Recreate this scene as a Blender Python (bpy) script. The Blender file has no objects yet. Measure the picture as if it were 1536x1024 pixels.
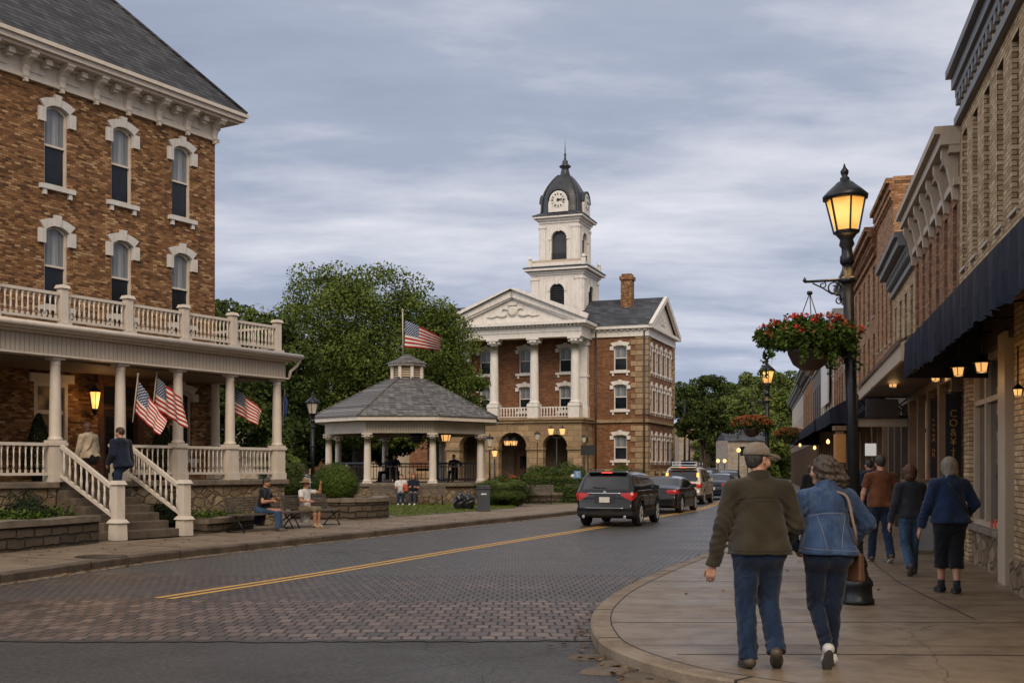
import bpy, bmesh, math, random
import numpy as np
from mathutils import Vector, Matrix
R = math.radians
SC = bpy.context.scene
COL = SC.collection
# ---------------------------------------------------------------- camera
F, CX, HY, CZ = 1700.0, 768.0, 702.0, 1.72      # focal length and horizon in pixels of the 1536 wide photo, eye height
cd = bpy.data.cameras.new('camera'); cam = bpy.data.objects.new('camera', cd); COL.objects.link(cam)
cam.location = (0, 0, CZ); cam.rotation_euler = (R(90), 0, 0)
cd.sensor_width = 36; cd.lens = 36 * F / 1536; cd.shift_y = (HY - 512) / 1536
cd.clip_start = .1; cd.clip_end = 3000
SC.camera = cam
# ---------------------------------------------------------------- sky and light
SUN_EL, SUN_AZ = R(40), R(176)
w = bpy.data.worlds.new('World'); SC.world = w; w.use_nodes = True
wt = w.node_tree; bg = wt.nodes['Background']
def wn(t, **k):
    n = wt.nodes.new(t)
    for a, b in k.items(): setattr(n, a, b)
    return n
sky = wn('ShaderNodeTexSky', sky_type='NISHITA', sun_disc=False, sun_elevation=SUN_EL, sun_rotation=SUN_AZ, dust_density=2.5)
tc = wn('ShaderNodeTexCoord'); sx = wn('ShaderNodeSeparateXYZ'); wt.links.new(tc.outputs['Generated'], sx.inputs[0])
def wm(op, a, b=None, clamp=False):
    n = wn('ShaderNodeMath', operation=op); n.use_clamp = clamp
    for i, v in enumerate((a, b)):
        if v is None: continue
        if isinstance(v, (int, float)): n.inputs[i].default_value = v
        else: wt.links.new(v, n.inputs[i])
    return n.outputs[0]
# cloud layer: directions projected on a flat deck, so the banks flatten to streaks towards the horizon
zz = wm('ADD', wm('MAXIMUM', sx.outputs[2], 0.0), 0.16)
cb = wn('ShaderNodeCombineXYZ')
wt.links.new(wm('DIVIDE', sx.outputs[0], zz), cb.inputs[0]); wt.links.new(wm('DIVIDE', sx.outputs[1], zz), cb.inputs[1])
mp = wn('ShaderNodeMapping'); mp.inputs['Scale'].default_value = (.75, 1.5, 1); mp.inputs['Rotation'].default_value = (0, 0, R(-10)); mp.inputs['Location'].default_value = (3.1, 1.4, 0)
wt.links.new(cb.outputs[0], mp.inputs[0])
n1 = wn('ShaderNodeTexNoise'); n1.inputs['Scale'].default_value = .85; n1.inputs['Detail'].default_value = 9; n1.inputs['Roughness'].default_value = .54; n1.inputs['Distortion'].default_value = .35
n2 = wn('ShaderNodeTexNoise'); n2.inputs['Scale'].default_value = 3.6; n2.inputs['Detail'].default_value = 6; n2.inputs['Roughness'].default_value = .6
wt.links.new(mp.outputs[0], n1.inputs[0]); wt.links.new(mp.outputs[0], n2.inputs[0])
cl = wm('ADD', wm('MULTIPLY', n1.outputs[0], .74), wm('MULTIPLY', n2.outputs[0], .26))
rp = wn('ShaderNodeValToRGB'); wt.links.new(cl, rp.inputs[0])
E = rp.color_ramp.elements
E[0].position = .33; E[0].color = (.29, .345, .475, 1)
E[1].position = .68; E[1].color = (.78, .80, .88, 1)
e = E.new(.46); e.color = (.365, .42, .55, 1)
e = E.new(.53); e.color = (.50, .54, .655, 1)
# brighter overhead and low over the horizon, as overcast skies are
up = wm('MULTIPLY', wm('POWER', wm('MAXIMUM', sx.outputs[2], 0.0), 1.5), .35)
lowb = wm('MULTIPLY', wm('SUBTRACT', 1.0, wm('MULTIPLY', wm('MAXIMUM', sx.outputs[2], 0.0), 5.0, True), True), .16)
back = wm('MULTIPLY', wm('MAXIMUM', wm('MULTIPLY', sx.outputs[1], -1.0), 0.0), .35)
side = wm('MULTIPLY', wm('MAXIMUM', wm('SUBTRACT', wm('MULTIPLY', sx.outputs[0], -1.0), .3), 0.0), 3.2)
gain = wm('ADD', wm('ADD', wm('ADD', wm('ADD', 1.06, up), lowb), back), side)
vm = wn('ShaderNodeVectorMath', operation='SCALE'); wt.links.new(rp.outputs[0], vm.inputs[0]); wt.links.new(gain, vm.inputs['Scale'])
sv = wn('ShaderNodeVectorMath', operation='SCALE'); wt.links.new(sky.outputs[0], sv.inputs[0]); sv.inputs['Scale'].default_value = .35
mx = wn('ShaderNodeMix', data_type='RGBA'); mx.inputs[0].default_value = .93
# the half of the sky behind the viewer, and the zenith, are lit warmer by the veiled sun
wmx = wn('ShaderNodeMix', data_type='RGBA', blend_type='MULTIPLY'); wt.links.new(wm('MULTIPLY', wm('ADD', back, up), 2.5, True), wmx.inputs[0]); wt.links.new(vm.outputs[0], wmx.inputs[6]); wmx.inputs[7].default_value = (1.15, 1.0, .80, 1)
dv = wn('ShaderNodeVectorMath', operation='SCALE'); wt.links.new(wmx.outputs[2], dv.inputs[0]); dv.inputs['Scale'].default_value = 10.0
wt.links.new(sv.outputs[0], mx.inputs[6]); wt.links.new(dv.outputs[0], mx.inputs[7])
wt.links.new(mx.outputs[2], bg.inputs[0]); bg.inputs[1].default_value = .1
sd = bpy.data.lights.new('sun', 'SUN'); sd.energy = 2.3; sd.angle = R(34); sd.color = (1, .84, .66)
sun = bpy.data.objects.new('sun', sd); COL.objects.link(sun)
SD = Vector((math.sin(SUN_AZ) * math.cos(SUN_EL), math.cos(SUN_AZ) * math.cos(SUN_EL), math.sin(SUN_EL)))
sun.rotation_euler = SD.to_track_quat('Z', 'Y').to_euler()
SC.view_settings.view_transform = 'Standard'; SC.view_settings.look = 'None'; SC.view_settings.exposure = 0; SC.view_settings.gamma = 1
SC.cycles.max_bounces = 6; SC.cycles.diffuse_bounces = 2; SC.cycles.glossy_bounces = 3; SC.cycles.transparent_max_bounces = 12; SC.cycles.transmission_bounces = 4
SC.cycles.caustics_reflective = False; SC.cycles.caustics_refractive = False
# ---------------------------------------------------------------- helpers
def gp(px, py, z=0.0):                 # photo pixel on the plane at height z
    d = F * (CZ - z) / (py - HY); return Vector(((px - CX) / F * d, d, z))
def at(px, py, Y):                     # photo pixel at distance Y
    return Vector(((px - CX) / F * Y, Y, CZ + (HY - py) / F * Y))
def tag(o, label=None, cat=None, group=None, kind=None):
    if label: o['label'] = label
    if cat: o['category'] = cat
    if group: o['group'] = group
    if kind: o['kind'] = kind
    return o
def empty(name, loc, rz=0.0, label=None, cat=None, group=None):
    o = bpy.data.objects.new(name, None); COL.objects.link(o); o.location = loc; o.rotation_euler = (0, 0, rz); o.empty_display_size = .2
    return tag(o, label, cat, group)
def link(name, me, mats, parent=None, loc=None):
    o = bpy.data.objects.new(name, me); COL.objects.link(o)
    if mats is not None:
        for m in (mats if isinstance(mats, (list, tuple)) else [mats]): me.materials.append(m)
    if parent: o.parent = parent
    if loc is not None: o.location = loc
    return o
def copy_tree(o, parent=None):
    c = o.copy(); COL.objects.link(c); c.parent = parent
    for ch in [x for x in bpy.data.objects if x.parent == o]: copy_tree(ch, c)
    return c
class MB:
    def __init__(s): s.v = []; s.f = []; s.m = []; s.sm = []; s.c = 0
    def mi(s, i): s.c = i; return s
    def add(s, vs, fs, smooth=False, M=None):
        b = len(s.v)
        s.v += [tuple(M @ Vector(v)) if M else tuple(v) for v in vs]
        for f in fs: s.f.append([b + i for i in f]); s.m.append(s.c); s.sm.append(smooth)
        return s
    def box(s, a, b, M=None, tx=0, ty=0):       # tx, ty shrink the top
        x0, y0, z0 = a; x1, y1, z1 = b
        v = [(x0, y0, z0), (x1, y0, z0), (x1, y1, z0), (x0, y1, z0), (x0 + tx, y0 + ty, z1), (x1 - tx, y0 + ty, z1), (x1 - tx, y1 - ty, z1), (x0 + tx, y1 - ty, z1)]
        return s.add(v, [(0, 3, 2, 1), (4, 5, 6, 7), (0, 1, 5, 4), (1, 2, 6, 5), (2, 3, 7, 6), (3, 0, 4, 7)], False, M)
    def bar(s, a, b, w, h=None, up=(0, 0, 1)):   # rectangular bar from a to b
        a = Vector(a); b = Vector(b); h = h or w; d = (b - a); L = d.length; d.normalize()
        x = d.cross(Vector(up));
        if x.length < 1e-4: x = d.cross(Vector((1, 0, 0)))
        x.normalize(); y = x.cross(d)
        M = Matrix(((x.x, y.x, d.x, a.x), (x.y, y.y, d.y, a.y), (x.z, y.z, d.z, a.z), (0, 0, 0, 1)))
        return s.box((-w / 2, -h / 2, 0), (w / 2, h / 2, L), M)
    def tube(s, pts, r, n=8, cap=True, smooth=True):
        pts = [Vector(p) for p in pts]; rs = r if isinstance(r, (list, tuple)) else [r] * len(pts)
        b = len(s.v); prev = None
        for i, p in enumerate(pts):
            d = (pts[min(i + 1, len(pts) - 1)] - pts[max(i - 1, 0)]).normalized()
            if prev is None:
                x = d.cross(Vector((0, 0, 1)))
                if x.length < .05: x = d.cross(Vector((1, 0, 0)))
            else: x = prev - d * prev.dot(d)
            x.normalize(); prev = x; y = d.cross(x)
            for k in range(n):
                a = 2 * math.pi * k / n; s.v.append(tuple(p + (x * math.cos(a) + y * math.sin(a)) * rs[i]))
        for i in range(len(pts) - 1):
            for k in range(n):
                s.f.append([b + i * n + k, b + i * n + (k + 1) % n, b + (i + 1) * n + (k + 1) % n, b + (i + 1) * n + k]); s.m.append(s.c); s.sm.append(smooth)
        if cap:
            s.f.append([b + k for k in range(n)][::-1]); s.m.append(s.c); s.sm.append(False)
            s.f.append([b + (len(pts) - 1) * n + k for k in range(n)]); s.m.append(s.c); s.sm.append(False)
        return s
    def lathe(s, prof, c=(0, 0, 0), n=16, smooth=True, M=None, flute=0, rot=0.0):
        b = len(s.v); c = Vector(c)
        for (r, z) in prof:
            for k in range(n):
                a = 2 * math.pi * k / n + rot; rr = r * (1 - flute * (k % 2)); p = Vector((rr * math.cos(a), rr * math.sin(a), z)) + c
                s.v.append(tuple(M @ p) if M else tuple(p))
        for i in range(len(prof) - 1):
            for k in range(n):
                s.f.append([b + i * n + k, b + i * n + (k + 1) % n, b + (i + 1) * n + (k + 1) % n, b + (i + 1) * n + k]); s.m.append(s.c); s.sm.append(smooth)
        s.f.append([b + k for k in range(n)][::-1]); s.m.append(s.c); s.sm.append(False)
        s.f.append([b + (len(prof) - 1) * n + k for k in range(n)]); s.m.append(s.c); s.sm.append(False)
        return s
    def prism(s, poly, z0, z1, M=None):          # vertical prism over an xy polygon (ccw)
        n = len(poly)
        v = [(p[0], p[1], z0) for p in poly] + [(p[0], p[1], z1) for p in poly]
        f = [list(range(n))[::-1], list(range(n, 2 * n))] + [[i, (i + 1) % n, n + (i + 1) % n, n + i] for i in range(n)]
        return s.add(v, f, False, M)
    def slab(s, poly, y0, y1, M=None):           # xz polygon extruded along y
        n = len(poly)
        v = [(p[0], y0, p[1]) for p in poly] + [(p[0], y1, p[1]) for p in poly]
        f = [list(range(n)), list(range(n, 2 * n))[::-1]] + [[i, n + i, n + (i + 1) % n, (i + 1) % n] for i in range(n)]
        return s.add(v, f, False, M)
    def strip(s, A, B, smooth=False):            # quads between two polylines
        n = len(A); v = list(A) + list(B)
        return s.add(v, [(i, i + 1, n + i + 1, n + i) for i in range(n - 1)], smooth)
    def build(s, name, mats, parent=None, loc=None):
        me = bpy.data.meshes.new(name); me.from_pydata(s.v, [], s.f); me.update()
        me.polygons.foreach_set('material_index', s.m); me.polygons.foreach_set('use_smooth', s.sm)
        bm = bmesh.new(); bm.from_mesh(me); bmesh.ops.recalc_face_normals(bm, faces=bm.faces); bm.to_mesh(me); bm.free()
        return link(name, me, mats, parent, loc)
def bevel(o, w=.01, seg=2):
    m = o.modifiers.new('bevel', 'BEVEL'); m.width = w; m.segments = seg; m.limit_method = 'ANGLE'; m.angle_limit = R(35); return o
def quick(name, mesh_dict, *a): pass
# ---------------------------------------------------------------- material helper
def col3(c): return (c[0], c[1], c[2], 1)
class NM:
    def __init__(s, name, rough=.6, metal=0.0, spec=.5):
        s.m = bpy.data.materials.new(name); s.m.use_nodes = True; s.t = s.m.node_tree; s.b = s.t.nodes['Principled BSDF']
        s.b.inputs['Roughness'].default_value = rough; s.b.inputs['Metallic'].default_value = metal; s.b.inputs['Specular IOR Level'].default_value = spec
    def n(s, t, ins=None, **k):
        n = s.t.nodes.new(t)
        for a, b in k.items(): setattr(n, a, b)
        for a, b in (ins or {}).items(): s.put(n.inputs[a], b)
        return n
    def put(s, sock, v):
        if isinstance(v, bpy.types.NodeSocket): s.t.links.new(v, sock)
        elif isinstance(v, (tuple, list)) and len(v) == 3 and sock.type == 'RGBA': sock.default_value = col3(v)
        else: sock.default_value = v
    def M(s, op, a, b=None, clamp=False):
        n = s.n('ShaderNodeMath', operation=op); n.use_clamp = clamp; s.put(n.inputs[0], a)
        if b is not None: s.put(n.inputs[1], b)
        return n.outputs[0]
    def obj(s):
        return s.n('ShaderNodeTexCoord').outputs['Object']
    def noise(s, vec, scale, detail=4, rough=.55, dist=0.0):
        n = s.n('ShaderNodeTexNoise', {'Vector': vec, 'Scale': scale, 'Detail': detail, 'Roughness': rough, 'Distortion': dist}); return n.outputs[0]
    def map(s, vec, scale=(1, 1, 1), rot=(0, 0, 0), loc=(0, 0, 0)):
        n = s.n('ShaderNodeMapping', {'Vector': vec, 'Scale': scale, 'Rotation': rot, 'Location': loc}); return n.outputs[0]
    def mix(s, f, a, b, mode='MIX'):
        n = s.n('ShaderNodeMix', data_type='RGBA', blend_type=mode); s.put(n.inputs[0], f); s.put(n.inputs[6], a); s.put(n.inputs[7], b); return n.outputs[2]
    def ramp(s, f, stops, interp='LINEAR'):
        n = s.n('ShaderNodeValToRGB'); s.put(n.inputs[0], f); e = n.color_ramp.elements; n.color_ramp.interpolation = interp
        e[0].position, e[0].color = stops[0][0], col3(stops[0][1]); e[1].position, e[1].color = stops[-1][0], col3(stops[-1][1])
        for p, c in stops[1:-1]: k = e.new(p); k.color = col3(c)
        return n.outputs[0]
    def rng(s, v, a, b, c, d):
        n = s.n('ShaderNodeMapRange', {'Value': v, 'From Min': a, 'From Max': b, 'To Min': c, 'To Max': d}); return n.outputs[0]
    def bump(s, h, strength=.5, dist=.02):
        n = s.n('ShaderNodeBump', {'Height': h, 'Strength': strength, 'Distance': dist}); s.t.links.new(n.outputs[0], s.b.inputs['Normal']); return s
    def base(s, c): s.put(s.b.inputs['Base Color'], c); return s
    def rough(s, c): s.put(s.b.inputs['Roughness'], c); return s
    def emit(s, c, st): s.put(s.b.inputs['Emission Color'], c); s.b.inputs['Emission Strength'].default_value = st; return s
def dim(c, k): return tuple(min(1, x * k) for x in c)
def plain(name, c, rough=.6, metal=0, var=.25, scale=3.0, bump=0.0, bscale=40.0, spec=.5):
    m = NM(name, rough, metal, spec); o = m.obj(); f = m.noise(o, scale, 5, .6)
    m.base(m.ramp(f, [(.28, dim(c, 1 - var)), (.72, dim(c, 1 + var * .6))]))
    m.rough(m.rng(m.noise(o, scale * 2.7, 3), .3, .7, max(.03, rough - .08), min(1, rough + .08)))
    if bump: m.bump(m.noise(o, bscale, 4), bump, .01)
    return m.m
def wall_uv(m):                        # x+y, z of the object: works on walls along either local axis
    o = m.obj(); s = m.n('ShaderNodeSeparateXYZ', {'Vector': o}); return m.M('ADD', s.outputs[0], s.outputs[1]), s.outputs[2], o
def cells(m, u, v, w, h, gap, half=.5):
    vr = m.M('DIVIDE', v, h); row = m.M('FLOOR', vr); ur = m.M('ADD', m.M('DIVIDE', u, w), m.M('MULTIPLY', m.M('FRACT', m.M('MULTIPLY', row, .5)), half * 2))
    c = m.M('FLOOR', ur); fu = m.M('FRACT', ur); fv = m.M('FRACT', vr)
    du = m.M('MULTIPLY', m.M('MINIMUM', fu, m.M('SUBTRACT', 1.0, fu)), w); dv = m.M('MULTIPLY', m.M('MINIMUM', fv, m.M('SUBTRACT', 1.0, fv)), h)
    dmin = m.M('MINIMUM', du, dv)
    cb = m.n('ShaderNodeCombineXYZ', {'X': c, 'Y': row}); wnz = m.n('ShaderNodeTexWhiteNoise', {'Vector': cb.outputs[0]}, noise_dimensions='2D')
    joint = m.n('ShaderNodeMapRange', {'Value': dmin, 'From Min': gap * .4, 'From Max': gap, 'To Min': 0.0, 'To Max': 1.0}).outputs[0]
    return joint, wnz.outputs['Value']
def brick(name, stops, mortar, w=.215, h=.075, gap=.009, rough=.85, stain=.5, bump=.6, vary=1.0):
    m = NM(name, rough, 0, .3); u, v, o = wall_uv(m)
    wob = m.M('MULTIPLY', m.M('SUBTRACT', m.noise(o, 3.0, 2), .5), .02)
    joint, rnd = cells(m, m.M('ADD', u, wob), m.M('ADD', v, wob), w, h, gap)
    c = m.ramp(rnd, stops)
    big = m.noise(o, .55, 5, .6); fine = m.noise(o, 26.0, 4, .65)
    c = m.mix(m.rng(big, .3, .7, 0, stain), c, m.mix(1.0, c, (.55, .5, .46), 'MULTIPLY'))
    c = m.mix(m.rng(fine, .35, .75, .0, .45), c, m.mix(1.0, c, (1.5, 1.4, 1.3), 'MULTIPLY'))
    stk = m.noise(m.map(o, (1, 1, .08)), 2.6, 5, .65); c = m.mix(m.rng(stk, .52, .72, 0, .55), c, m.mix(1.0, c, (.5, .46, .42), 'MULTIPLY'))
    c = m.mix(joint, mortar, c)
    m.base(c); m.bump(m.M('ADD', joint, m.M('MULTIPLY', fine, .6)), bump, .012)
    return m.m
def rubble(name, stops, mortar, size=3.2, sz=(1, 1, 1.5), rough=.9, bump=.9):
    m = NM(name, rough, 0, .3); u, v, o = wall_uv(m)
    cb = m.n('ShaderNodeCombineXYZ', {'X': u, 'Y': m.M('MULTIPLY', v, sz[2]), 'Z': 0.0}).outputs[0]
    nd = m.n('ShaderNodeTexNoise', {'Vector': cb, 'Scale': 2.5}); cb2 = m.mix(.10, cb, nd.outputs['Color'], 'ADD')
    ve = m.n('ShaderNodeTexVoronoi', {'Vector': cb2, 'Scale': size}, feature='DISTANCE_TO_EDGE'); vc = m.n('ShaderNodeTexVoronoi', {'Vector': cb2, 'Scale': size})
    sp = m.n('ShaderNodeSeparateColor', {'Color': vc.outputs['Color']}).outputs[0]
    c = m.ramp(sp, stops); fine = m.noise(o, 18.0, 6, .65); big = m.noise(o, 1.1, 3)
    c = m.mix(m.rng(fine, .3, .75, 0, .6), c, m.mix(1.0, c, (.5, .48, .46), 'MULTIPLY'))
    c = m.mix(m.rng(big, .4, .7, 0, .5), c, m.mix(1.0, c, (.62, .6, .58), 'MULTIPLY'))
    j = m.rng(ve.outputs['Distance'], .02, .09, 0.0, 1.0); c = m.mix(j, mortar, c)
    m.base(c); m.bump(m.M('ADD', m.M('MULTIPLY', j, 1.2), m.M('MULTIPLY', fine, .8)), bump, .04)
    return m.m
def ashlar(name, c, w=.7, h=.32, rough=.85, gap=.02, dk=.45, bs=.6, bd=.015):
    m = NM(name, rough, 0, .3); u, v, o = wall_uv(m); wb = m.M('MULTIPLY', m.M('SUBTRACT', m.noise(o, 2.5, 3), .5), bd * 2.5); joint, rnd = cells(m, m.M('ADD', u, wb), m.M('ADD', v, wb), w, h, gap)
    cc = m.ramp(rnd, [(0, dim(c, .72)), (.5, c), (1, dim(c, 1.25))]); f = m.noise(o, 5.0, 7, .65); b2 = m.noise(o, .7, 4)
    cc = m.mix(m.rng(f, .35, .75, 0, .6), cc, m.mix(1.0, cc, (.62, .58, .54), 'MULTIPLY')); cc = m.mix(m.rng(b2, .35, .7, 0, .45), cc, m.mix(1.0, cc, (.62, .6, .58), 'MULTIPLY'))
    cc = m.mix(joint, dim(c, dk), cc); m.base(cc); m.bump(m.M('ADD', joint, m.M('MULTIPLY', f, .8)), bs, bd); return m.m
def shingle(name, c, w=.3, h=.2, axis=None, gap=.012, rough=.8):
    m = NM(name, rough, 0, .35); o = m.obj(); s = m.n('ShaderNodeSeparateXYZ', {'Vector': o})
    u = m.M('ADD', s.outputs[0], s.outputs[1]); joint, rnd = cells(m, u, s.outputs[2], w, h, gap)
    cc = m.ramp(rnd, [(0, dim(c, .55)), (.5, c), (1, dim(c, 1.5))]); f = m.noise(o, 3.0, 6, .7)
    cc = m.mix(m.rng(f, .3, .7, 0, .6), cc, m.mix(1.0, cc, (.6, .6, .62), 'MULTIPLY')); cc = m.mix(joint, dim(c, .3), cc)
    slope = m.M('FRACT', m.M('DIVIDE', s.outputs[2], h)); m.base(cc); m.bump(m.M('SUBTRACT', joint, m.M('MULTIPLY', slope, .9)), .7, .03); return m.m
def glass(name, tint=(.02, .025, .03), rough=.06, lit=None, ls=0.0, sp=.8):
    m = NM(name, rough, 0, sp); o = m.obj(); m.base(m.ramp(m.noise(o, 1.3, 3), [(.35, dim(tint, .5)), (.7, dim(tint, 2.0))]))
    m.bump(m.noise(o, 1.7, 2), .05, .02)
    if lit: m.emit(m.ramp(m.noise(o, 3.0, 4), [(.4, dim(lit, .05)), (.6, dim(lit, .5)), (.75, lit)]), ls)
    return m.m
def boards(name, c, w=.12, rough=.6):            # vertical beadboard on walls
    m = NM(name, rough); u, v, o = wall_uv(m); fr = m.M('FRACT', m.M('DIVIDE', u, w)); j = m.rng(m.M('MINIMUM', fr, m.M('SUBTRACT', 1.0, fr)), .03, .12, 0, 1)
    cc = m.ramp(m.noise(o, 2.2, 5), [(.3, dim(c, .8)), (.7, c)]); m.base(m.mix(j, dim(c, .45), cc)); m.bump(j, .5, .01); return m.m
# paints and other plain stuff
MT = {}
def paint(name, c, rough=.55, grime=.35):
    m = NM(name, rough); o = m.obj(); s = m.n('ShaderNodeSeparateXYZ', {'Vector': o})
    f = m.noise(m.map(o, (1, 1, .35)), 5.0, 6, .65); g = m.rng(f, .45, .75, 0, grime)
    m.base(m.mix(g, c, m.mix(1.0, c, (.55, .48, .40), 'MULTIPLY'))); m.bump(m.noise(o, 30, 3), .12, .01); return m.m
MT['white'] = paint('cream_white_paint', (.60, .53, .45))
MT['chwhite'] = paint('courthouse_white_paint', (.66, .62, .57), grime=.5)
MT['trim'] = paint('stone_white_trim', (.60, .57, .52), grime=.5)
MT['beige'] = paint('beige_paint', (.42, .34, .25))
MT['blackiron'] = plain('black_iron', (.012, .013, .016), .38, .3, .3, 9, .15, 60)
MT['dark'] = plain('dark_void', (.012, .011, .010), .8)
MT['darkwood'] = plain('dark_wood', (.05, .028, .016), .5, 0, .4, 6)
MT['doorwood'] = plain('door_wood', (.12, .055, .025), .45, 0, .4, 5)
MT['glass'] = glass('window_glass', (.010, .012, .015), .12, sp=.35)
m = NM('curtained_glass', .25, 0, .5); o = m.obj(); c = m.noise(m.map(o, (1, 1, .06)), 9.0, 3); m.base(m.ramp(c, [(.35, (.10, .11, .12)), (.55, (.20, .21, .22)), (.7, (.32, .33, .33))])); MT['curtain'] = m.m
MT['lampglass'] = NM('lamp_glass_lit', .3).base((.8, .5, .15)).emit((1, .50, .12), 1.6).m
MT['warm'] = NM('warm_bulb', .3).base((.9, .6, .2)).emit((1, .52, .16), 2.6).m
MT['frost'] = plain('frosted_glass', (.62, .56, .46), .3)
MT['hbrick'] = brick('hotel_brick', [(0, (.08, .037, .016)), (.2, (.155, .072, .03)), (.5, (.235, .112, .046)), (.76, (.32, .165, .07)), (.92, (.41, .245, .12)), (1, (.50, .35, .19))], (.14, .088, .048), .17, .06, .008, stain=.45, bump=.9)
MT['cbrick'] = brick('courthouse_brick', [(0, (.13, .058, .028)), (.5, (.19, .088, .042)), (1, (.25, .122, .062))], (.17, .09, .055), .3, .1, .012, stain=.5)
MT['tanstone'] = ashlar('tan_ashlar', (.34, .235, .135), .9, .42)
MT['rubble'] = rubble('tan_rubble', [(0, (.19, .13, .075)), (.5, (.30, .215, .13)), (1, (.40, .31, .20))], (.17, .125, .08), 2.9, (1, 1, 1.5))
MT['dkstone'] = ashlar('weathered_wall_stone', (.105, .082, .058), .62, .19, gap=.03, dk=.3, bs=1.0, bd=.05)
MT['stonecap'] = plain('stone_coping', (.17, .135, .10), .85, 0, .45, 4, .5, 14)
MT['step'] = plain('worn_step_stone', (.105, .078, .055), .8, 0, .45, 4, .5, 20)
MT['roof'] = shingle('slate_shingle', (.052, .052, .056), .3, .14)
MT['groof'] = shingle('grey_wood_shingle', (.135, .128, .125), .26, .085)
MT['croof'] = shingle('courthouse_roof', (.052, .056, .066), .6, .22)
MT['dome'] = plain('dark_dome_metal', (.035, .038, .045), .45, .3, .35, 2)
MT['beadboard'] = boards('beadboard_cream', (.48, .41, .33))
MT['porchwood'] = plain('porch_ceiling', (.16, .12, .085), .7)
MT['grass'] = plain('lawn_turf', (.080, .098, .018), .95, 0, .4, 3, .6, 60)
MT['soil'] = plain('dark_soil', (.04, .032, .02), .95, 0, .4, 5, .6, 30)
# ---------------------------------------------------------------- ground, road and pavements
def catmull(P, n=6):
    P = [Vector(p) for p in P]; out = []
    for i in range(len(P) - 1):
        a = P[max(i - 1, 0)]; b = P[i]; c = P[i + 1]; d = P[min(i + 2, len(P) - 1)]
        for k in range(n):
            t = k / n; out.append(.5 * ((2 * b) + (c - a) * t + (2 * a - 5 * b + 4 * c - d) * t * t + (3 * b - a - 3 * c + d) * t ** 3))
    out.append(P[-1]); return out
LK = catmull([(-14.5, 11.6), (-10.6, 12.3), (-8.6, 14.0), (-7.65, 16.9), (-6.8, 20.4), (-5.28, 24.4), (-3.45, 28.6), (-1.1, 34.2), (2.2, 41.8), (4.9, 50), (8.6, 65), (13.3, 85), (21, 120), (29, 155)])
RK = catmull([(3.2, 7.2), (1.7, 8.55), (1.22, 9.2), (.87, 10.2), (.80, 11.2), (.86, 12.3), (1.05, 13.5), (1.5, 15.3), (2.5, 18.3), (3.85, 22.1), (6.4, 30.5), (8.2, 38.4), (10.6, 50), (14.6, 70), (18.9, 90), (25.4, 120), (33, 155)])
def inner(P, off):                      # polyline offset sideways by off (positive to the right of travel)
    out = []
    for i, p in enumerate(P):
        d = (P[min(i + 1, len(P) - 1)] - P[max(i - 1, 0)]).normalized(); out.append(Vector((p.x + d.y * off, p.y - d.x * off)))
    return out
def z3(P, z): return [(p.x, p.y, z) for p in P]
def xat(P, y):
    for a, b in zip(P, P[1:]):
        if a.y <= y <= b.y: return a.x + (b.x - a.x) * (y - a.y) / (b.y - a.y + 1e-9)
    return P[0].x if y < P[0].y else P[-1].x
def pavers(name, stops, w, h, joint=(.018, .016, .014), rough=.38, gap=.014, patch=(.09, .09, .095), pk=.5, warp=.03, jt=(.47, .60)):
    m = NM(name, rough, 0, .42); o = m.obj(); s = m.n('ShaderNodeSeparateXYZ', {'Vector': o})
    n1 = m.M('MULTIPLY', m.M('SUBTRACT', m.noise(o, .7, 3), .5), warp * 6); n2 = m.M('MULTIPLY', m.M('SUBTRACT', m.noise(o, 4.0, 3), .5), warp)
    jo, rnd = cells(m, m.M('ADD', s.outputs[0], n2), m.M('ADD', s.outputs[1], m.M('ADD', n1, n2)), w, h, gap)
    big = m.noise(m.map(o, (.5, 1, 1)), .5, 5, .6); fine = m.noise(o, 40.0, 4, .7)
    c = m.ramp(rnd, stops); c = m.mix(m.rng(big, .36, .58, 0, pk), c, patch); c = m.mix(m.rng(fine, .35, .7, 0, .5), c, m.mix(1.0, c, (.55, .55, .55), 'MULTIPLY'))
    jo2 = m.M('MAXIMUM', jo, m.rng(m.noise(m.map(o, (1, .6, 1)), 1.3, 6, .7), jt[0], jt[1], 0, .92)); c = m.mix(jo2, joint, c); m.base(c)
    m.rough(m.M('ADD', m.rng(big, .3, .7, rough - .06, rough + .14), m.M('MULTIPLY', m.M('SUBTRACT', 1.0, jo), .3)))
    m.bump(m.M('ADD', m.M('ADD', jo, m.M('MULTIPLY', rnd, .35)), m.M('MULTIPLY', fine, .35)), .75, .012); return m.m
MT['cross'] = pavers('crosswalk_pavers', [(0, (.05, .035, .028)), (.5, (.115, .074, .056)), (1, (.20, .135, .105))], .16, .27, patch=(.095, .072, .058), pk=.45, gap=.018, warp=.055, jt=(.50, .66))
MT['band'] = pavers('brick_band', [(0, (.055, .043, .040)), (.5, (.085, .056, .044)), (1, (.13, .09, .072))], .13, .25, patch=(.070, .060, .055), pk=.8)
MT['road'] = pavers('worn_brick_road', [(0, (.045, .040, .038)), (.5, (.072, .060, .051)), (1, (.108, .090, .078))], .12, .24, patch=(.076, .068, .062), pk=.95, rough=.33, jt=(.36, .50), joint=(.034, .031, .029), gap=.010, warp=.07)
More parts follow.
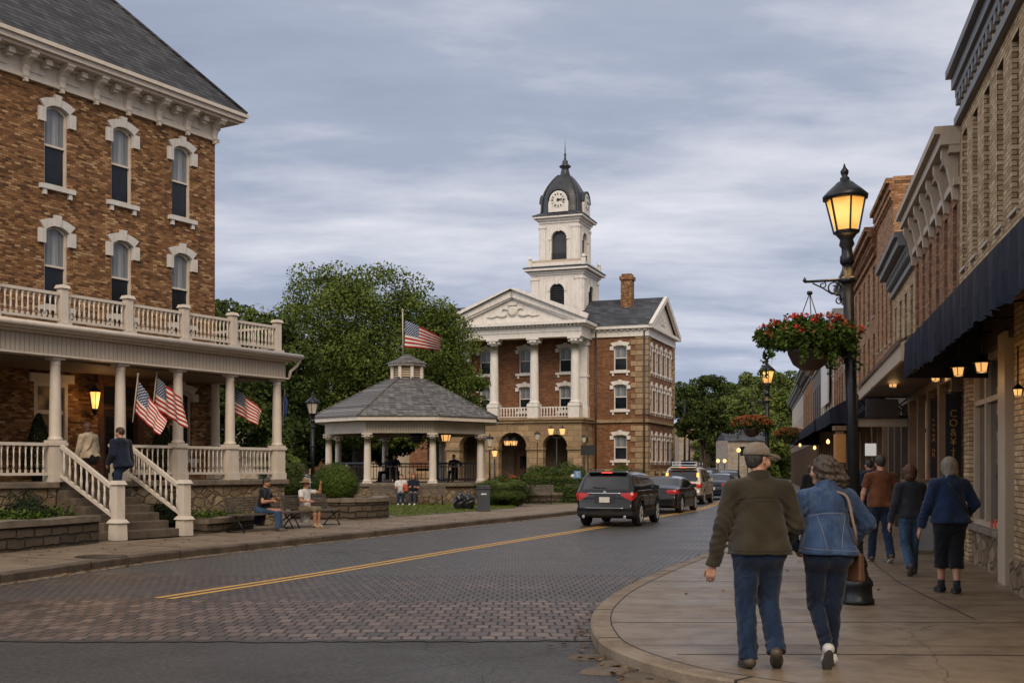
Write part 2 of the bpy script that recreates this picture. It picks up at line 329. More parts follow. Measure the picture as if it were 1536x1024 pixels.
def asphalt(name, c, rough=.5):
    m = NM(name, rough, 0, .3); o = m.obj(); f = m.noise(o, 17.0, 8, .95); b = m.noise(o, .6, 5, .6); g = m.n('ShaderNodeTexVoronoi', {'Vector': o, 'Scale': 90.0}).outputs['Distance']
    cc = m.ramp(f, [(.38, dim(c, .3)), (.62, dim(c, 2.2))]); cc = m.mix(m.rng(b, .35, .65, 0, .6), cc, m.mix(1.0, cc, (.6, .6, .6), 'MULTIPLY'))
    cr = m.n('ShaderNodeTexVoronoi', {'Vector': m.mix(.25, o, m.n('ShaderNodeTexNoise', {'Vector': o, 'Scale': 2.0}).outputs['Color'], 'ADD'), 'Scale': .30}, feature='DISTANCE_TO_EDGE').outputs['Distance']
    crk = m.rng(cr, .0008, .004, 0.35, 1.0); cc = m.mix(crk, dim(c, .25), cc)
    m.base(cc); m.rough(m.rng(b, .3, .7, rough - .1, rough + .12)); m.bump(m.M('ADD', m.M('ADD', f, m.M('MULTIPLY', g, .8)), crk), .55, .006); return m.m
MT['asphalt'] = asphalt('old_asphalt', (.046, .041, .037), .52)
def concrete(name, c, rough=.72, wet=.1):
    m = NM(name, rough, 0, .35); o = m.obj(); f = m.noise(o, 48.0, 5, .75); b = m.noise(m.map(o, (.6, 1.0, 1)), .9, 6, .62); s = m.noise(o, 2.6, 5, .7); gum = m.n('ShaderNodeTexVoronoi', {'Vector': o, 'Scale': 2.3}).outputs['Distance']
    cc = m.ramp(f, [(.25, dim(c, .68)), (.75, dim(c, 1.22))]); cc = m.mix(m.rng(b, .35, .68, 0, .75), cc, m.mix(1.0, cc, (.62, .57, .52), 'MULTIPLY')); cc = m.mix(m.rng(s, .46, .62, 0, .85), cc, m.mix(1.0, cc, (.62, .57, .53), 'MULTIPLY')); cw = m.n('ShaderNodeTexVoronoi', {'Vector': m.mix(.3, o, m.n('ShaderNodeTexNoise', {'Vector': o, 'Scale': 1.7, 'Detail': 5.0}).outputs['Color'], 'ADD'), 'Scale': .22}, feature='DISTANCE_TO_EDGE').outputs['Distance']; cc = m.mix(m.rng(cw, .0006, .0022, .75, 0), cc, dim(c, .2)); cc = m.mix(m.rng(gum, .035, .05, .65, 0), cc, (.05, .04, .035))
    m.base(cc); m.rough(m.rng(b, .3, .7, rough - .22, rough + .1)); m.bump(f, .35, .006); return m.m
MT['walk'] = concrete('worn_concrete', (.235, .178, .118), .5)
MT['lwalk'] = concrete('pale_pavement', (.235, .18, .125), .72)
MT['kerbst'] = concrete('kerb_stone', (.25, .195, .135), .75)
MT['lkerb'] = concrete('old_kerb_stone', (.12, .092, .066), .8)
MT['joint'] = plain('joint_dirt', (.022, .017, .013), .95)
def sheet(name, poly, z, mat, tri=True):
    me = bpy.data.meshes.new(name); bm = bmesh.new(); vs = [bm.verts.new((p[0], p[1], z)) for p in poly]; f = bm.faces.new(vs); f.normal_update()
    if f.normal.z < 0: f.normal_flip()
    bmesh.ops.triangulate(bm, faces=[f]); bm.to_mesh(me); bm.free(); o = link(name, me, mat); o['kind'] = 'structure'; return o
MT['far'] = plain('rough_ground', (.05, .058, .03), .95, 0, .5, .1)
sheet('ground', [(-900, -60), (900, -60), (900, 1500), (-900, 1500)], -.06, MT['far'])
Y1, Y2, Y3 = 11.35, 14.75, 18.3
def between(P, a, b): return [Vector((xat(P, a), a))] + [p for p in P if a < p.y < b] + [Vector((xat(P, b), b))]
lk = [p for p in LK if p.y > 12.6]
def band(name, a, b, z, mat):
    L = [Vector((-30, a)), Vector((-30, b))] if a < 12 else None
    left = between(lk, max(a, 12.7), b) if a >= 12.7 else [Vector((-40, a)), Vector((-40, 12.2)), Vector((-12.2, 12.2)), Vector((-9.9, 12.7))] + between(lk, 12.75, b)
    right = between(RK[4:], a, b)
    sheet(name, [(p.x - .05, p.y) for p in left] + [(p.x + .05, p.y) for p in right[::-1]], z, mat)
band('road', Y3, 150, 0, MT['road']); band('brick_road_band', Y2, Y3, 0, MT['band']); band('crosswalk', Y1, Y2, .0, MT['cross'])
sheet('cross_street', [(-60, -8), (60, -8), (60, 7), (3.4, 7.3), (1.9, 8.7), (1.3, 9.3), (1.0, 10.2), (.95, Y1), (-60, Y1)], -.004, MT['asphalt'])
# rough edge where the asphalt meets the pavers, patch repair beside the kerb
random.seed(4)
mb = MB(); A = []; B = []
for i in range(120):
    x = -16 + i * .142; y = Y1 + .05 * math.sin(x * .5) + random.uniform(-.03, .03); A.append((x, y - .05 - random.uniform(0, .06), .004)); B.append((x, y + .05 + random.uniform(0, .03), .004))
mb.strip(A, B); o = mb.build('road_edge_strip', MT['asphalt']); o['kind'] = 'structure'
mb = MB()
for (x, y, r) in [(.98, 9.9, .2), (1.2, 9.35, .26), (.8, 9.6, .18), (1.45, 9.0, .25), (.7, 10.3, .14), (1.05, 9.15, .2), (1.75, 8.8, .2)]:
    n = 9; ring = [(x + r * random.uniform(.7, 1.2) * math.cos(6.283 * k / n) * 1.3, y + r * random.uniform(.7, 1.2) * math.sin(6.283 * k / n) * .8) for k in range(n)]
    mb.add([(a, b, -.01) for a, b in ring] + [(x + (a - x) * .8, y + (b - y) * .8, .018 + random.uniform(0, .015)) for a, b in ring], [[n + k for k in range(n)]] + [[k, (k + 1) % n, n + (k + 1) % n, n + k] for k in range(n)])
o = mb.build('road_repair_patch', MT['lkerb']); o['kind'] = 'structure'
# yellow double line
def yellow(name, P, off):
    c = inner(P, off); d = .055; A = z3(inner(c, -d), .004); B = z3(inner(c, d), .004); m = MB(); m.strip(A, B); o = m.build(name, MT['yellow']); o['kind'] = 'structure'
m = NM('worn_yellow_paint', .6); ob = m.obj(); f = m.noise(ob, 14.0, 5, .7); m.base(m.mix(m.rng(f, .56, .66, 0, .85), m.ramp(f, [(.3, (.42, .22, .035)), (.7, (.62, .36, .08))]), (.07, .06, .055))); MT['yellow'] = m.m
YL = catmull([(-4.62, 15.0), (-2.97, 18.9), (-.97, 24.2), (1.9, 31.4), (4.9, 39.5), (8.0, 48), (11.6, 62), (16, 82), (23, 120)])
yellow('road_line', YL, -.11); yellow('road_line', YL, .11)
# pavements: kerb stones with a real face, then the slabs
def kerb(name, P, w, z, mat, gutter=None):
    m = MB(); Q = inner(P, w); rnd = random.Random(len(P)); 
    A0 = z3(P, -.05); A1 = [(p.x, p.y, z - .02) for p in P]; q2 = inner(P, w * .09); A2 = z3(q2, z)
    m.strip(A0, A1).strip(A1, A2).strip(A2, z3(Q, z)); o = m.build(name, mat); o['kind'] = 'structure'; return Q
RKq = kerb('kerb', RK, .21, .12, MT['kerbst']); LKq = kerb('kerb', LK, -.26, .14, MT['lkerb'])
m = MB(); m.strip(z3(inner(LK, .0), .004), z3(inner(LK, .22), .004)); o = m.build('gutter', MT['kerbst']); o['kind'] = 'structure'
m = MB()                                # joints between kerb stones and slabs
m.strip(z3(inner(RK, .207), .124), z3(inner(RK, .219), .124))
for P, w, z, st in ((RK, .21, .124, 1), (LK, -.26, .144, 1)):
    acc = 0
    for i in range(len(P) - 1):
        acc += (P[i + 1] - P[i]).length
        if acc > 2.2 and P[i].y < 60:
            acc = 0; d = (P[i + 1] - P[i]).normalized(); q = P[i] + Vector((d.y, -d.x)) * w; m.add([(P[i].x, P[i].y, z), (P[i].x + d.x * .025, P[i].y + d.y * .025, z), (q.x + d.x * .025, q.y + d.y * .025, z), (q.x, q.y, z)], [(0, 1, 2, 3)])
            p = P[i]; s = -.004 if w > 0 else .004; m.add([(p.x + d.y * s, p.y - d.x * s, -.01), (p.x + d.x * .025 + d.y * s, p.y + d.y * .025 - d.x * s, -.01), (p.x + d.x * .025 + d.y * s, p.y + d.y * .025 - d.x * s, z), (p.x + d.y * s, p.y - d.x * s, z)], [(0, 1, 2, 3)])
def FX(Y): return 3.13 + .2424 * Y if Y < 33 else 11.13 + .215 * (Y - 33)
sheet('pavement', [(p.x, p.y) for p in RKq] + [(60, 155), (60, 7)], .12, MT['walk'])
def kx(y): return xat(RKq[6:], y) if y > 9.4 else 1.75
for k, y in enumerate([9.75, 10.25, 11.8, 13.3, 13.9, 16.1, 17.6, 19.9, 22.6, 25.4, 29, 33]):
    pts = []; x = kx(y) + (.0 if y > 9.9 else .2); wv = random.uniform(0, 6)
    while x < FX(y) - .02: pts.append((x, y + .022 * math.sin(x * 1.3 + wv) + random.uniform(-.006, .006) + (x - 1) * -.012)); x += .22
    th = .011 if k in (0, 2, 5) else .005
    m.strip([(a, b - th, .124) for a, b in pts], [(a, b + th, .124) for a, b in pts])
for (xa, ya, xb, yb, th) in [(4.9, 12.0, 5.45, 16.1, .012), (5.45, 16.1, 6.3, 20, .008), (3.0, 13.9, 3.5, 16.1, .007)]:
    n = 10; pts = [(xa + (xb - xa) * k / n + random.uniform(-.01, .01), ya + (yb - ya) * k / n) for k in range(n + 1)]
    m.strip([(a - th, b, .124) for a, b in pts], [(a + th, b, .124) for a, b in pts])
o = m.build('pavement_joint', MT['joint']); o['kind'] = 'structure'
LI = catmull([(-15, 14.6), (-11.6, 16.2), (-10.2, 18.5), (-9.4, 21.2), (-8.3, 24.6), (-7.2, 27.8), (-6.2, 30.5), (-4.3, 35.3), (-1.2, 41.6), (2.4, 49), (6.2, 60), (11, 80), (18, 115), (26, 155)])
sheet('left_pavement', [(p.x, p.y) for p in LKq] + [(-60, 160), (-60, 12)], .14, MT['lwalk'])
sheet('lawn', [(-3.75, 37.0), (-2.9, 38.6), (-.6, 43.6), (.2, 45.6), (-.4, 49.2), (-9, 49.2), (-9, 44), (-4.6, 40.8)], .152, MT['grass'])
sheet('planting_bed', [(-8.7, 25.3), (-6.5, 32.3), (-11, 35), (-22, 22), (-14.5, 17.4), (-10.6, 19.2), (-9.75, 21.4)], .148, MT['soil'])
sheet('far_lawn', [(-9, 50), (2.0, 50), (3.5, 53), (8, 66), (12, 84), (4, 87), (-20, 92), (-40, 80), (-30, 50)], .150, MT['grass'])
m = MB()                                # slab joints of the left pavement
for y in (19.5, 22.6, 25.8, 29.5, 33.5, 38, 43.5):
    a = xat(LKq, y); b = xat(LI, y); m.strip([(a + (b - a) * k / 8, y + k * .16 - .012, .144) for k in range(9)], [(a + (b - a) * k / 8, y + k * .16 + .012, .144) for k in range(9)])
o = m.build('pavement_joint', MT['joint']); o['kind'] = 'structure'
mb = MB(); c = gp(152, 834, .144); mb.lathe([(.45, .0), (.45, .004)], (c.x, c.y, .144), 20); o = mb.build('utility_cover', MT['blackiron']); tag(o, 'flat dark round utility cover in the pavement below the hotel steps', 'utility cover')
# ---------------------------------------------------------------- building helpers (local frame: x along the front, y into the building)
def facade(mb, x0, x1, z0, z1, y, holes, depth=.14):
    xs = sorted({x0, x1} | {h[0] for h in holes} | {h[1] for h in holes}); zs = sorted({z0, z1} | {h[2] for h in holes} | {h[3] for h in holes})
    for i in range(len(xs) - 1):
        for j in range(len(zs) - 1):
            cx = (xs[i] + xs[i + 1]) / 2; cz = (zs[j] + zs[j + 1]) / 2
            if any(h[0] < cx < h[1] and h[2] < cz < h[3] for h in holes): continue
            mb.add([(xs[i], y, zs[j]), (xs[i + 1], y, zs[j]), (xs[i + 1], y, zs[j + 1]), (xs[i], y, zs[j + 1])], [(0, 1, 2, 3)])
    for a, b, c, d in holes:
        for p, q in (((a, c), (a, d)), ((a, d), (b, d)), ((b, d), (b, c)), ((b, c), (a, c))):
            mb.add([(p[0], y, p[1]), (q[0], y, q[1]), (q[0], y + depth, q[1]), (p[0], y + depth, p[1])], [(0, 1, 2, 3)])
def facade_side(mb, y0, y1, z0, z1, x, holes, depth=-.14):   # same on a wall x = const, holes in (y, z)
    t = MB(); facade(t, y0, y1, z0, z1, 0, holes, 1.0)
    mb.add([(x + v[1] * depth, v[0], v[2]) for v in t.v], t.f)
def arcpts(w, rise, n=8):              # half arc from -w/2 to w/2
    return [(-w / 2 + w * i / n, rise * (1 - (2 * i / n - 1) ** 2)) for i in range(n + 1)]
def win_proto(W, H, rise=.12, hood='arch', sill=True, curtain=True, trim='trim', frame='white', ears=.3, recess=.12, name='window', k=1.0, dark=None):
    m = MB(); fw = .065 * k; y0 = recess - .05
    m.box((-W / 2, y0, 0), (-W / 2 + fw, recess + .03, H)).box((W / 2 - fw, y0, 0), (W / 2, recess + .03, H)).box((-W / 2 + fw, y0, 0), (W / 2 - fw, recess + .03, fw)).box((-W / 2 + fw, y0, H * .49), (W / 2 - fw, recess + .03, H * .49 + fw * .8))
    ar = arcpts(W, rise); m.slab([(a, H - rise + b - (.0)) for a, b in ar[::-1]][::-1] + [(W / 2, H + .02), (-W / 2, H + .02)] if False else [(-W / 2, H - rise * .2)] + [(a * .84, H - rise - fw + b) for a, b in ar] + [(W / 2, H - rise * .2), (W / 2, H), (-W / 2, H)], y0, recess + .03)
    f = m.build(name, MT[frame])
    p = MB(); p.box((-W / 2 + fw, recess, H * .49 + fw * .8), (W / 2 - fw, recess + .02, H)); p.build('upper_pane', dark or MT['curtain' if curtain else 'glass'], f)
    p = MB(); p.box((-W / 2 + fw, recess + .01, fw), (W / 2 - fw, recess + .03, H * .49)); p.build('lower_pane', dark or MT['glass'], f)
    if hood == 'arch':
        o = MB(); t = .17 * k; n = 8; inn = [(a, H - rise + b) for a, b in arcpts(W, rise, n)]; out = [(a * (1 + 2 * t / W), b + t + .02) for a, b in inn]
        for i in range(n): o.slab([inn[i], inn[i + 1], out[i + 1], out[i]], -.07 * k, .05)
        o.box((-W / 2 - t - .02, -.075 * k, H - rise - ears), (-W / 2 + .01, .05, H - rise + .02)).box((W / 2 - .01, -.075 * k, H - rise - ears), (W / 2 + t + .02, .05, H - rise + .02))
        o.slab([(-.07 * k, H - .02), (.07 * k, H - .02), (.1 * k, H + t + .1), (-.1 * k, H + t + .1)], -.1 * k, .05); o.build('hood', MT[trim], f)
    elif hood == 'flat':
        o = MB(); o.box((-W / 2 - .12, -.06, H), (W / 2 + .12, .05, H + .2)).box((-W / 2 - .17, -.1, H + .2), (W / 2 + .17, .05, H + .27)); o.build('hood', MT[trim], f)
    if sill:
        o = MB(); o.box((-W / 2 - .16 * k, -.11 * k, -.12 * k), (W / 2 + .16 * k, .06, .0))
        for s in (-1, 1): o.box((s * (W / 2 + .02) - .05 * k, -.08 * k, -.26 * k), (s * (W / 2 + .02) + .05 * k, .0, -.12 * k))
        o.build('sill', MT[trim], f)
    return f
def hide_proto(o): pass
def place(proto, root, loc, first=[None], rz=0):
    o = copy_tree(proto, root); o.location = loc; o.rotation_euler = (0, 0, rz); return o
def drop(o):
    for c in [x for x in bpy.data.objects if x.parent == o]: drop(c)
    bpy.data.objects.remove(o)
def column(m, c, r0, r1, z0, z1, n=20, fancy=False, sq=True):
    h = z1 - z0; k = r0 / .18
    m.box((c[0] - r0 * 1.28, c[1] - r0 * 1.28, z0), (c[0] + r0 * 1.28, c[1] + r0 * 1.28, z0 + .07 * k))
    prof = [(r0 * 1.2, z0 + .07 * k), (r0 * 1.25, z0 + .1 * k), (r0 * 1.2, z0 + .14 * k), (r0 * 1.03, z0 + .16 * k), (r0, z0 + .2 * k)]
    prof += [(r0 + (r1 - r0) * (t ** 1.5), z0 + .2 * k + (h - .42 * k) * t) for t in (.25, .5, .75, 1)]
    if fancy: prof += [(r1 * 1.05, z1 - .24 * k - .3 * r0), (r1 * 1.1, z1 - .22 * k), (r1 * 1.25, z1 - .16 * k), (r1 * 1.6, z1 - .09 * k)]
    else: prof += [(r1 * 1.12, z1 - .2 * k), (r1 * 1.02, z1 - .17 * k), (r1 * 1.02, z1 - .13 * k), (r1 * 1.3, z1 - .08 * k)]
    m.lathe(prof, (c[0], c[1], 0), n)
    q = r1 * (1.7 if fancy else 1.42); m.box((c[0] - q, c[1] - q, z1 - .08 * k), (c[0] + q, c[1] + q, z1))
    if fancy:
        for a in range(8):
            t = a * math.pi / 4 + .39; r = r1 * 1.5; m.lathe([(.0, -.06 * k), (.07 * k, -.03 * k), (.07 * k, .03 * k), (.0, .06 * k)], (c[0] + r * math.cos(t), c[1] + r * math.sin(t), z1 - .15 * k), 6)
def rail_section(root, x0, x1, zb, zt, y=0.0, sp=.15, axis='x', name='railing', bal='baluster', mat='white', bw=.038):
    m = MB(); L = x1 - x0
    if axis == 'x': m.box((x0, y - .045, zt - .07), (x1, y + .045, zt)).box((x0, y - .035, zb), (x1, y + .035, zb + .06))
    else: m.box((y - .045, x0, zt - .07), (y + .045, x1, zt)).box((y - .035, x0, zb), (y + .035, x1, zb + .06))
    r = m.build(name, MT[mat], root); n = int(L / sp)
    h = zt - .07 - zb - .06; me = None
    for i in range(n):
        c = x0 + (i + .5) * L / n
        if me is None:
            b = MB(); b.box((-bw / 2, -bw / 2, 0), (bw / 2, bw / 2, h * .12)).box((-bw / 2, -bw / 2, h * .88), (bw / 2, bw / 2, h)).lathe([(bw * .42, h * .12), (bw * .6, h * .3), (bw * .34, h * .62), (bw * .48, h * .88)], (0, 0, 0), 8); o = b.build(bal, MT[mat], r); me = o.data
        else: o = link(bal, me, None, r)
        o.location = (c, y, zb + .06) if axis == 'x' else (y, c, zb + .06)
    return r
# ---------------------------------------------------------------- hotel
H = empty('brick_hotel', (-10.48, 26, 0), math.atan2(.857, .514), 'mottled brown brick hotel with white bracketed cornice and two tall rows of arched windows', 'hotel')
WX = [2.0, 4.08, 6.2, -.55, -2.7]; OW = .72
holes = [(x - OW / 2, x + OW / 2, 8.92, 10.98) for x in WX] + [(x - OW / 2, x + OW / 2, 5.85, 7.9) for x in WX]
g = [(1.35, 2.35, 1.42, 3.9), (3.35, 4.75, 1.42, 3.95), (5.75, 6.6, 2.0, 3.95), (-2.4, -1.5, 2.0, 3.9)]
m = MB(); facade(m, -9, 7.5, 0, 11.5, 2.6, holes + g, .2)
sideh = [(3.9 + 2.3 * i, 4.7 + 2.3 * i, z, z + 2.0) for i in range(3) for z in (8.95, 5.9, 2.2)]
facade_side(m, 2.6, 11.5, 0, 11.5, 7.5, sideh, -.2)
m.add([(-9, 11.5, 0), (7.5, 11.5, 0), (7.5, 11.5, 12.3), (-9, 11.5, 12.3)], [(0, 1, 2, 3)]).add([(-9, 2.6, 0), (-9, 11.5, 0), (-9, 11.5, 12.3), (-9, 2.6, 12.3)], [(0, 1, 2, 3)])
m.build('brick_wall', MT['hbrick'], H)
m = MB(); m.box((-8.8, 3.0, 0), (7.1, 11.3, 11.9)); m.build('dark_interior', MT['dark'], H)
wp = win_proto(OW, 2.06, .14, name='window', ears=.34)
for x in WX:
    for z in (8.92, 5.85): place(wp, H, (x, 2.6, z))
for a, b, z0, z1 in sideh: o = place(wp, H, (7.5, (a + b) / 2, z0)); o.rotation_euler = (0, 0, R(90))
drop(wp)
wp = win_proto(.85, 1.95, .1, name='porch_window', curtain=False, ears=.2, k=1.0, sill=True)
place(wp, H, (6.175, 2.6, 2.0)); place(wp, H, (-1.95, 2.6, 2.0)); drop(wp)
# porch doors
m = MB(); m.box((1.35, 2.6, 1.42), (1.45, 2.72, 3.9)).box((2.25, 2.6, 1.42), (2.35, 2.72, 3.9)).box((1.45, 2.6, 3.8), (2.25, 2.72, 3.9)).box((1.45, 2.63, 1.42), (2.25, 2.7, 1.95)).box((1.45, 2.63, 3.1), (2.25, 2.7, 3.2)).box((1.2, 2.53, 3.9), (2.5, 2.62, 4.12)); d = m.build('white_door', MT['white'], H)
m = MB(); m.box((1.45, 2.66, 1.95), (2.25, 2.69, 3.1)).box((1.45, 2.66, 3.2), (2.25, 2.69, 3.8)); m.build('door_glass', glass('door_glass_dim', (.05, .04, .03), .1, (.9, .45, .15), .12), d)
m = MB(); m.box((3.35, 2.66, 1.42), (4.75, 2.74, 3.95)); d = m.build('front_door', MT['darkwood'], H)
m = MB(); m.box((3.30, 2.56, 1.42), (3.45, 2.66, 4.0)).box((4.65, 2.56, 1.42), (4.80, 2.66, 4.0)).box((3.2, 2.5, 4.0), (4.9, 2.62, 4.2)).box((4.02, 2.62, 1.45), (4.08, 2.68, 3.3)).box((3.45, 2.6, 3.3), (4.65, 2.68, 3.38)); m.build('door_surround', MT['doorwood'], d)
m = MB(); m.box((3.6, 2.64, 2.1), (3.92, 2.67, 3.1)).box((4.18, 2.64, 2.1), (4.5, 2.67, 3.1)).box((3.5, 2.64, 3.45), (4.6, 2.67, 3.9)); m.build('door_pane', MT['glass'], d)
# cornice
m = MB(); z = 11.42
m.box((-9, 2.50, z), (7.6, 2.6, z + .09)).box((7.5, 2.6, z), (7.6, 11.5, z + .09))
m.box((-9, 2.55, z + .09), (7.55, 2.6, 12.0)).box((7.5, 2.6, z + .09), (7.55, 11.5, 12.0))
for i in range(14): a = 6.55 - i * 1.06; m.box((a - .34, 2.52, z + .2), (a + .34, 2.55, z + .5))
m.box((-9, 2.1, 12.0), (8.0, 2.6, 12.07)).box((7.5, 2.6, 12.0), (8.0, 11.9, 12.07)).box((-9, 2.4, 11.92), (7.7, 2.55, 12.0)).box((7.55, 2.55, 11.92), (7.7, 11.6, 12.0))
m.box((-9, 1.98, 12.07), (8.12, 2.62, 12.2)).box((7.5, 2.62, 12.07), (8.12, 12.0, 12.2)); m.box((-9, 1.90, 12.2), (8.2, 2.1, 12.3)).box((8.0, 2.1, 12.2), (8.2, 12.0, 12.3))
m.build('cornice', MT['white'], H)
def bracket(big):
    b = MB()
    if big:
        pr = [(0, 0), (.07, .0), (.11, .06), (.10, .18), (.14, .32), (.26, .42), (.40, .46), (.44, .52), (.44, .60), (0, .60)]
        v = []; 
        for sx_ in (-.085, .085): v += [(sx_, -y, z - .02) for y, z in pr]
        n = len(pr); b.add(v, [list(range(n))[::-1], list(range(n, 2 * n))] + [[i, (i + 1) % n, n + (i + 1) % n, n + i] for i in range(n)]); b.box((-.11, -.47, .52), (.11, 0, .58)); b.box((-.05, -.12, -.1), (.05, -.02, 0))
    else: b.box((-.09, -.3, .42), (.09, 0, .56)).box((-.07, -.22, .36), (.07, -.05, .42))
    return b
me1 = bracket(True).build('bracket', MT['white'], H); me2 = bracket(False).build('modillion', MT['white'], H)
for i in range(14):
    for o0, xx in ((me1, 7.38 - i * 1.06), (me2, 6.85 - i * 1.06)):
        if i == 0: o0.location = (xx, 2.55, 11.42)
        else: o = o0.copy(); COL.objects.link(o); o.location = (xx, 2.55, 11.42)
for i in range(5): o = me1.copy(); COL.objects.link(o); o.location = (7.55, 3.0 + 1.06 * i, 11.42); o.rotation_euler = (0, 0, R(90))
# hipped roof
p = 1.12; e0, e1, f0, f1, rz0 = -9, 8.16, 1.94, 12.0, 12.31; s = (f1 - f0) / 2; top = rz0 + p * s
m = MB(); m.add([(e0, f0, rz0), (e1, f0, rz0), (e1, f1, rz0), (e0, f1, rz0), (e0, f0 + s, top), (e1 - s, f0 + s, top)], [(0, 1, 5, 4), (1, 2, 5), (2, 3, 4, 5), (3, 0, 4)]); rf = m.build('roof', MT['roof'], H)
m = MB(); m.tube([(e1, f0, rz0 + .03), (e1 - s, f0 + s, top + .03)], .05, 6); m.build('ridge_cap', MT['roof'], rf)
# porch
m = MB(); m.box((-9, -.1, .05), (-.05, .15, 1.27)).box((1.9, -.1, .05), (7.55, .15, 1.27)).box((7.35, .15, .05), (7.55, 2.6, 1.27)).box((-.05, .0, .05), (1.9, .15, 1.22)); m.build('stone_base', MT['rubble'], H)
m = MB(); m.box((-9, -.2, 1.27), (-.02, .25, 1.41)).box((1.86, -.2, 1.27), (7.65, .25, 1.41)).box((7.3, .25, 1.27), (7.65, 2.6, 1.41)).box((-.02, -.05, 1.22), (1.86, .25, 1.405)); bevel(m.build('stone_ledge', MT['stonecap'], H), .02)
m = MB(); m.box((-9, .2, 1.3), (7.5, 2.6, 1.4)); m.build('porch_floor', MT['porchwood'], H)
m = MB(); m.box((-9, .16, 4.2), (7.3, 2.59, 4.3)); m.build('porch_ceiling', MT['porchwood'], H)
m = MB(); m.box((-9, -.17, 4.28), (7.52, .17, 4.74)).box((7.18, .17, 4.28), (7.52, 2.6, 4.74)); m.build('porch_beam', MT['beadboard'], H)
m = MB(); m.box((-9, -.24, 4.26), (7.60, .2, 4.3)).box((-9, -.30, 4.74), (7.64, .2, 4.80)).box((7.5, .2, 4.74), (7.64, 2.6, 4.80)).box((-9, -.46, 4.80), (7.82, .2, 4.86)).box((7.5, .2, 4.80), (7.82, 2.7, 4.86))
m.tube([(-9, -.5, 4.9), (7.86, -.5, 4.9)], .07, 8).tube([(7.86, -.5, 4.9), (7.86, 2.7, 4.9)], .07, 8).tube([(7.84, -.45, 4.85), (7.84, -.3, 4.65), (7.7, -.2, 4.5), (7.66, -.18, 4.3)], .045, 8); m.build('porch_cornice', MT['white'], H)
m = MB(); m.add([(-9, -.45, 4.90), (7.8, -.45, 4.90), (7.8, 2.6, 5.0), (-9, 2.6, 5.0)], [(0, 1, 2, 3)]).add([(-9, -.45, 4.86), (7.8, -.45, 4.86), (7.8, -.45, 4.90), (-9, -.45, 4.90)], [(0, 1, 2, 3)]); m.build('porch_roof', MT['roof'], H)
PX = [-1.84, 0, 1.84, 3.67, 5.51, 7.35]
for i, x in enumerate(PX + [7.30]):
    y = 0 if i < 6 else 2.38
    m = MB(); m.box((x - .19, y - .19, 1.41), (x + .19, y + .19, 1.6)).box((x - .165, y - .165, 1.6), (x + .165, y + .165, 2.24)).box((x - .20, y - .20, 2.24), (x + .20, y + .20, 2.31)); o = m.build('column_pedestal', MT['white'], H)
    m = MB(); column(m, (x, y), .135, .112, 2.31, 4.26); m.build('column', MT['white'], H)
for a, b in ((-1.84, 0), (1.84, 3.67), (3.67, 5.51), (5.51, 7.35)): rail_section(H, a + .24, b - .24, 1.56, 2.3)
rail_section(H, .24, 2.15, 1.56, 2.3, 7.35, axis='y')
for x in (-1.62, .2, 2.07, 3.87, 5.6, 7.35):
    m = MB(); m.box((x - .15, -.15, 4.92), (x + .15, .15, 5.08)).box((x - .092, -.092, 5.08), (x + .092, .092, 5.86)).box((x - .135, -.135, 5.86), (x + .135, .135, 5.94), tx=.03, ty=.03); m.build('balcony_post', MT['white'], H)
for a, b in ((-1.62, .2), (.2, 2.07), (2.07, 3.87), (3.87, 5.6), (5.6, 7.35)): rail_section(H, a + .12, b - .12, 5.1, 5.76, 0, .135, name='balcony_railing', bal='balcony_baluster', bw=.05)
rail_section(H, .15, 2.5, 5.1, 5.76, 7.35, .16, axis='y', name='balcony_railing', bal='balcony_baluster')
# stone steps with their railings
m = MB(); 
for i in range(7):
    zt = 1.40 - .18 * (i + 1); fl = [0, 0, 0, 0, .0, .12, .32][i]; y1 = -.05 - .32 * i; m.box((-.02 - fl * .8, y1 - .32 - .02 - fl * .35, .1), (1.86 + fl, y1, zt + (.0 if zt > .2 else 0)))
    if zt < .3: break
st = m.build('stone_steps', MT['step'], H); bevel(st, .025)
for xx in (.0, 1.98):
    m = MB(); yN = -2.12 if xx < 1 else -2.05
    m.box((xx - .145, yN - .145, .14), (xx + .145, yN + .145, .52), tx=.01, ty=.01).box((xx - .175, yN - .175, .52), (xx + .175, yN + .175, .60), tx=.05, ty=.05).box((xx - .105, yN - .105, .60), (xx + .105, yN + .105, 1.36)).box((xx - .145, yN - .145, 1.36), (xx + .145, yN + .145, 1.45), tx=.04, ty=.04); m.build('newel_post', MT['white'], H)
    m = MB(); m.bar((xx, -.22, 2.22), (xx, yN + .14, 1.28), .09, .08, (1, 0, 0)).bar((xx, -.22, 1.55), (xx, yN + .14, .66), .07, .07, (1, 0, 0)); r = m.build('stair_railing', MT['white'], H)
    for k in range(9):
        t = (k + .5) / 9; y = -.22 + (yN + .36) * t; m = MB(); z0 = 1.58 - .89 * t; z1 = 2.19 - .94 * t; m.lathe([(.026, z0), (.034, z0 + .2), (.02, z1 - .22), (.03, z1)], (xx, y, 0), 8); m.build('stair_baluster', MT['white'], r)
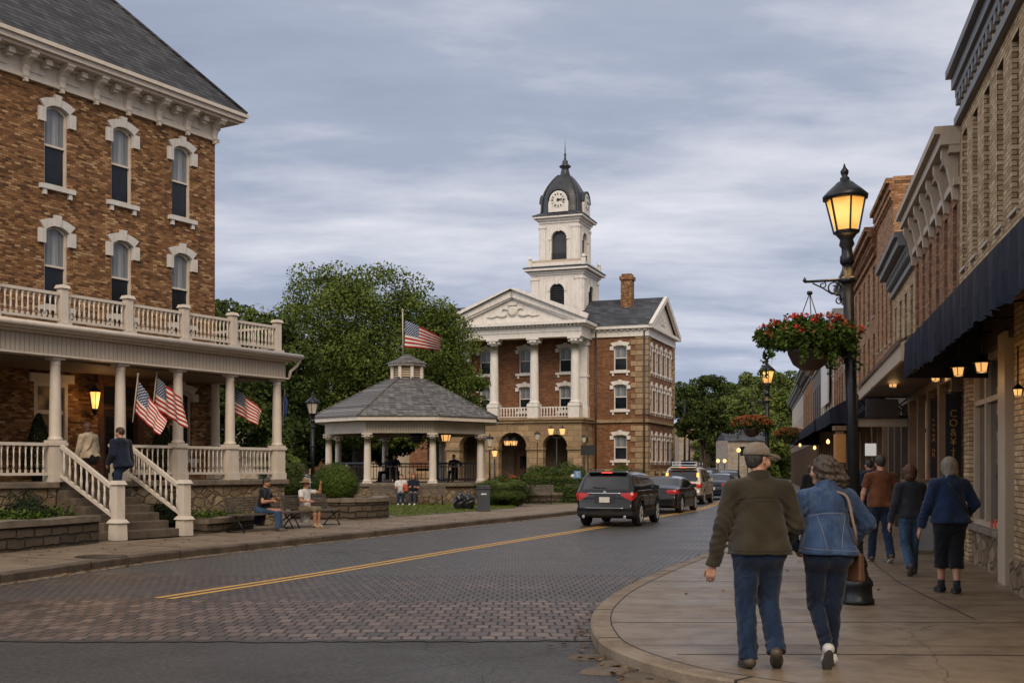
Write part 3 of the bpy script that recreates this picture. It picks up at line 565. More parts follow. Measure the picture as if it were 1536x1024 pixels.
# porch lantern
def wall_lantern(name, loc, s, lit, label, rz=0, root=None):
    r = empty(name, loc, rz); tag(r, label, 'lantern')
    m = MB(); m.lathe([(.02, .62), (.05, .56), (.16, .46), (.165, .44)], (0, 0, 0), 8).lathe([(.03, -.12), (.08, .0), (.09, .03)], (0, 0, 0), 8)
    for k in range(6):
        a = k * math.pi / 3; m.bar((.085 * math.cos(a), .085 * math.sin(a), .02), (.155 * math.cos(a), .155 * math.sin(a), .45), .014)
    m.tube([(0, 0, -.1), (0, .12, -.18), (0, .22, -.1)], .015, 6); o = m.build('lantern_frame', MT['blackiron'], r); o.scale = (s, s, s)
    m = MB(); m.lathe([(.07, .03), (.14, .44)], (0, 0, 0), 6); o = m.build('lamp_glass', MT['lampglass' if lit else 'frost'], r); o.scale = (s, s, s)
    m = MB(); m.lathe([(.01, .1), (.035, .16), (.03, .24), (.01, .28)], (0, 0, 0), 8); o = m.build('bulb', MT['warm'], r); o.scale = (s * 2.0, s * 2.0, s)
    if lit:
        l = bpy.data.lights.new('lamp', 'POINT'); l.energy = lit; l.color = (1, .55, .2); l.shadow_soft_size = .12; lo = bpy.data.objects.new('lamp', l); COL.objects.link(lo); lo.parent = r; lo.location = (0, -.3, .2)
    return r
Mh = H.matrix_basis if False else Matrix.Translation(H.location) @ Matrix.Rotation(H.rotation_euler.z, 4, 'Z')
def hl(x, y, z): return Mh @ Vector((x, y, z))
wall_lantern('porch_lantern', hl(2.95, 2.3, 3.25), 1.05, 12, 'glowing amber lantern on the brick wall of the hotel porch', H.rotation_euler.z)
# low retaining walls beside the steps
def wall_run(name, P, h, th, mat, cap, label, z0=.1, ch=.12, seed=0):
    r = empty(name, (P[0][0], P[0][1], 0), 0, label, 'wall'); ox, oy = P[0]; rr = random.Random(seed)
    V = [Vector((a - ox, b - oy)) for a, b in P]; V = catmull(V, 6) if len(V) > 2 else [V[0].lerp(V[1], k / 8) for k in range(9)]; Q = inner(V, -th)
    m = MB(); hs = h - ch
    A = V; m.strip(z3(A, z0), z3(A, hs)).strip(z3(Q, hs), z3(Q, z0)); n = len(A)
    for e in (0, n - 1): m.add([(A[e].x, A[e].y, z0), (Q[e].x, Q[e].y, z0), (Q[e].x, Q[e].y, hs), (A[e].x, A[e].y, hs)], [(0, 1, 2, 3)])
    m.build('stone_courses', mat, r)
    m = MB(); A2 = inner(V, .05); Q2 = inner(V, -th - .04); jz = [rr.uniform(-.015, .015) for _ in A2]
    m.strip(z3(A2, hs), [(p.x, p.y, h + j) for p, j in zip(A2, jz)]).strip([(p.x, p.y, h + j) for p, j in zip(A2, jz)], [(p.x, p.y, h + j) for p, j in zip(Q2, jz)]).strip([(p.x, p.y, h + j) for p, j in zip(Q2, jz)], z3(Q2, hs)).strip(z3(A2, hs), z3(Q2, hs))
    for e in (0, n - 1): m.add([(A2[e].x, A2[e].y, hs), (Q2[e].x, Q2[e].y, hs), (Q2[e].x, Q2[e].y, h), (A2[e].x, A2[e].y, h)], [(0, 1, 2, 3)])
    bevel(m.build('coping', cap, r), .03); return r
wall_run('retaining_wall', [(-15.5, 15.2), (-12.0, 17.6), (-10.3, 19.3), (-9.3, 21.8), (-8.75, 24.0)], .72, .4, MT['dkstone'], MT['stonecap'], 'long dark weathered retaining wall of rough stone beside the hotel steps', seed=1)
wall_run('retaining_wall', [(-7.35, 27.3), (-6.85, 29.0), (-6.75, 29.6)], .50, .35, MT['dkstone'], MT['stonecap'], 'short low stone wall between the hotel steps and the benches', seed=2)
# ---------------------------------------------------------------- courthouse
CT = empty('courthouse', (.04, 88.7, 0), R(-20), 'red brick courthouse with white columned portico, stone arches and a domed clock tower', 'courthouse')
BASE = -.3
WL, WR = -10.3, 10.05                   # main body
def wing_windows():
    return [(z, x) for x in (-8.1, 7.9) for z in (2.35, 6.3, 9.35)]
W_, H_ = 1.1, 2.0
wh = [(x - W_ / 2, x + W_ / 2, z, z + H_) for z, x in wing_windows()] + [(x - W_ / 2, x + W_ / 2, z, z + H_) for x in (-3.4, 0, 3.4) for z in (6.3, 9.35)]
m = MB(); facade(m, WL, WR, 5.5, 12.6, 3.0, [h for h in wh if h[2] > 5], .3); facade(m, 5.6, WR, 1.7, 5.3, 3.0, [h for h in wh if h[2] < 5 and h[0] > 0], .3); facade(m, WL, -5.6, 1.7, 5.3, 3.0, [h for h in wh if h[2] < 5 and h[0] < 0], .3)
m.box((WL, 3.0, 12.6), (WR, 13, 12.7))
sh = [(3.95 + 1.75 * i, 4.65 + 1.75 * i, z, z + 2.05) for i in range(5) for z in (2.3, 6.2, 9.3)]
facade_side(m, 3.0, 13, 1.7, 12.6, WR, sh, -.3); m.add([(WL, 3, 1.7), (WL, 13, 1.7), (WL, 13, 12.6), (WL, 3, 12.6)], [(0, 1, 2, 3)]).add([(WL, 13, BASE), (WR, 13, BASE), (WR, 13, 12.6), (WL, 13, 12.6)], [(0, 1, 2, 3)])
m.build('brick_wall', MT['cbrick'], CT)
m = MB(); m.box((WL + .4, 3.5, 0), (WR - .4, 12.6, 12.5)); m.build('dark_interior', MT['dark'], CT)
wp = win_proto(W_, H_, .1, 'arch', True, True, 'chwhite', 'chwhite', .28, .2, k=1.5)
for z, x in wing_windows():
    if x > 0 or z > 5: place(wp, CT, (x, 3.0, z))
for x in (-3.4, 0, 3.4):
    for z in (6.3, 9.35): place(wp, CT, (x, 3.0, z))
drop(wp); wp = win_proto(.7, 2.05, .2, 'arch', True, False, 'chwhite', 'chwhite', .2, .0, k=1.15)
for a, b, z0, z1 in sh: place(wp, CT, (WR, (a + b) / 2, z0), rz=R(90))
drop(wp)
# stone base, belt courses, quoins
m = MB(); m.box((5.6, 2.9, BASE), (WR + .12, 3.2, 1.5)).box((WR - .2, 3.2, BASE), (WR + .12, 13, 1.5)).box((WL - .1, 2.9, BASE), (-5.6, 3.2, 1.5)); m.box((5.6, 2.82, 1.5), (WR + .2, 3.2, 1.7)).box((WR - .2, 3.2, 1.5), (WR + .2, 13, 1.7))
m.build('stone_plinth', MT['tanstone'], CT)
m = MB(); m.box((5.6, 2.84, 5.3), (WR + .17, 3.1, 5.55)).box((WR - .1, 3.1, 5.3), (WR + .17, 13, 5.55)).box((WL - .1, 2.84, 5.3), (-5.6, 3.1, 5.55)); m.build('belt_course', MT['tanstone'], CT)
m = MB(); z = 1.7; k = 0
while z < 12.2:
    if not 5.0 < z < 5.55:
        a = (.95, 1.3)[k % 2]; b = (1.0, .7)[k % 2]
        m.box((WR - a, 2.93, z + .02), (WR + .08, 3.25, z + .40)).box((WR - .2, 3.25, z + .02), (WR + .08, 3.0 + b, z + .40)); m.box((WR - .2, 13 - b, z + .02), (WR + .08, 13.05, z + .40)); k += 1
    z += .42
m.build('corner_quoins', MT['tanstone'], CT)
# main cornice and roof with side gable
m = MB(); m.box((5.5, 2.85, 12.0), (WR + .15, 3.0, 12.6)).box((WR, 3.0, 12.0), (WR + .15, 13, 12.6)).box((5.5, 2.55, 12.6), (WR + .5, 3.0, 12.85)).box((WR - .1, 3.0, 12.6), (WR + .5, 13.3, 12.85)).box((WL - .4, 2.55, 12.6), (-5.5, 3.0, 12.85)).box((WL - .1, 2.85, 12.0), (-5.5, 3.0, 12.6))
for i in range(10): m.box((5.7 + i * .46, 2.7, 12.45), (5.9 + i * .46, 2.9, 12.6))
m.build('main_cornice', MT['chwhite'], CT)
rz = 12.85; ry = 8.0; rt = 15.7
m = MB(); m.add([(WL - .5, 2.5, rz), (WR + .55, 2.5, rz), (WR + .55, ry, rt), (WL - .5, ry, rt), (WR + .55, 13.5, rz), (WL - .5, 13.5, rz)], [(0, 1, 2, 3), (3, 2, 4, 5)]); rf = m.build('roof', MT['croof'], CT)
m = MB(); m.add([(WR + .1, 3.0, rz), (WR + .1, 13.0, rz), (WR + .1, ry, rt - .25)], [(0, 1, 2)]); m.build('side_gable', MT['chwhite'], CT)
m = MB()
for ya in (2.5, 13.5): m.bar((WR + .4, ya, rz - .1), (WR + .4, ry, rt - .12), .35, .28, (1, 0, 0))
m.box((WR + .1, 7.4, 13.4), (WR + .18, 8.6, 13.6)); m.lathe([(.35, 0), (.3, .06)], (0, 0, 0), 12, M=Matrix.Translation((WR + .1, ry, 14.1)) @ Matrix.Rotation(R(90), 4, 'Y')); 
for t in range(6):
    a = -.9 + t * .36; m.lathe([(.12, 0), (.08, .08)], (0, 0, 0), 8, M=Matrix.Translation((WR + .1, ry + a, 13.55 + .2 * math.sin(t * 2))) @ Matrix.Rotation(R(90), 4, 'Y'))
m.build('gable_moulding', MT['chwhite'], CT)
m = MB(); m.box((7.1, 6.2, 14.0), (8.0, 7.1, 17.0)).box((7.0, 6.1, 17.0), (8.1, 7.2, 17.3)).box((7.15, 6.25, 17.3), (7.95, 7.05, 17.5)); m.build('chimney', MT['hbrick'], CT)
# portico: arched stone ground floor
PW = 5.62; arches = [(-3.5, 1.0), (.0, 1.17), (3.5, 1.0)]; spring = 3.35
def arch_wall(mb, x0, x1, z0, z1, arcs, spring, M=None, thick=.7, n=12):
    xs = [x0]
    for c, r in arcs: xs += [c - r] + [c - r * math.cos(math.pi * k / n) for k in range(1, n)] + [c + r]
    xs.append(x1)
    def low(x):
        for c, r in arcs:
            if abs(x - c) <= r + 1e-6: return spring + math.sqrt(max(0, r * r - (x - c) ** 2))
        return None
    for y in (0, thick):
        for a, b in zip(xs, xs[1:]):
            mid = (a + b) / 2; inside = low(mid) is not None
            la = low(a) if inside else z0; lb = low(b) if inside else z0
            mb.add([(a, y, la), (b, y, lb), (b, y, z1), (a, y, z1)], [(0, 1, 2, 3)], False, M)
    for a, b in zip(xs, xs[1:]):
        if low((a + b) / 2) is not None: mb.add([(a, 0, low(a)), (b, 0, low(b)), (b, thick, low(b)), (a, thick, low(a))], [(0, 1, 2, 3)], False, M)
    for c, r in arcs:
        for s in (-1, 1): mb.add([(c + s * r, 0, z0), (c + s * r, thick, z0), (c + s * r, thick, spring), (c + s * r, 0, spring)], [(0, 1, 2, 3)], False, M)
m = MB(); arch_wall(m, -PW, PW, BASE, 5.25, arches, spring)
MR = Matrix.Translation((PW, 0, 0)) @ Matrix.Rotation(R(90), 4, 'Z'); arch_wall(m, .0, 3.0, BASE, 5.25, [(1.5, .62)], 3.5, MR, .6)
ML = Matrix.Translation((-PW + .6, 0, 0)) @ Matrix.Rotation(R(90), 4, 'Z'); arch_wall(m, .0, 3.0, BASE, 5.25, [(1.5, .62)], 3.5, ML, .6)
m.build('arched_arcade', MT['tanstone'], CT)
m = MB()
for c, r in arches:                     # moulded arch rings, imposts
    for k in range(14):
        a0 = math.pi * k / 14; a1 = math.pi * (k + 1) / 14
        m.slab([(c + math.cos(a) * q, spring + math.sin(a) * q) for a, q in ((a0, r + .02), (a1, r + .02), (a1, r + .26), (a0, r + .26))], -.1, .05)
    m.slab([(c - .12, spring + r - .02), (c + .12, spring + r - .02), (c + .18, spring + r + .42), (c - .18, spring + r + .42)], -.14, .05)
for a, b in ((-PW - .08, -4.45), (-2.55, -1.12), (1.12, 2.55), (4.45, PW + .08)): m.box((a, -.1, spring - .2), (b, .75, spring + .02))
m.box((PW, -.1, spring - .05), (PW + .08, .95, spring + .12)).box((PW, 2.05, spring - .05), (PW + .08, 3.0, spring + .12))
m.box((-PW - .15, -.15, 5.25), (PW + .15, 3.0, 5.45)).box((-PW - .25, -.25, 5.45), (PW + .25, 3.0, 5.62)); m.build('arch_moulding', MT['tanstone'], CT)
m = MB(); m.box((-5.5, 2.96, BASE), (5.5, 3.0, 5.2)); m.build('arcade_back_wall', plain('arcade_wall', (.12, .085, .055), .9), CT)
m = MB(); m.box((-.75, 2.8, BASE), (.95, 2.93, 3.1)); d = m.build('entrance_door', MT['doorwood'], CT)
m = MB(); m.box((-.35, 2.74, 1.7), (.2, 2.8, 2.7)).box((.45, 2.74, 1.7), (.85, 2.8, 2.7)); m.build('door_pane', MT['glass'], d)
m = MB(); m.box((-.85, 2.72, BASE), (-.72, 2.8, 3.2)).box((.92, 2.72, BASE), (1.05, 2.8, 3.2)).box((.27, 2.72, BASE), (.36, 2.8, 3.1)).box((-.35, 2.74, .4), (.2, 2.79, 1.3)); m.build('door_frame', MT['darkwood'], d)
# columns, balustrade, entablature, pediment
CXS = [-5.0, -1.7, 1.65, 4.98]
for x in CXS:
    m = MB(); m.box((x - .44, .01, 5.62), (x + .44, .89, 6.5)).box((x - .48, -.03, 6.5), (x + .48, .93, 6.62)); o = m.build('column_pedestal', MT['chwhite'], CT)
    m = MB(); column(m, (x, .45), .35, .295, 6.62, 11.85, 20, True); m.build('column', MT['chwhite'], CT)
for x, y in ((5.0, 2.75), (-5.0, 2.75)):
    m = MB(); m.box((x - .35, y - .3, 5.62), (x + .35, y + .24, 11.4)).box((x - .45, y - .4, 11.4), (x + .45, y + .24, 11.85)).box((x - .42, y - .36, 5.62), (x + .42, y + .24, 6.6)).box((x - .42, y - .36, 8.9), (x + .42, y + .24, 9.1)); m.build('pilaster', MT['chwhite'], CT)
for a, b in zip(CXS, CXS[1:]):
    rail_section(CT, a + .45, b - .45, 5.7, 6.5, .45, .23, name='balustrade', bal='balustrade_baluster', mat='chwhite', bw=.11)
rail_section(CT, .95, 2.45, 5.7, 6.5, 4.98, .25, axis='y', name='balustrade', bal='balustrade_baluster', mat='chwhite', bw=.11)
m = MB(); m.box((-PW, -.0, 11.85), (PW, .9, 12.25)).box((-PW, -.05, 12.25), (PW, .9, 12.65)).box((PW - .9, .9, 11.85), (PW, 3.0, 12.65)).box((-PW, .9, 11.85), (-PW + .9, 3.0, 12.65)).box((-PW - .2, -.2, 12.65), (PW + .2, 3.0, 12.8)).box((-PW - .5, -.55, 12.8), (PW + .5, 3.2, 13.05))
for i in range(38): m.box((-PW - .1 + i * .3, -.34, 12.66), (-PW + .05 + i * .3, -.2, 12.8))
for i in range(10): m.box((PW + .2, -.1 + i * .3, 12.66), (PW + .34, .05 + i * .3, 12.8))
m.build('entablature', MT['chwhite'], CT)
pt = 15.45; m = MB(); m.add([(-PW - .1, .1, 13.05), (PW + .1, .1, 13.05), (0, .1, pt - .25)], [(0, 1, 2)]); m.build('pediment_face', MT['chwhite'], CT)
m = MB()
for s in (-1, 1):
    m.bar((s * (PW + .5), -.15, 13.15), (0, -.15, pt + .03), .75, .22, (0, 1, 0)); m.bar((s * (PW + .1), -.05, 12.98), (0, -.05, pt - .2), .5, .18, (0, 1, 0))
    for i in range(17): t = (i + .7) / 18; m.box((s * (PW + .1) * (1 - t) - .07, -.28, 12.90 + (pt - .2 - 12.98) * t), (s * (PW + .1) * (1 - t) + .07, -.1, 13.0 + (pt - .2 - 12.98) * t))
m.build('pediment_moulding', MT['chwhite'], CT)
m = MB()                                 # carved crest: shield with scrolls
Mc = Matrix.Translation((0, .1, 14.0)) @ Matrix.Rotation(R(90), 4, 'X'); m.lathe([(.46, 0), (.42, .1), (.3, .12), (.28, .2)], (0, 0, 0), 16, M=Mc)
m.slab([(-.3, 14.45), (.3, 14.45), (.36, 14.62), (-.36, 14.62)], -.08, .1)
for s in (-1, 1): m.tube([(s * .5, .04, 13.75), (s * .9, .02, 13.62), (s * 1.3, .02, 13.72), (s * 1.7, .02, 13.58), (s * 2.2, .04, 13.62)], [.13, .1, .08, .07, .03], 6); m.tube([(s * .45, .04, 14.1), (s * .7, .02, 14.25), (s * .85, .02, 14.1)], .07, 6)
m.build('carved_crest', MT['trim'], CT)
m = MB(); m.add([(-PW - .55, -.55, 13.1), (0, -.55, pt + .22), (0, 6, pt + .22), (-PW - .55, 6, 13.1), (PW + .55, -.55, 13.1), (PW + .55, 6, 13.1)], [(0, 1, 2, 3), (1, 4, 5, 2)]); m.build('portico_roof', MT['croof'], CT)
m = MB(); m.tube([(5.95, 2.85, 0), (5.95, 2.85, 12.4)], .07, 8); m.build('downpipe', MT['dome'], CT); m = MB(); m.tube([(WR - .2, 2.82, 0), (WR - .2, 2.82, 12.4)], .06, 8); m.build('downpipe', MT['dome'], CT)
# clock tower
tx, ty = 1.75, 8.2
def tier(m, a, z0, z1): m.box((tx - a, ty - a, z0), (tx + a, ty + a, z1))
def tier_frames(m, a, z0, z1, pw, ar, az):    # corner pilasters and arch surrounds on front and right faces
    for s1 in (-1, 1):
        for s2 in (-1, 1):
            m.box((tx + s1 * a - pw / 2 - (s1 * pw * .35), ty + s2 * a - pw / 2 - (s2 * pw * .35), z0), (tx + s1 * a + pw / 2 - (s1 * pw * .35), ty + s2 * a + pw / 2 - (s2 * pw * .35), z1))
def tower_face(mb, a, z0, z1, rad, spr, pan, M):
    arch_wall(mb, -a, a, z0, z1, [(0, rad)], spr, M, .25)
def fm(k, a):                            # face k of a square of half size a centred on the tower
    return Matrix.Translation((tx, ty, 0)) @ Matrix.Rotation(R(90 * k), 4, 'Z') @ Matrix.Translation((0, -a, 0))
m = MB(); a1 = 2.25; a2 = 1.7
for k in range(4):
    tower_face(m, a1, 12.9, 17.7, .62, 16.35, 0, fm(k, a1)); tower_face(m, a2, 18.6, 22.1, .66, 20.8, 0, fm(k, a2))
    for s in (-1, 1):
        m.box((s * (a1 - .35) - .3, -.08, 12.9), (s * (a1 - .35) + .3, 0, 17.5), fm(k, a1)); m.box((s * (a1 - .35) - .36, -.13, 17.3), (s * (a1 - .35) + .36, 0, 17.5), fm(k, a1))
        m.box((s * (a1 - 1.15) - .12, -.05, 12.9), (s * (a1 - 1.15) + .12, 0, 17.5), fm(k, a1))
        m.box((s * (a2 - .28) - .25, -.08, 18.6), (s * (a2 - .28) + .25, 0, 21.9), fm(k, a2)); m.box((s * (a2 - .28) - .31, -.13, 21.7), (s * (a2 - .28) + .31, 0, 21.9), fm(k, a2))
        m.box((s * (a2 - .78) - .1, -.05, 18.6), (s * (a2 - .78) + .1, 0, 21.9), fm(k, a2)); m.box((s * .82 - .16, -.09, 20.72), (s * .82 + .16, 0, 20.82), fm(k, a2))
    for i in range(12):
        for r, sp, aa in ((.66, 20.8, a2), (.62, 16.35, a1)):
            b0 = math.pi * i / 12; b1 = math.pi * (i + 1) / 12; m.slab([(math.cos(b) * q, sp + math.sin(b) * q) for b, q in ((b0, r + .02), (b1, r + .02), (b1, r + .17), (b0, r + .17))], -.07, .04, fm(k, aa))
    m.slab([(-.08, 16.9), (.08, 16.9), (.14, 17.35), (-.14, 17.35)], -.12, .04, fm(k, a1)); m.slab([(-.07, 21.4), (.07, 21.4), (.1, 21.75), (-.1, 21.75)], -.1, .04, fm(k, a2))
for (aa, z) in ((a1 + .1, 17.7), (a1 + .22, 17.85), (a1 + .5, 18.05)): tier(m, aa, z, z + (.15 if z < 18 else .2))
for (aa, z) in ((a2 + .08, 22.1), (a2 + .2, 22.3), (a2 + .45, 22.5)): tier(m, aa, z, z + (.2 if z < 22.5 else .16))
for k in range(4):
    m.box((-a1 - .1, -.06, 18.45), (a1 + .1, .08, 18.72), fm(k, a1 + .1))
    for s in (-1, 1): m.box((s * (a1 + .08) - .16, -.1, 18.3), (s * (a1 + .08) + .16, .2, 18.95), fm(k, a1 + .1)); m.lathe([(.05, 18.95), (.16, 19.05), (.13, 19.2), (.03, 19.32)], (s * (a1 + .08), .05, 0), 8, M=fm(k, a1 + .1))
m.build('tower_wall', MT['chwhite'], CT)
m = MB(); tier(m, a1 + .56, 18.25, 18.33); m.add([(tx + sx1 * (a1 + .56), ty + sy1 * (a1 + .56), 18.33) for sx1, sy1 in ((-1, -1), (1, -1), (1, 1), (-1, 1))] + [(tx + sx1 * (a2 + .1), ty + sy1 * (a2 + .1), 18.6) for sx1, sy1 in ((-1, -1), (1, -1), (1, 1), (-1, 1))], [(i, (i + 1) % 4, 4 + (i + 1) % 4, 4 + i) for i in range(4)])
tier(m, a2 + .5, 22.66, 22.74); m.add([(tx + sx1 * (a2 + .5), ty + sy1 * (a2 + .5), 22.74) for sx1, sy1 in ((-1, -1), (1, -1), (1, 1), (-1, 1))] + [(tx + sx1 * (a2 + .0), ty + sy1 * a2, 23.0) for sx1, sy1 in ((-1, -1), (1, -1), (1, 1), (-1, 1))], [(i, (i + 1) % 4, 4 + (i + 1) % 4, 4 + i) for i in range(4)])
m.build('tower_cornice_roof', MT['croof'], CT)
m = MB(); m.box((tx - a1 - .05, ty - a1 - .05, 18.34), (tx + a1, ty - a1 + .1, 18.95)); m.build('tower_parapet', MT['beige'], CT)
m = MB()
for k in range(4):
    for i in range(11): z = 14.9 + i * .19; m.add([(-.6, .02, z), (.6, .02, z), (.6, .14, z + .15), (-.6, .14, z + .15)], [(0, 1, 2, 3)], False, fm(k, a1))
m.box((tx - a1 + .3, ty - a1 + .3, 13), (tx + a1 - .3, ty + a1 - .3, 17.6)); m.box((tx - a2 + .28, ty - a2 + .28, 18.6), (tx + a2 - .28, ty + a2 - .28, 22)); m.build('louvre', MT['dome'], CT)
m = MB()
for k in range(4):
    m.box((-.66, -.05, 19.55), (.66, .0, 19.6), fm(k, a2))
    for i in range(9): m.box((-.64 + i * .155, -.04, 18.7), (-.61 + i * .155, -.01, 19.55), fm(k, a2))
m.build('belfry_grille', MT['blackiron'], CT)
# dome: square plan with curved sides
m = MB(); prof = [(1.84, 22.95), (1.87, 23.1), (1.84, 23.2), (1.80, 24.0), (1.74, 24.6), (1.6, 25.2), (1.34, 25.85), (1.02, 26.45), (.72, 26.9), (.5, 27.15)]
n = 32
def sq(a, r):                            # rounded square
    c, s_ = math.cos(a), math.sin(a); q = (abs(c) ** 5 + abs(s_) ** 5) ** (-.2); return (tx + c * q * r, ty + s_ * q * r)
b = len(m.v)
for r, z in prof:
    for k in range(n): x, y = sq(2 * math.pi * k / n, r * .97); m.v.append((x, y, z))
for i in range(len(prof) - 1):
    for k in range(n): m.f.append([b + i * n + k, b + i * n + (k + 1) % n, b + (i + 1) * n + (k + 1) % n, b + (i + 1) * n + k]); m.m.append(0); m.sm.append(True)
for sx1 in (-1, 1):
    for sy1 in (-1, 1):
        m.tube([(*[c0 + s0 * r * .86 for c0, s0 in ((tx, sx1), (ty, sy1))], z) for r, z in prof], .07, 6)
m.lathe([(.52, 27.1), (.44, 27.2), (.36, 27.6), (.3, 27.9), (.48, 28.05), (.52, 28.15), (.32, 28.3), (.22, 28.5), (.26, 28.62), (.12, 28.8), (.07, 29.2), (.12, 29.35), (.05, 29.5), (.03, 30.2), (.005, 30.9)], (tx, ty, 0), 12)
m.v = [(x, y, 22.95 + (z - 22.95) * .82) for x, y, z in m.v]; m.build('dome', MT['dome'], CT)
for k in range(4):
    f = fm(k, 1.88); m = MB(); m.slab([(-.85, 22.98), (.85, 22.98), (.85, 23.75)] + [(.78 * math.cos(math.pi * i / 12), 23.95 + .78 * math.sin(math.pi * i / 12)) for i in range(13)] + [(-.85, 23.75)], -.06, .5, f); dm = m.build('clock_dormer', MT['chwhite'], CT)
    m = MB(); pts = [(.86 * math.cos(math.pi * i / 12), 23.95 + .86 * math.sin(math.pi * i / 12)) for i in range(13)]; m.strip([(a, -.12, z) for a, z in pts], [(a * 1.05, -.12, 23.95 + (z - 23.95) * 1.12) for a, z in pts]); m.strip([(a * 1.05, -.12, 23.95 + (z - 23.95) * 1.12) for a, z in pts], [(a * 1.05, 1.0, 23.95 + (z - 23.95) * 1.12) for a, z in pts]); m.v = [tuple(f @ Vector(v)) for v in m.v]; m.build('dormer_roof', MT['dome'], CT)
    Mf = f @ Matrix.Translation((0, -.06, 23.95)) @ Matrix.Rotation(R(90), 4, 'X')
    m = MB(); m.lathe([(.64, 0), (.62, .03)], (0, 0, 0), 32, M=Mf); fc = m.build('clock_face', plain('clock_dial', (.62, .59, .52), .4), dm)
    m = MB()
    for h in range(12):
        a = h * math.pi / 6; Mn = Mf @ Matrix.Rotation(a, 4, 'Z'); m.box((-.028, .42, .03), (.028, .58, .045), Mn)
        if h % 3 != 1: m.box((-.065, .42, .03), (-.04, .58, .045), Mn)
        if h % 2: m.box((.04, .42, .03), (.065, .58, .045), Mn)
    m.lathe([(.14, .03), (.12, .05)], (0, 0, 0), 14, M=Mf)
    m.box((-.03, 0, .05), (.03, .36, .06), Mf @ Matrix.Rotation(R(-75), 4, 'Z')).box((-.022, 0, .05), (.022, .55, .06), Mf @ Matrix.Rotation(R(-100), 4, 'Z')); m.build('clock_numerals_and_hands', MT['blackiron'], fc)
# lit twin lanterns in the arcade
def lantern_box(m, c, s): pass
# ---------------------------------------------------------------- foliage
def leafmat(name, c1, c2, c3):
    m = NM(name, .75, 0, .12); a = m.n('ShaderNodeAttribute', attribute_name='tone'); c = m.ramp(a.outputs['Fac'], [(0, c1), (.55, c2), (1, c3)]); m.base(c)
    m.b.inputs['Subsurface Weight'].default_value = 0
    m.b.inputs['Transmission Weight'].default_value = 0; return m.m
MT['leaf'] = leafmat('tree_leaves', (.040, .062, .012), (.088, .120, .022), (.165, .192, .042))
MT['leaf2'] = leafmat('dark_leaves', (.024, .038, .010), (.048, .070, .016), (.085, .11, .024))
MT['leaf3'] = leafmat('far_leaves', (.050, .072, .020), (.095, .122, .032), (.155, .178, .050))
MT['box'] = leafmat('boxwood_leaves', (.026, .046, .008), (.056, .088, .014), (.105, .15, .026))
MT['conifer'] = leafmat('conifer_leaves', (.010, .016, .008), (.02, .03, .013), (.04, .055, .022))
MT['red'] = leafmat('red_petals', (.30, .015, .012), (.52, .03, .02), (.62, .10, .05))
MT['orange'] = leafmat('rust_petals', (.16, .035, .014), (.28, .075, .028), (.38, .14, .06))
MT['bark'] = plain('bark', (.05, .038, .028), .9, 0, .4, 4, .7, 14)
def leaves(name, pts, size, mats, parent=None, seed=0, nrm=None, tone=None, up=.25, idx=None, jitter=.5, asp=.62):
    n = len(pts); r = np.random.default_rng(seed); pts = np.asarray(pts, float)
    N = r.normal(size=(n, 3));
    if nrm is not None: N = N * .55 + nrm
    N[:, 2] += up; N /= np.linalg.norm(N, axis=1)[:, None] + 1e-9
    T = np.cross(N, r.normal(size=(n, 3))); T /= np.linalg.norm(T, axis=1)[:, None] + 1e-9; B = np.cross(N, T)
    s = (size * (1 + jitter * (r.random(n) - .5) * 2))[:, None] * .5 if not np.isscalar(size) or True else size
    V = np.empty((n, 4, 3)); V[:, 0] = pts - T * s; V[:, 1] = pts - B * s * asp + N * s * .18; V[:, 2] = pts + T * s; V[:, 3] = pts + B * s * asp + N * s * .18
    me = bpy.data.meshes.new(name); me.vertices.add(n * 4); me.vertices.foreach_set('co', V.reshape(-1)); me.loops.add(n * 4); me.loops.foreach_set('vertex_index', np.arange(n * 4, dtype=np.int32))
    me.polygons.add(n); me.polygons.foreach_set('loop_start', np.arange(0, n * 4, 4, dtype=np.int32)); me.polygons.foreach_set('loop_total', np.full(n, 4, dtype=np.int32))
    if idx is not None: me.polygons.foreach_set('material_index', np.asarray(idx, dtype=np.int32))
    me.update(calc_edges=True); at_ = me.attributes.new('tone', 'FLOAT', 'FACE'); t = r.random(n) if tone is None else np.clip(tone, 0, 1); at_.data.foreach_set('value', t.astype(np.float32))
    return link(name, me, mats, parent)
def blob(r, n, c, rad, shell=.35):
    d = r.normal(size=(n, 3)); d /= np.linalg.norm(d, axis=1)[:, None]; q = 1 - shell * r.random(n) ** 1.6; return np.asarray(c) + d * q[:, None] * np.asarray(rad), d
def crown_points(seed, rad, ncl, per, cr=(.16, .3), flat=.75, bottom=-.75, core=.12, top=None):
    r = np.random.default_rng(seed); P = []; D = []; T = []; rad = np.asarray(rad, float); mr = rad.mean(); C = []
    k = 0
    while len(C) < ncl:
        d = r.normal(size=3); d /= np.linalg.norm(d); q = r.uniform(.25, .93) if r.random() < .3 else r.uniform(.76, .98)
        c = d * q
        if c[2] < bottom: continue
        C.append(c * rad)
    for c in C:
        cr_ = mr * r.uniform(*cr); tone = r.uniform(-.22, .22); n = int(per * (cr_ / mr / .22) ** 2); p, d = blob(r, n, c, (cr_, cr_, cr_ * flat), .5)
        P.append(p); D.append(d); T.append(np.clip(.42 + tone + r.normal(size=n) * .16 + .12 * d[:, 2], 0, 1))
    return np.vstack(P), np.vstack(D), np.concatenate(T), C
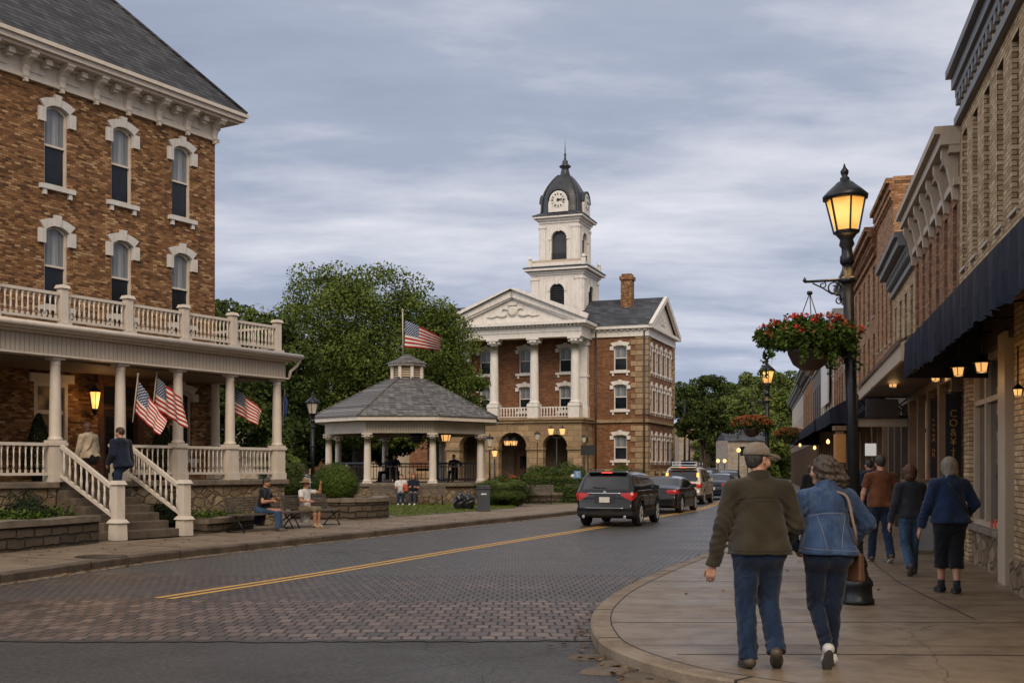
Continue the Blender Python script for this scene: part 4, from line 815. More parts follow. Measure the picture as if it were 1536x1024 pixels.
def tree(name, label, base, h, rad, cz, seed, ncl=120, per=420, leaf=.22, mat='leaf', group=None, trunk=.35, cr=(.15, .27), lean=(0, 0), shape=None, core_n=0, limbs=7):
    r = random.Random(seed); t = empty(name, base, 0, label, 'tree', group); P, D, T, C = crown_points(seed, rad, ncl, per, cr)
    if shape is not None: P = shape(P)
    P[:, 0] += lean[0]; P[:, 1] += lean[1]; P[:, 2] += cz
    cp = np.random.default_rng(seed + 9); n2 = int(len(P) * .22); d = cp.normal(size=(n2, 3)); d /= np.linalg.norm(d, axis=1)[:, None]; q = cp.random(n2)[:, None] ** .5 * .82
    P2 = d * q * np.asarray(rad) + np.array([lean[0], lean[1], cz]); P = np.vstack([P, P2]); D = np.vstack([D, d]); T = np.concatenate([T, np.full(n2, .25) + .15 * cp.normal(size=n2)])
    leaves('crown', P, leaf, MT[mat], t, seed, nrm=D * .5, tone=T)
    m = MB(); m.tube([(0, 0, -.1), (r.uniform(-.1, .1), 0, cz * .25), (lean[0] * .3, 0, cz * .5), (lean[0] * .7, lean[1] * .6, cz * .85), (lean[0], lean[1], cz + rad[2] * .4)], [trunk * 1.3, trunk, trunk * .85, trunk * .55, trunk * .15], 9)
    for i in range(limbs):
        a = 6.283 * i / limbs + r.random(); z0 = cz * r.uniform(.35, .7); e = Vector((math.cos(a) * rad[0] * .72, math.sin(a) * rad[1] * .72, cz + rad[2] * r.uniform(-.3, .45))); s = Vector((lean[0] * .4, 0, z0)); mid = s.lerp(e, .5) + Vector((0, 0, rad[2] * .12))
        m.tube([s, mid, e], [trunk * .5, trunk * .3, trunk * .07], 6)
    m.build('trunk', MT['bark'], t); return t
def big_shape(P):
    return P
tree('shade_tree', 'huge dense green shade tree spreading behind the gazebo', (-9.2, 69, .1), 14, (7.5, 6.2, 6.2), 7.9, 11, 430, 520, .165, trunk=.55, lean=(.0, 0), limbs=10, cr=(.11, .19))
o = tree('leafy_tree', 'lower leafy green tree between the gazebo roof and the courthouse columns', (-4.9, 73, .1), 9, (3.3, 3.0, 3.4), 6.4, 12, 115, 480, .165, trunk=.25, cr=(.12, .2))
tree('leafy_tree', 'dark green tree rising behind the far end of the hotel porch', (-15.5, 62, .1), 11, (5.0, 4, 5.0), 5.6, 13, 90, 420, .24, 'leaf2', trunk=.35)
tree('leafy_tree', 'tree whose top just shows above the balcony at the brick corner', (-19.5, 75, .1), 13, (4.2, 4, 4.4), 8.0, 14, 70, 380, .26, 'leaf2', trunk=.35)
tree('leafy_tree', 'low dark tree seen behind the gazebo columns', (-11.0, 78, .1), 6, (5.0, 2.6, 2.4), 3.9, 15, 70, 380, .26, 'leaf2', trunk=.25)
# wooded hill at the end of the street
r_ = random.Random(5)
hills = MB(); hx = [(-60 + i * 10) for i in range(24)]; A = []
for j in range(7):
    A.append([(x, 205 + j * 18, -1 + 15 * math.sin(min(1, j / 5) * 1.57) * (.75 + .25 * math.sin(x * .03 + 1))) for x in hx])
for a, b in zip(A, A[1:]): hills.strip(a, b, True)
o = hills.build('hill', MT['grass']); o['kind'] = 'structure'
FT = [('broad pale green tree at the foot of the wooded hill', 48.5, 183, 9.5, 4.9, 9, 'leaf'), ('round dark tree beside the far corner of the courthouse', 40.5, 186, 8.4, 5, 9.5, 'leaf3'), ('bright green tree filling the end of the street', 57, 176, 8.8, 4.8, 9.5, 'leaf'), ('tall crown standing highest on the hill', 62, 212, 9.5, 10.5, 10, 'leaf3'),
      ('dark hilltop tree with a ragged top behind the second street lamp', 74, 224, 9, 12.0, 9.5, 'leaf2'), ('hillside tree just above the stone block at the street end', 50, 222, 9, 11.2, 9.5, 'leaf3'), ('hillside tree whose top meets the sky near the courthouse gable', 38, 216, 8.5, 9.5, 10, 'leaf2'), ('tree on the slope behind the storefront roofs', 84, 206, 9, 8.5, 10, 'leaf3'),
      ('darker tree low behind the far storefronts', 72, 186, 8.5, 5.5, 9, 'leaf2'), ('olive green tree halfway up the hill', 61, 200, 8, 9.5, 8.5, 'leaf')]
for i, (lb, x, y, rr, cz, hh, mt) in enumerate(FT): tree('hillside_tree', lb, (x, y, -1), 0, (rr, rr * .8, hh * .62), cz + 4.6, 30 + i, 110, 300, .5, mt, 'trees on the wooded hill', .5, (.13, .24))
tree('street_tree', 'small street tree with drooping leaves in front of the tan block', (15.6, 92, 0), 6, (2.2, 2, 1.9), 5.6, 50, 34, 230, .22, 'leaf2', None, .14)
def shrub(name, label, c, rad, seed, mat='box', n=9000, leaf=.05, group=None, cat='shrub', stem=True, bump=.12):
    t = empty(name, (c[0], c[1], c[2]), 0, label, cat, group); r = np.random.default_rng(seed); d = r.normal(size=(n, 3)); d /= np.linalg.norm(d, axis=1)[:, None]
    w = 1 + bump * (np.sin(d[:, 0] * 7 + seed) * np.sin(d[:, 1] * 6 + 2) + np.sin(d[:, 2] * 9 + seed * 2) * .6) - .22 * r.random(n) ** 2 + .05 * r.normal(size=n)
    P = d * w[:, None] * np.asarray(rad); P[:, 2] += rad[2]; P[:, 2] = np.maximum(P[:, 2], .01)
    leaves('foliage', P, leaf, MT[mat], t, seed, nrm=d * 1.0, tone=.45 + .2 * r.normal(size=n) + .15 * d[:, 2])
    m = MB(); k = .8; m.lathe([(rad[0] * .3, 0), (rad[0] * .66 * k, rad[2] * .35), (rad[0] * .80 * k, rad[2] * .8), (rad[0] * .76 * k, rad[2] * 1.3), (rad[0] * .4 * k, rad[2] * 1.7)], (0, 0, 0), 10); m.build('branches', MT['conifer'], t); return t
shrub('round_bush', 'neatly clipped round green bush in the stone planter', (*gp(497, 702.001, 0)[:0], -5.65, 36.2, .55), (.76, .72, .66), 3, n=17000, leaf=.05, bump=.03)
shrub('round_bush', 'darker bush tucked behind the last porch column', (-7.75, 38.6, .35), (.85, .8, .80), 4, 'leaf2', 12000, .06)
shrub('round_bush', 'wild leafy shrub rising behind the darker round bush', (-8.3, 40.5, .3), (.8, .8, 1.15), 6, 'leaf', 5000, .1, bump=.3)
def planter(): pass
wall_run('stone_planter', [(-6.9, 35.3), (-5.2, 34.6), (-4.35, 35.2), (-3.95, 36.3), (-4.3, 37.6)], .80, .42, MT['dkstone'], MT['stonecap'], 'low curved stone planter under the round bush', seed=4)
bpy.data.objects[[o.name for o in bpy.data.objects if o.name.startswith('stone_planter')][0]]['category'] = 'planter'
MT['wallsoil'] = MT['soil']
m = MB(); m.lathe([(1.35, .0), (1.3, .62)], (-5.6, 36.3, 0), 16); o = m.build('planter_soil', MT['soil']); o['kind'] = 'structure'
def hedge(label, a, b, th, z0, h, seed, mat='box', flowers=False):
    a = Vector(a); b = Vector(b); d = (b - a); L = d.length; t = empty('clipped_hedge', (a.x, a.y, z0), math.atan2(d.y, d.x), label, 'hedge', 'clipped hedges in front of the courthouse'); r = np.random.default_rng(seed)
    n = int(L * (h * 2 + th) * 520); u = r.random(n) * L; s = r.random(n) * (2 * h + th); P = np.zeros((n, 3)); N = np.zeros((n, 3)); P[:, 0] = u
    f = s < h; P[f, 1] = 0; P[f, 2] = s[f]; N[f, 1] = -1; g = (s >= h) & (s < h + th); P[g, 1] = s[g] - h; P[g, 2] = h; N[g, 2] = 1; q = s >= h + th; P[q, 1] = th; P[q, 2] = s[q] - h - th; N[q, 1] = 1
    P += r.normal(size=(n, 3)) * .028; P[:, 2] += .03 * np.sin(u * 2.2) * (P[:, 2] > h * .8); e = min(.4, h * .4)
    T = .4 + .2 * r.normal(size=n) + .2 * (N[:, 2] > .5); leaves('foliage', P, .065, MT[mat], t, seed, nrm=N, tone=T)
    m = MB(); m.box((.05, .06, 0), (L - .05, th - .06, h - .06)); m.build('branches', MT['conifer'], t)
    if flowers:
        k = int(L * 16); Pf = np.stack([r.random(k) * L, r.random(k) * th, h + .03 + r.random(k) * .05], 1); leaves('flowers', Pf, .055, MT['orange'], t, seed + 1, up=1.0)['kind'] = 'stuff'
    return t
hedge('front clipped hedge nearest the pavement', (-.3, 52.2), (4.2, 51.6), .9, .15, .72, 21)
hedge('rear clipped hedge topped with tiny reddish flowers', (-1.0, 60.5), (7.6, 58.2), 1.0, .15, 1.06, 22, flowers=True)
hedge('short clipped hedge running beside the street towards the courthouse corner', (6.2, 57.0), (8.2, 63.0), .8, .15, .8, 23)
#hedge('long far hedge at the foot of the arcade', (-2.2, 72), (6.5, 69.5), .8, .15, .75, 24)
for i, (px, Y, rr, hh, lb) in enumerate([(806, 78, .95, 1.05, 'round shrub nearest the arched entrance'), (829, 77.5, .85, 1.05, 'middle round shrub standing before the second arch'), (849, 77, .95, 1.2, 'largest round shrub below the lantern post'), (864, 76.6, .8, 1.05, 'round shrub nearest the brick wing'), (795, 78.6, .7, .8, 'lowest round shrub beside the entrance'), (932, 80, .8, 1.1, 'upright dark shrub against the courthouse quoins')]):
    p = at(px, 700, Y); shrub('garden_shrub', lb, (p.x, Y, .1), (rr, rr, hh * .86), 60 + i, 'leaf2', 4500, .11, 'round shrubs before the courthouse')
shrub('garden_bush', 'broad low dark bush beside the litter bin', (-.3, 47.4, .12), (1.15, .9, .62), 71, 'leaf2', 12000, .08, bump=.2)
shrub('garden_bush', 'small bush with rusty pink flowers in front of the hedge', (.0, 50.6, .75), (.4, .36, .32), 72, 'orange', 2000, .07, bump=.2)
for i, (px, py, lb) in enumerate([(745, 732, 'white rose head on the bed nearest the gazebo'), (752, 733, 'pale rose head next to the gazebo corner'), (793, 731, 'single white rose on a dark stem')]):
    p = at(px, py, 50.4); t = empty('white_rose', (p.x, p.y, .15), 0, lb, 'flower', 'white roses in the courthouse garden'); m = MB(); m.tube([(0, 0, 0), (.02, 0, p.z - .15)], .015, 5); m.build('stem', MT['conifer'], t); r = np.random.default_rng(i); P, D = blob(r, 60, (0, 0, p.z - .1), (.1, .1, .08), .8); leaves('petals', P, .07, leafmat('rose_petals', (.4, .3, .25), (.6, .5, .45), (.75, .7, .66)), t, i, nrm=D)
r = np.random.default_rng(77); k = 15000; P = np.stack([r.uniform(-6.5, .1, k), r.uniform(37.5, 49.0, k), .165 + r.random(k) * .03], 1); P = P[(P[:, 0] < -3.0 + (P[:, 1] - 38.6) * .5) & (P[:, 0] > -9 + (46 - P[:, 1]) * .55)]
o = leaves('grass', P, .09, MT['leaf'], None, 77, nrm=np.array([0, 0, .0]), up=.1, asp=.15); o['kind'] = 'stuff'; tag(o, 'short mown grass before the gazebo', 'grass')
r = np.random.default_rng(5); P = []
for Q, s_, y0, y1, k in ((RK, -1, 9.3, 40, 260), (LK, 1, 13, 45, 420)):
    for i in range(k): y = y0 + (y1 - y0) * r.random() ** 1.3; P.append((xat(Q, y) + s_ * (.04 + abs(r.normal()) * .12), y, .012 + r.random() * .01))
for i in range(60): P.append((r.uniform(.7, 2.0), r.uniform(8.7, 10.3), .02))
for i in range(90): y = r.uniform(13, 40); P.append((xat(RKq, y) + r.uniform(.1, 3.5), y, .13))
for i in range(120): y = r.uniform(17, 45); P.append((xat(LKq, y) - r.uniform(.1, 2.2), y, .152))
o = leaves('leaf_litter', np.array(P), .075, leafmat('dry_leaves', (.05, .03, .015), (.12, .07, .03), (.22, .13, .05)), None, 5, nrm=np.array([0, 0, 3.0]), up=2.0); o['kind'] = 'stuff'; tag(o, 'scattered dry leaves along the kerbs', 'fallen leaves')
# planting beside the hotel wall, topiary on the porch
for i, (lb, x, y, rr, cz, hh, mt) in enumerate([('leafy tree just past the last shop front', 30, 150, 6, 4.0, 8, 'leaf'), ('tree beyond the small gabled house', 36, 165, 6.5, 4.5, 9, 'leaf3'), ('tree behind the tan block roof line', 45, 168, 6, 5.0, 9, 'leaf2')]): tree('hillside_tree', lb, (x, y, -1), 0, (rr, rr * .8, hh * .62), cz + 1, 60 + i, 90, 300, .4, mt, 'trees on the wooded hill', .4, (.13, .24))
r = np.random.default_rng(8); n = 9000; P = np.zeros((n, 3)); uu = r.random(n)
for i in range(n):
    y = 16.2 + uu[i] * 9.2; wx = -9.75 + (y - 22) * .14 if y > 20.5 else -10.2 - (20.5 - y) * .9
    P[i] = (wx - .45 - r.random() ** 1.5 * 1.6, y, .55 + abs(r.normal()) * .13 + .12 * math.sin(y * 3.1) * math.sin(y * 1.3))
o = leaves('ground_cover', P, .075, MT['box'], None, 8, up=.5); o['kind'] = 'stuff'; tag(o, 'low green ground cover behind the dark retaining wall', 'plants')
P = np.zeros((2600, 3))
for i in range(2600):
    t = r.random(); P[i] = (-7.75 + t * .9 - r.random() * .6 + .0, 27.8 + t * 2.4, .42 + abs(r.normal()) * .1)
o = leaves('ground_cover', P, .06, MT['box'], None, 9, up=.5); o['kind'] = 'stuff'; tag(o, 'low plants behind the short stone wall near the benches', 'plants')
shrub('dark_shrub', 'dark red leaved shrub against the hotel steps', (*hl(2.75, -.75, .3)[:2], .2), (.42, .4, .42), 81, 'conifer', 4200, .05, bump=.3)
shrub('dark_shrub', 'small dark shrub behind the weathered retaining wall', (*hl(-1.3, -.75, .3)[:2], .3), (.5, .4, .42), 82, 'conifer', 4200, .05, bump=.3)
for i, (x, y, lb) in enumerate([(1.0, 1.95, 'cone shaped evergreen in a pot beside the white porch door'), (4.95, 2.0, 'cone shaped evergreen in a pot behind the hanging flags')]):
    p = hl(x, y, 1.41); t = empty('potted_conifer', p, 0, lb, 'potted plant', 'conifers in pots on the hotel porch'); r = np.random.default_rng(90 + i); k = 6000; z = r.random(k); a = r.random(k) * 6.283; rr = (.36 * (1 - z) ** .75 + .03) * (.85 + .25 * r.random(k)); P = np.stack([np.cos(a) * rr, np.sin(a) * rr, .3 + z * 1.35], 1)
    leaves('foliage', P, .045, MT['conifer'], t, i, nrm=np.stack([np.cos(a), np.sin(a), z * 0 + .3], 1)); m = MB(); m.lathe([(.16, 0), (.22, .3), (.24, .32), (.2, .33)], (0, 0, 0), 14); m.build('pot', MT['blackiron'], t)
# ---------------------------------------------------------------- gazebo
GZ = empty('gazebo', (-4.92, 53.3, 0), 0, 'octagonal white gazebo with grey shingled roof and louvred cupola on a stone base', 'gazebo')
def octa(r, z, rot=22.5): return [(r * math.sin(R(45 * k + rot)), -r * math.cos(R(45 * k + rot)), z) for k in range(8)]
RR = 3.85
m = MB(); q = octa(RR + .35, 0); m.prism([(a, b) for a, b, c in q], .1, .92); m.build('stone_base', MT['rubble'], GZ)
m = MB(); q = octa(RR + .5, 0); m.prism([(a, b) for a, b, c in q], .92, 1.07); bevel(m.build('deck', MT['stonecap'], GZ), .02)
for x, y, z in octa(RR - .1, 0):
    m = MB(); column(m, (x, y), .165, .135, 1.07, 3.27, 16, True); m.build('column', MT['white'], GZ)
def ring(m, r0, r1, z0, z1):
    a, b, c, d = octa(r0, z0), octa(r1, z0), octa(r1, z1), octa(r0, z1)
    for k in range(8):
        j = (k + 1) % 8
        for p, q_ in ((a, b), (b, c), (c, d), (d, a)): m.add([p[k], p[j], q_[j], q_[k]], [(0, 1, 2, 3)])
m = MB(); ring(m, RR - .28, RR + .08, 3.27, 3.80); m.build('beam', MT['beadboard'], GZ)
m = MB(); ring(m, RR - .1, RR + .62, 3.82, 3.88); ring(m, RR + .56, RR + .70, 3.80, 4.0); m.build('fascia', MT['white'], GZ)
def panroof(m, prof, th=0):
    for (r0, z0), (r1, z1) in zip(prof, prof[1:]):
        a, b = octa(r0, z0), octa(r1, z1)
        for k in range(8): j = (k + 1) % 8; m.add([a[k], a[j], b[j], b[k]], [(0, 1, 2, 3)])
m = MB(); panroof(m, [(RR + .76, 3.98), (RR + .75, 4.03), (3.1, 4.78), (1.8, 5.45), (.6, 6.0)]); m.build('roof', MT['groof'], GZ)
m = MB()
for k in range(8): m.tube([octa(RR + .76, 4.04)[k], octa(3.1, 4.79)[k], octa(1.8, 5.46)[k], octa(.6, 6.02)[k]], .045, 6)
m.build('roof_hips', MT['groof'], GZ)
m = MB(); ring(m, .1, .80, 5.68, 5.86)
for x, y, z in octa(.74, 0): m.box((x - .07, y - .07, 5.7), (x + .07, y + .07, 6.52))
ring(m, .5, .93, 6.50, 6.60); a = octa(.66, 0)
m.build('cupola', MT['white'], GZ)
m = MB(); a = octa(.72, 0)
for k in range(8):
    j = (k + 1) % 8
    for i in range(6):
        z = 5.88 + i * .105; m.add([(a[k][0], a[k][1], z), (a[j][0], a[j][1], z), (a[j][0] * .9, a[j][1] * .9, z + .085), (a[k][0] * .9, a[k][1] * .9, z + .085)], [(0, 1, 2, 3)])
m.build('cupola_louvre', MT['beige'], GZ)
m = MB(); panroof(m, [(1.02, 6.58), (1.02, 6.62), (.55, 6.82), (.08, 7.08)]); m.build('cupola_roof', MT['groof'], GZ)
m = MB(); a = octa(RR - .25, 0)
for k in range(8):
    if k in (7,): continue
    p, q = Vector(a[k]), Vector(a[(k + 1) % 8]); m.bar(p + Vector((0, 0, 1.95)), q + Vector((0, 0, 1.95)), .06, .07); m.bar(p + Vector((0, 0, 1.2)), q + Vector((0, 0, 1.2)), .05, .05)
    for i in range(1, 14): b = p.lerp(q, i / 14); m.bar(b + Vector((0, 0, 1.2)), b + Vector((0, 0, 1.95)), .028)
m.build('dark_railing', MT['blackiron'], GZ)
m = MB(); ring(m, .1, RR - .2, 3.78, 3.81); m.build('ceiling', MT['porchwood'], GZ)
def lantern_hang(name, loc, s, label, lit=True, group=None, drop_=.3, en=0):
    r = empty(name, loc, 0, label, 'lantern', group)
    m = MB(); m.tube([(0, 0, .25 * s), (0, 0, .25 * s + drop_)], .01, 5).lathe([(.03 * s, .26 * s), (.08 * s, .2 * s), (.24 * s, .06 * s), (.25 * s, .03 * s)], (0, 0, 0), 12)
    for k in range(6): a = k * 1.047; m.bar((.2 * s * math.cos(a), .2 * s * math.sin(a), .04 * s), (.15 * s * math.cos(a), .15 * s * math.sin(a), -.2 * s), .02 * s)
    m.lathe([(.16 * s, -.22 * s), (.16 * s, -.2 * s)], (0, 0, 0), 6); m.build('lantern_frame', MT['blackiron'], r)
    m = MB(); m.lathe([(.13 * s, -.2 * s), (.18 * s, .03 * s)], (0, 0, 0), 6); m.build('lamp_glass', MT['warmglass'] if lit else MT['frost'], r)
    if en:
        l = bpy.data.lights.new('lamp', 'POINT'); l.energy = en; l.color = (1, .56, .22); l.shadow_soft_size = .1; lo = bpy.data.objects.new('lamp', l); COL.objects.link(lo); lo.parent = r; lo.location = (0, 0, -.35 * s)
    return r
MT['warmglass'] = NM('warm_lantern_glass', .3).base((.8, .55, .25)).emit((1, .50, .16), .95).m
p = at(669, 655, 52.5); lantern_hang('gazebo_lantern', (p.x, p.y, p.z + .05), 1.25, 'small lit square lantern hanging inside the gazebo', drop_=.5)
p = at(625, 653, 51.5); m = MB(); m.lathe([(.08, .3), (.3, .1), (.32, -.1), (.2, -.3), (.05, -.35)], p, 12).tube([(p.x, p.y, p.z + .2), (p.x, p.y, 3.78)], .02, 5); tag(m.build('hanging_bell', MT['blackiron']), 'dark bell shaped lamp hanging unlit from the gazebo ceiling', 'lamp')
# flagpole and flags
def flagmat():
    m = NM('striped_flag', .8, 0, .2); uv = m.n('ShaderNodeAttribute', attribute_name='fuv'); s = m.n('ShaderNodeSeparateXYZ', {'Vector': uv.outputs['Vector']}); u, v = s.outputs[0], s.outputs[1]
    st = m.M('GREATER_THAN', m.M('MODULO', m.M('MULTIPLY', v, 13.0), 2.0), 1.0); body = m.mix(st, (.36, .015, .022), (.66, .60, .53))
    can = m.M('MULTIPLY', m.M('LESS_THAN', u, .4), m.M('GREATER_THAN', v, 6 / 13))
    cu = m.M('DIVIDE', u, .4); cv = m.M('DIVIDE', m.M('SUBTRACT', v, 6 / 13), 7 / 13)
    def dots(nx, ny, ox, oy):
        a = m.M('SUBTRACT', m.M('FRACT', m.M('ADD', m.M('MULTIPLY', cu, nx), ox)), .5); b = m.M('SUBTRACT', m.M('FRACT', m.M('ADD', m.M('MULTIPLY', cv, ny), oy)), .5)
        return m.M('LESS_THAN', m.M('ADD', m.M('MULTIPLY', a, a), m.M('MULTIPLY', m.M('MULTIPLY', b, b), .8)), .035)
    star = m.M('MAXIMUM', dots(6.0, 5.0, 0.0, 0.0), dots(6.0, 5.0, .5, .5)); bl = m.mix(star, (.014, .035, .10), (.6, .6, .6)); m.base(m.mix(can, body, bl)); return m.m
MT['flag'] = flagmat()
def flag(label, pole, A, B, C, D, pr=.018, waves=(.06, 3), group=None, fold=0.0, seed=0):
    """A hoist top, B hoist bottom, C fly top, D fly bottom"""
    A, B, C, D = map(Vector, (A, B, C, D)); t = empty('american_flag', tuple(B), 0, label, 'flag', group); nu, nv = 36, 26; V = []; uv = []; nrm = (C - A).cross(B - A).normalized()
    for j in range(nv + 1):
        for i in range(nu + 1):
            u, v = i / nu, j / nv; p = B.lerp(A, v).lerp(D.lerp(C, v), u); w_ = math.sin(u * waves[1] * 6.283 + v * 1.4 + seed) * waves[0] * (.15 + u) + math.sin(u * 11 + v * 5 + seed) * waves[0] * .25
            p = p + nrm * w_ - Vector((0, 0, 1)) * fold * math.sin(u * math.pi) + (C - A).normalized() * .0; V.append(tuple(p - B)); uv.append((u, v, 0))
    me = bpy.data.meshes.new('flag_cloth'); me.from_pydata(V, [], [(j * (nu + 1) + i, j * (nu + 1) + i + 1, (j + 1) * (nu + 1) + i + 1, (j + 1) * (nu + 1) + i) for j in range(nv) for i in range(nu)]); me.polygons.foreach_set('use_smooth', [True] * len(me.polygons))
    a = me.attributes.new('fuv', 'FLOAT_VECTOR', 'POINT'); a.data.foreach_set('vector', np.array(uv, dtype=np.float32).reshape(-1)); o = link('flag_cloth', me, MT['flag'], t)
    so = o.modifiers.new('s', 'SOLIDIFY'); so.thickness = .004
    m = MB(); m.tube([Vector(p) - B for p in pole], pr, 8); e = Vector(pole[-1]) - B; m.lathe([(.0, -pr), (pr * 2, 0), (pr * 1.6, pr * 2), (0, pr * 3)], e, 8); m.build('flagpole', MT['beige'], t); return t
P0 = at(604.5, 537, 53.3); P1 = at(604, 466, 53.3)
flag('flag flying from the pole on top of the gazebo', [P0, P1], at(607.5, 480, 53.3), at(607, 521, 53.3), at(660, 505, 52.7), at(660, 526, 53.5), .03, (.07, 2), fold=-.02)
flag('flag hanging from the porch beam nearest the stairs', [at(199, 633, 27.6), at(207, 562, 27.9)], at(207.5, 571, 27.85), at(202, 619, 27.7), at(250, 630, 27.1), at(238, 652, 27.0), .016, (.035, 3), 'flags hung along the hotel porch', .0, 1)
flag('flag hanging from the porch beam in front of the third column', [at(228, 625, 28.3), at(235, 560, 28.6)], at(235.5, 566, 28.55), at(232, 612, 28.4), at(273, 598, 27.7), at(280, 643, 27.7), .016, (.035, 3), 'flags hung along the hotel porch', .0, 2)
flag('flag blowing out past the fourth column of the porch', [at(346, 630, 31.6), at(353, 570, 31.6)], at(353, 582, 31.6), at(349, 618, 31.6), at(394, 615, 31.3), at(386, 638, 31.3), .016, (.05, 2), 'flags hung along the hotel porch', .0, 3)
t = empty('furled_flag', tuple(at(424, 640, 33.0)), 0, 'furled blue flag on a thin pole beyond the last porch column', 'flag'); B = at(424, 640, 33)
m = MB(); m.tube([Vector((0, 0, 0)), at(427, 583, 33) - B], .015, 6); m.build('flagpole', MT['beige'], t); m = MB(); m.tube([at(427.5, 592, 33) - B, at(429, 603, 33) - B, at(428, 618, 33) - B, at(426, 629, 33) - B], [.02, .06, .05, .02], 8); m.build('flag_cloth', plain('blue_cloth', (.03, .06, .2), .8), t)
# ---------------------------------------------------------------- street wall of shops on the far side
MT['tanbrick'] = brick('yellow_tan_brick', [(0, (.32, .22, .11)), (.5, (.48, .345, .19)), (1, (.58, .45, .28))], (.12, .09, .06), .22, .075, stain=.45, bump=.9)
MT['redbrick'] = brick('dull_red_brick', [(0, (.17, .08, .04)), (.5, (.28, .14, .07)), (1, (.37, .20, .11))], (.12, .075, .05), .22, .075, stain=.5)
MT['orbrick'] = brick('orange_brown_brick', [(0, (.22, .11, .05)), (.5, (.36, .19, .09)), (1, (.46, .27, .14))], (.14, .09, .06), .22, .075, stain=.5)
MT['paleb'] = brick('pale_block', [(0, (.26, .22, .17)), (1, (.36, .31, .25))], (.2, .16, .12), .4, .2, stain=.4)
MT['cream'] = paint('cream_render', (.44, .36, .26))
MT['navy'] = NM('navy_canvas', .85, 0, .2)
_m = MT['navy']; _o = _m.obj(); _m.base(_m.ramp(_m.noise(_m.map(_o, (1, 1, .3)), 3.0, 5), [(.3, (.008, .010, .018)), (.7, (.02, .025, .04))])); _m.bump(_m.noise(_m.map(_o, (1, 1, .15)), 9.0, 3), .3, .02); MT['navy'] = _m.m
MT['plastic2'] = plain('near_black_board', (.015, .013, .012), .6)
MT['canvas'] = plain('pale_canvas', (.33, .28, .22), .85, 0, .3, 2)
MT['tile'] = plain('rusty_roof_tiles', (.10, .062, .04), .8, 0, .5, 6, .6, 12)
MT['shopglass'] = glass('shop_glass', (.03, .026, .022), .08, (1, .55, .2), .22)
MT['goldlit'] = NM('lit_shop_interior', .5); _m = MT['goldlit']; _o = _m.obj(); _m.base((.35, .22, .1)); _m.emit(_m.ramp(_m.noise(_m.map(_o, (1.5, 1.5, .6)), 3.0, 5), [(.42, (.03, .012, .004)), (.62, (.35, .15, .04)), (.8, (1, .6, .2))]), .8); MT['goldlit'] = _m.m
MT['dkbrown'] = plain('dark_brown_paint', (.06, .038, .025), .5, 0, .3, 4)
MT['tanwood'] = plain('tan_wood', (.15, .092, .05), .55, 0, .3, 4)
MT['greycorn'] = paint('grey_cornice', (.16, .16, .16))
def rowframe(Ya, Yb, out=0.0):           # root at the far end, x towards the camera, y into the block
    a = Vector((FX(Ya) - out, Ya)); b = Vector((FX(Yb) - out, Yb)); d = a - b; return Vector((b.x, b.y, .0)), math.atan2(d.y, d.x), d.length
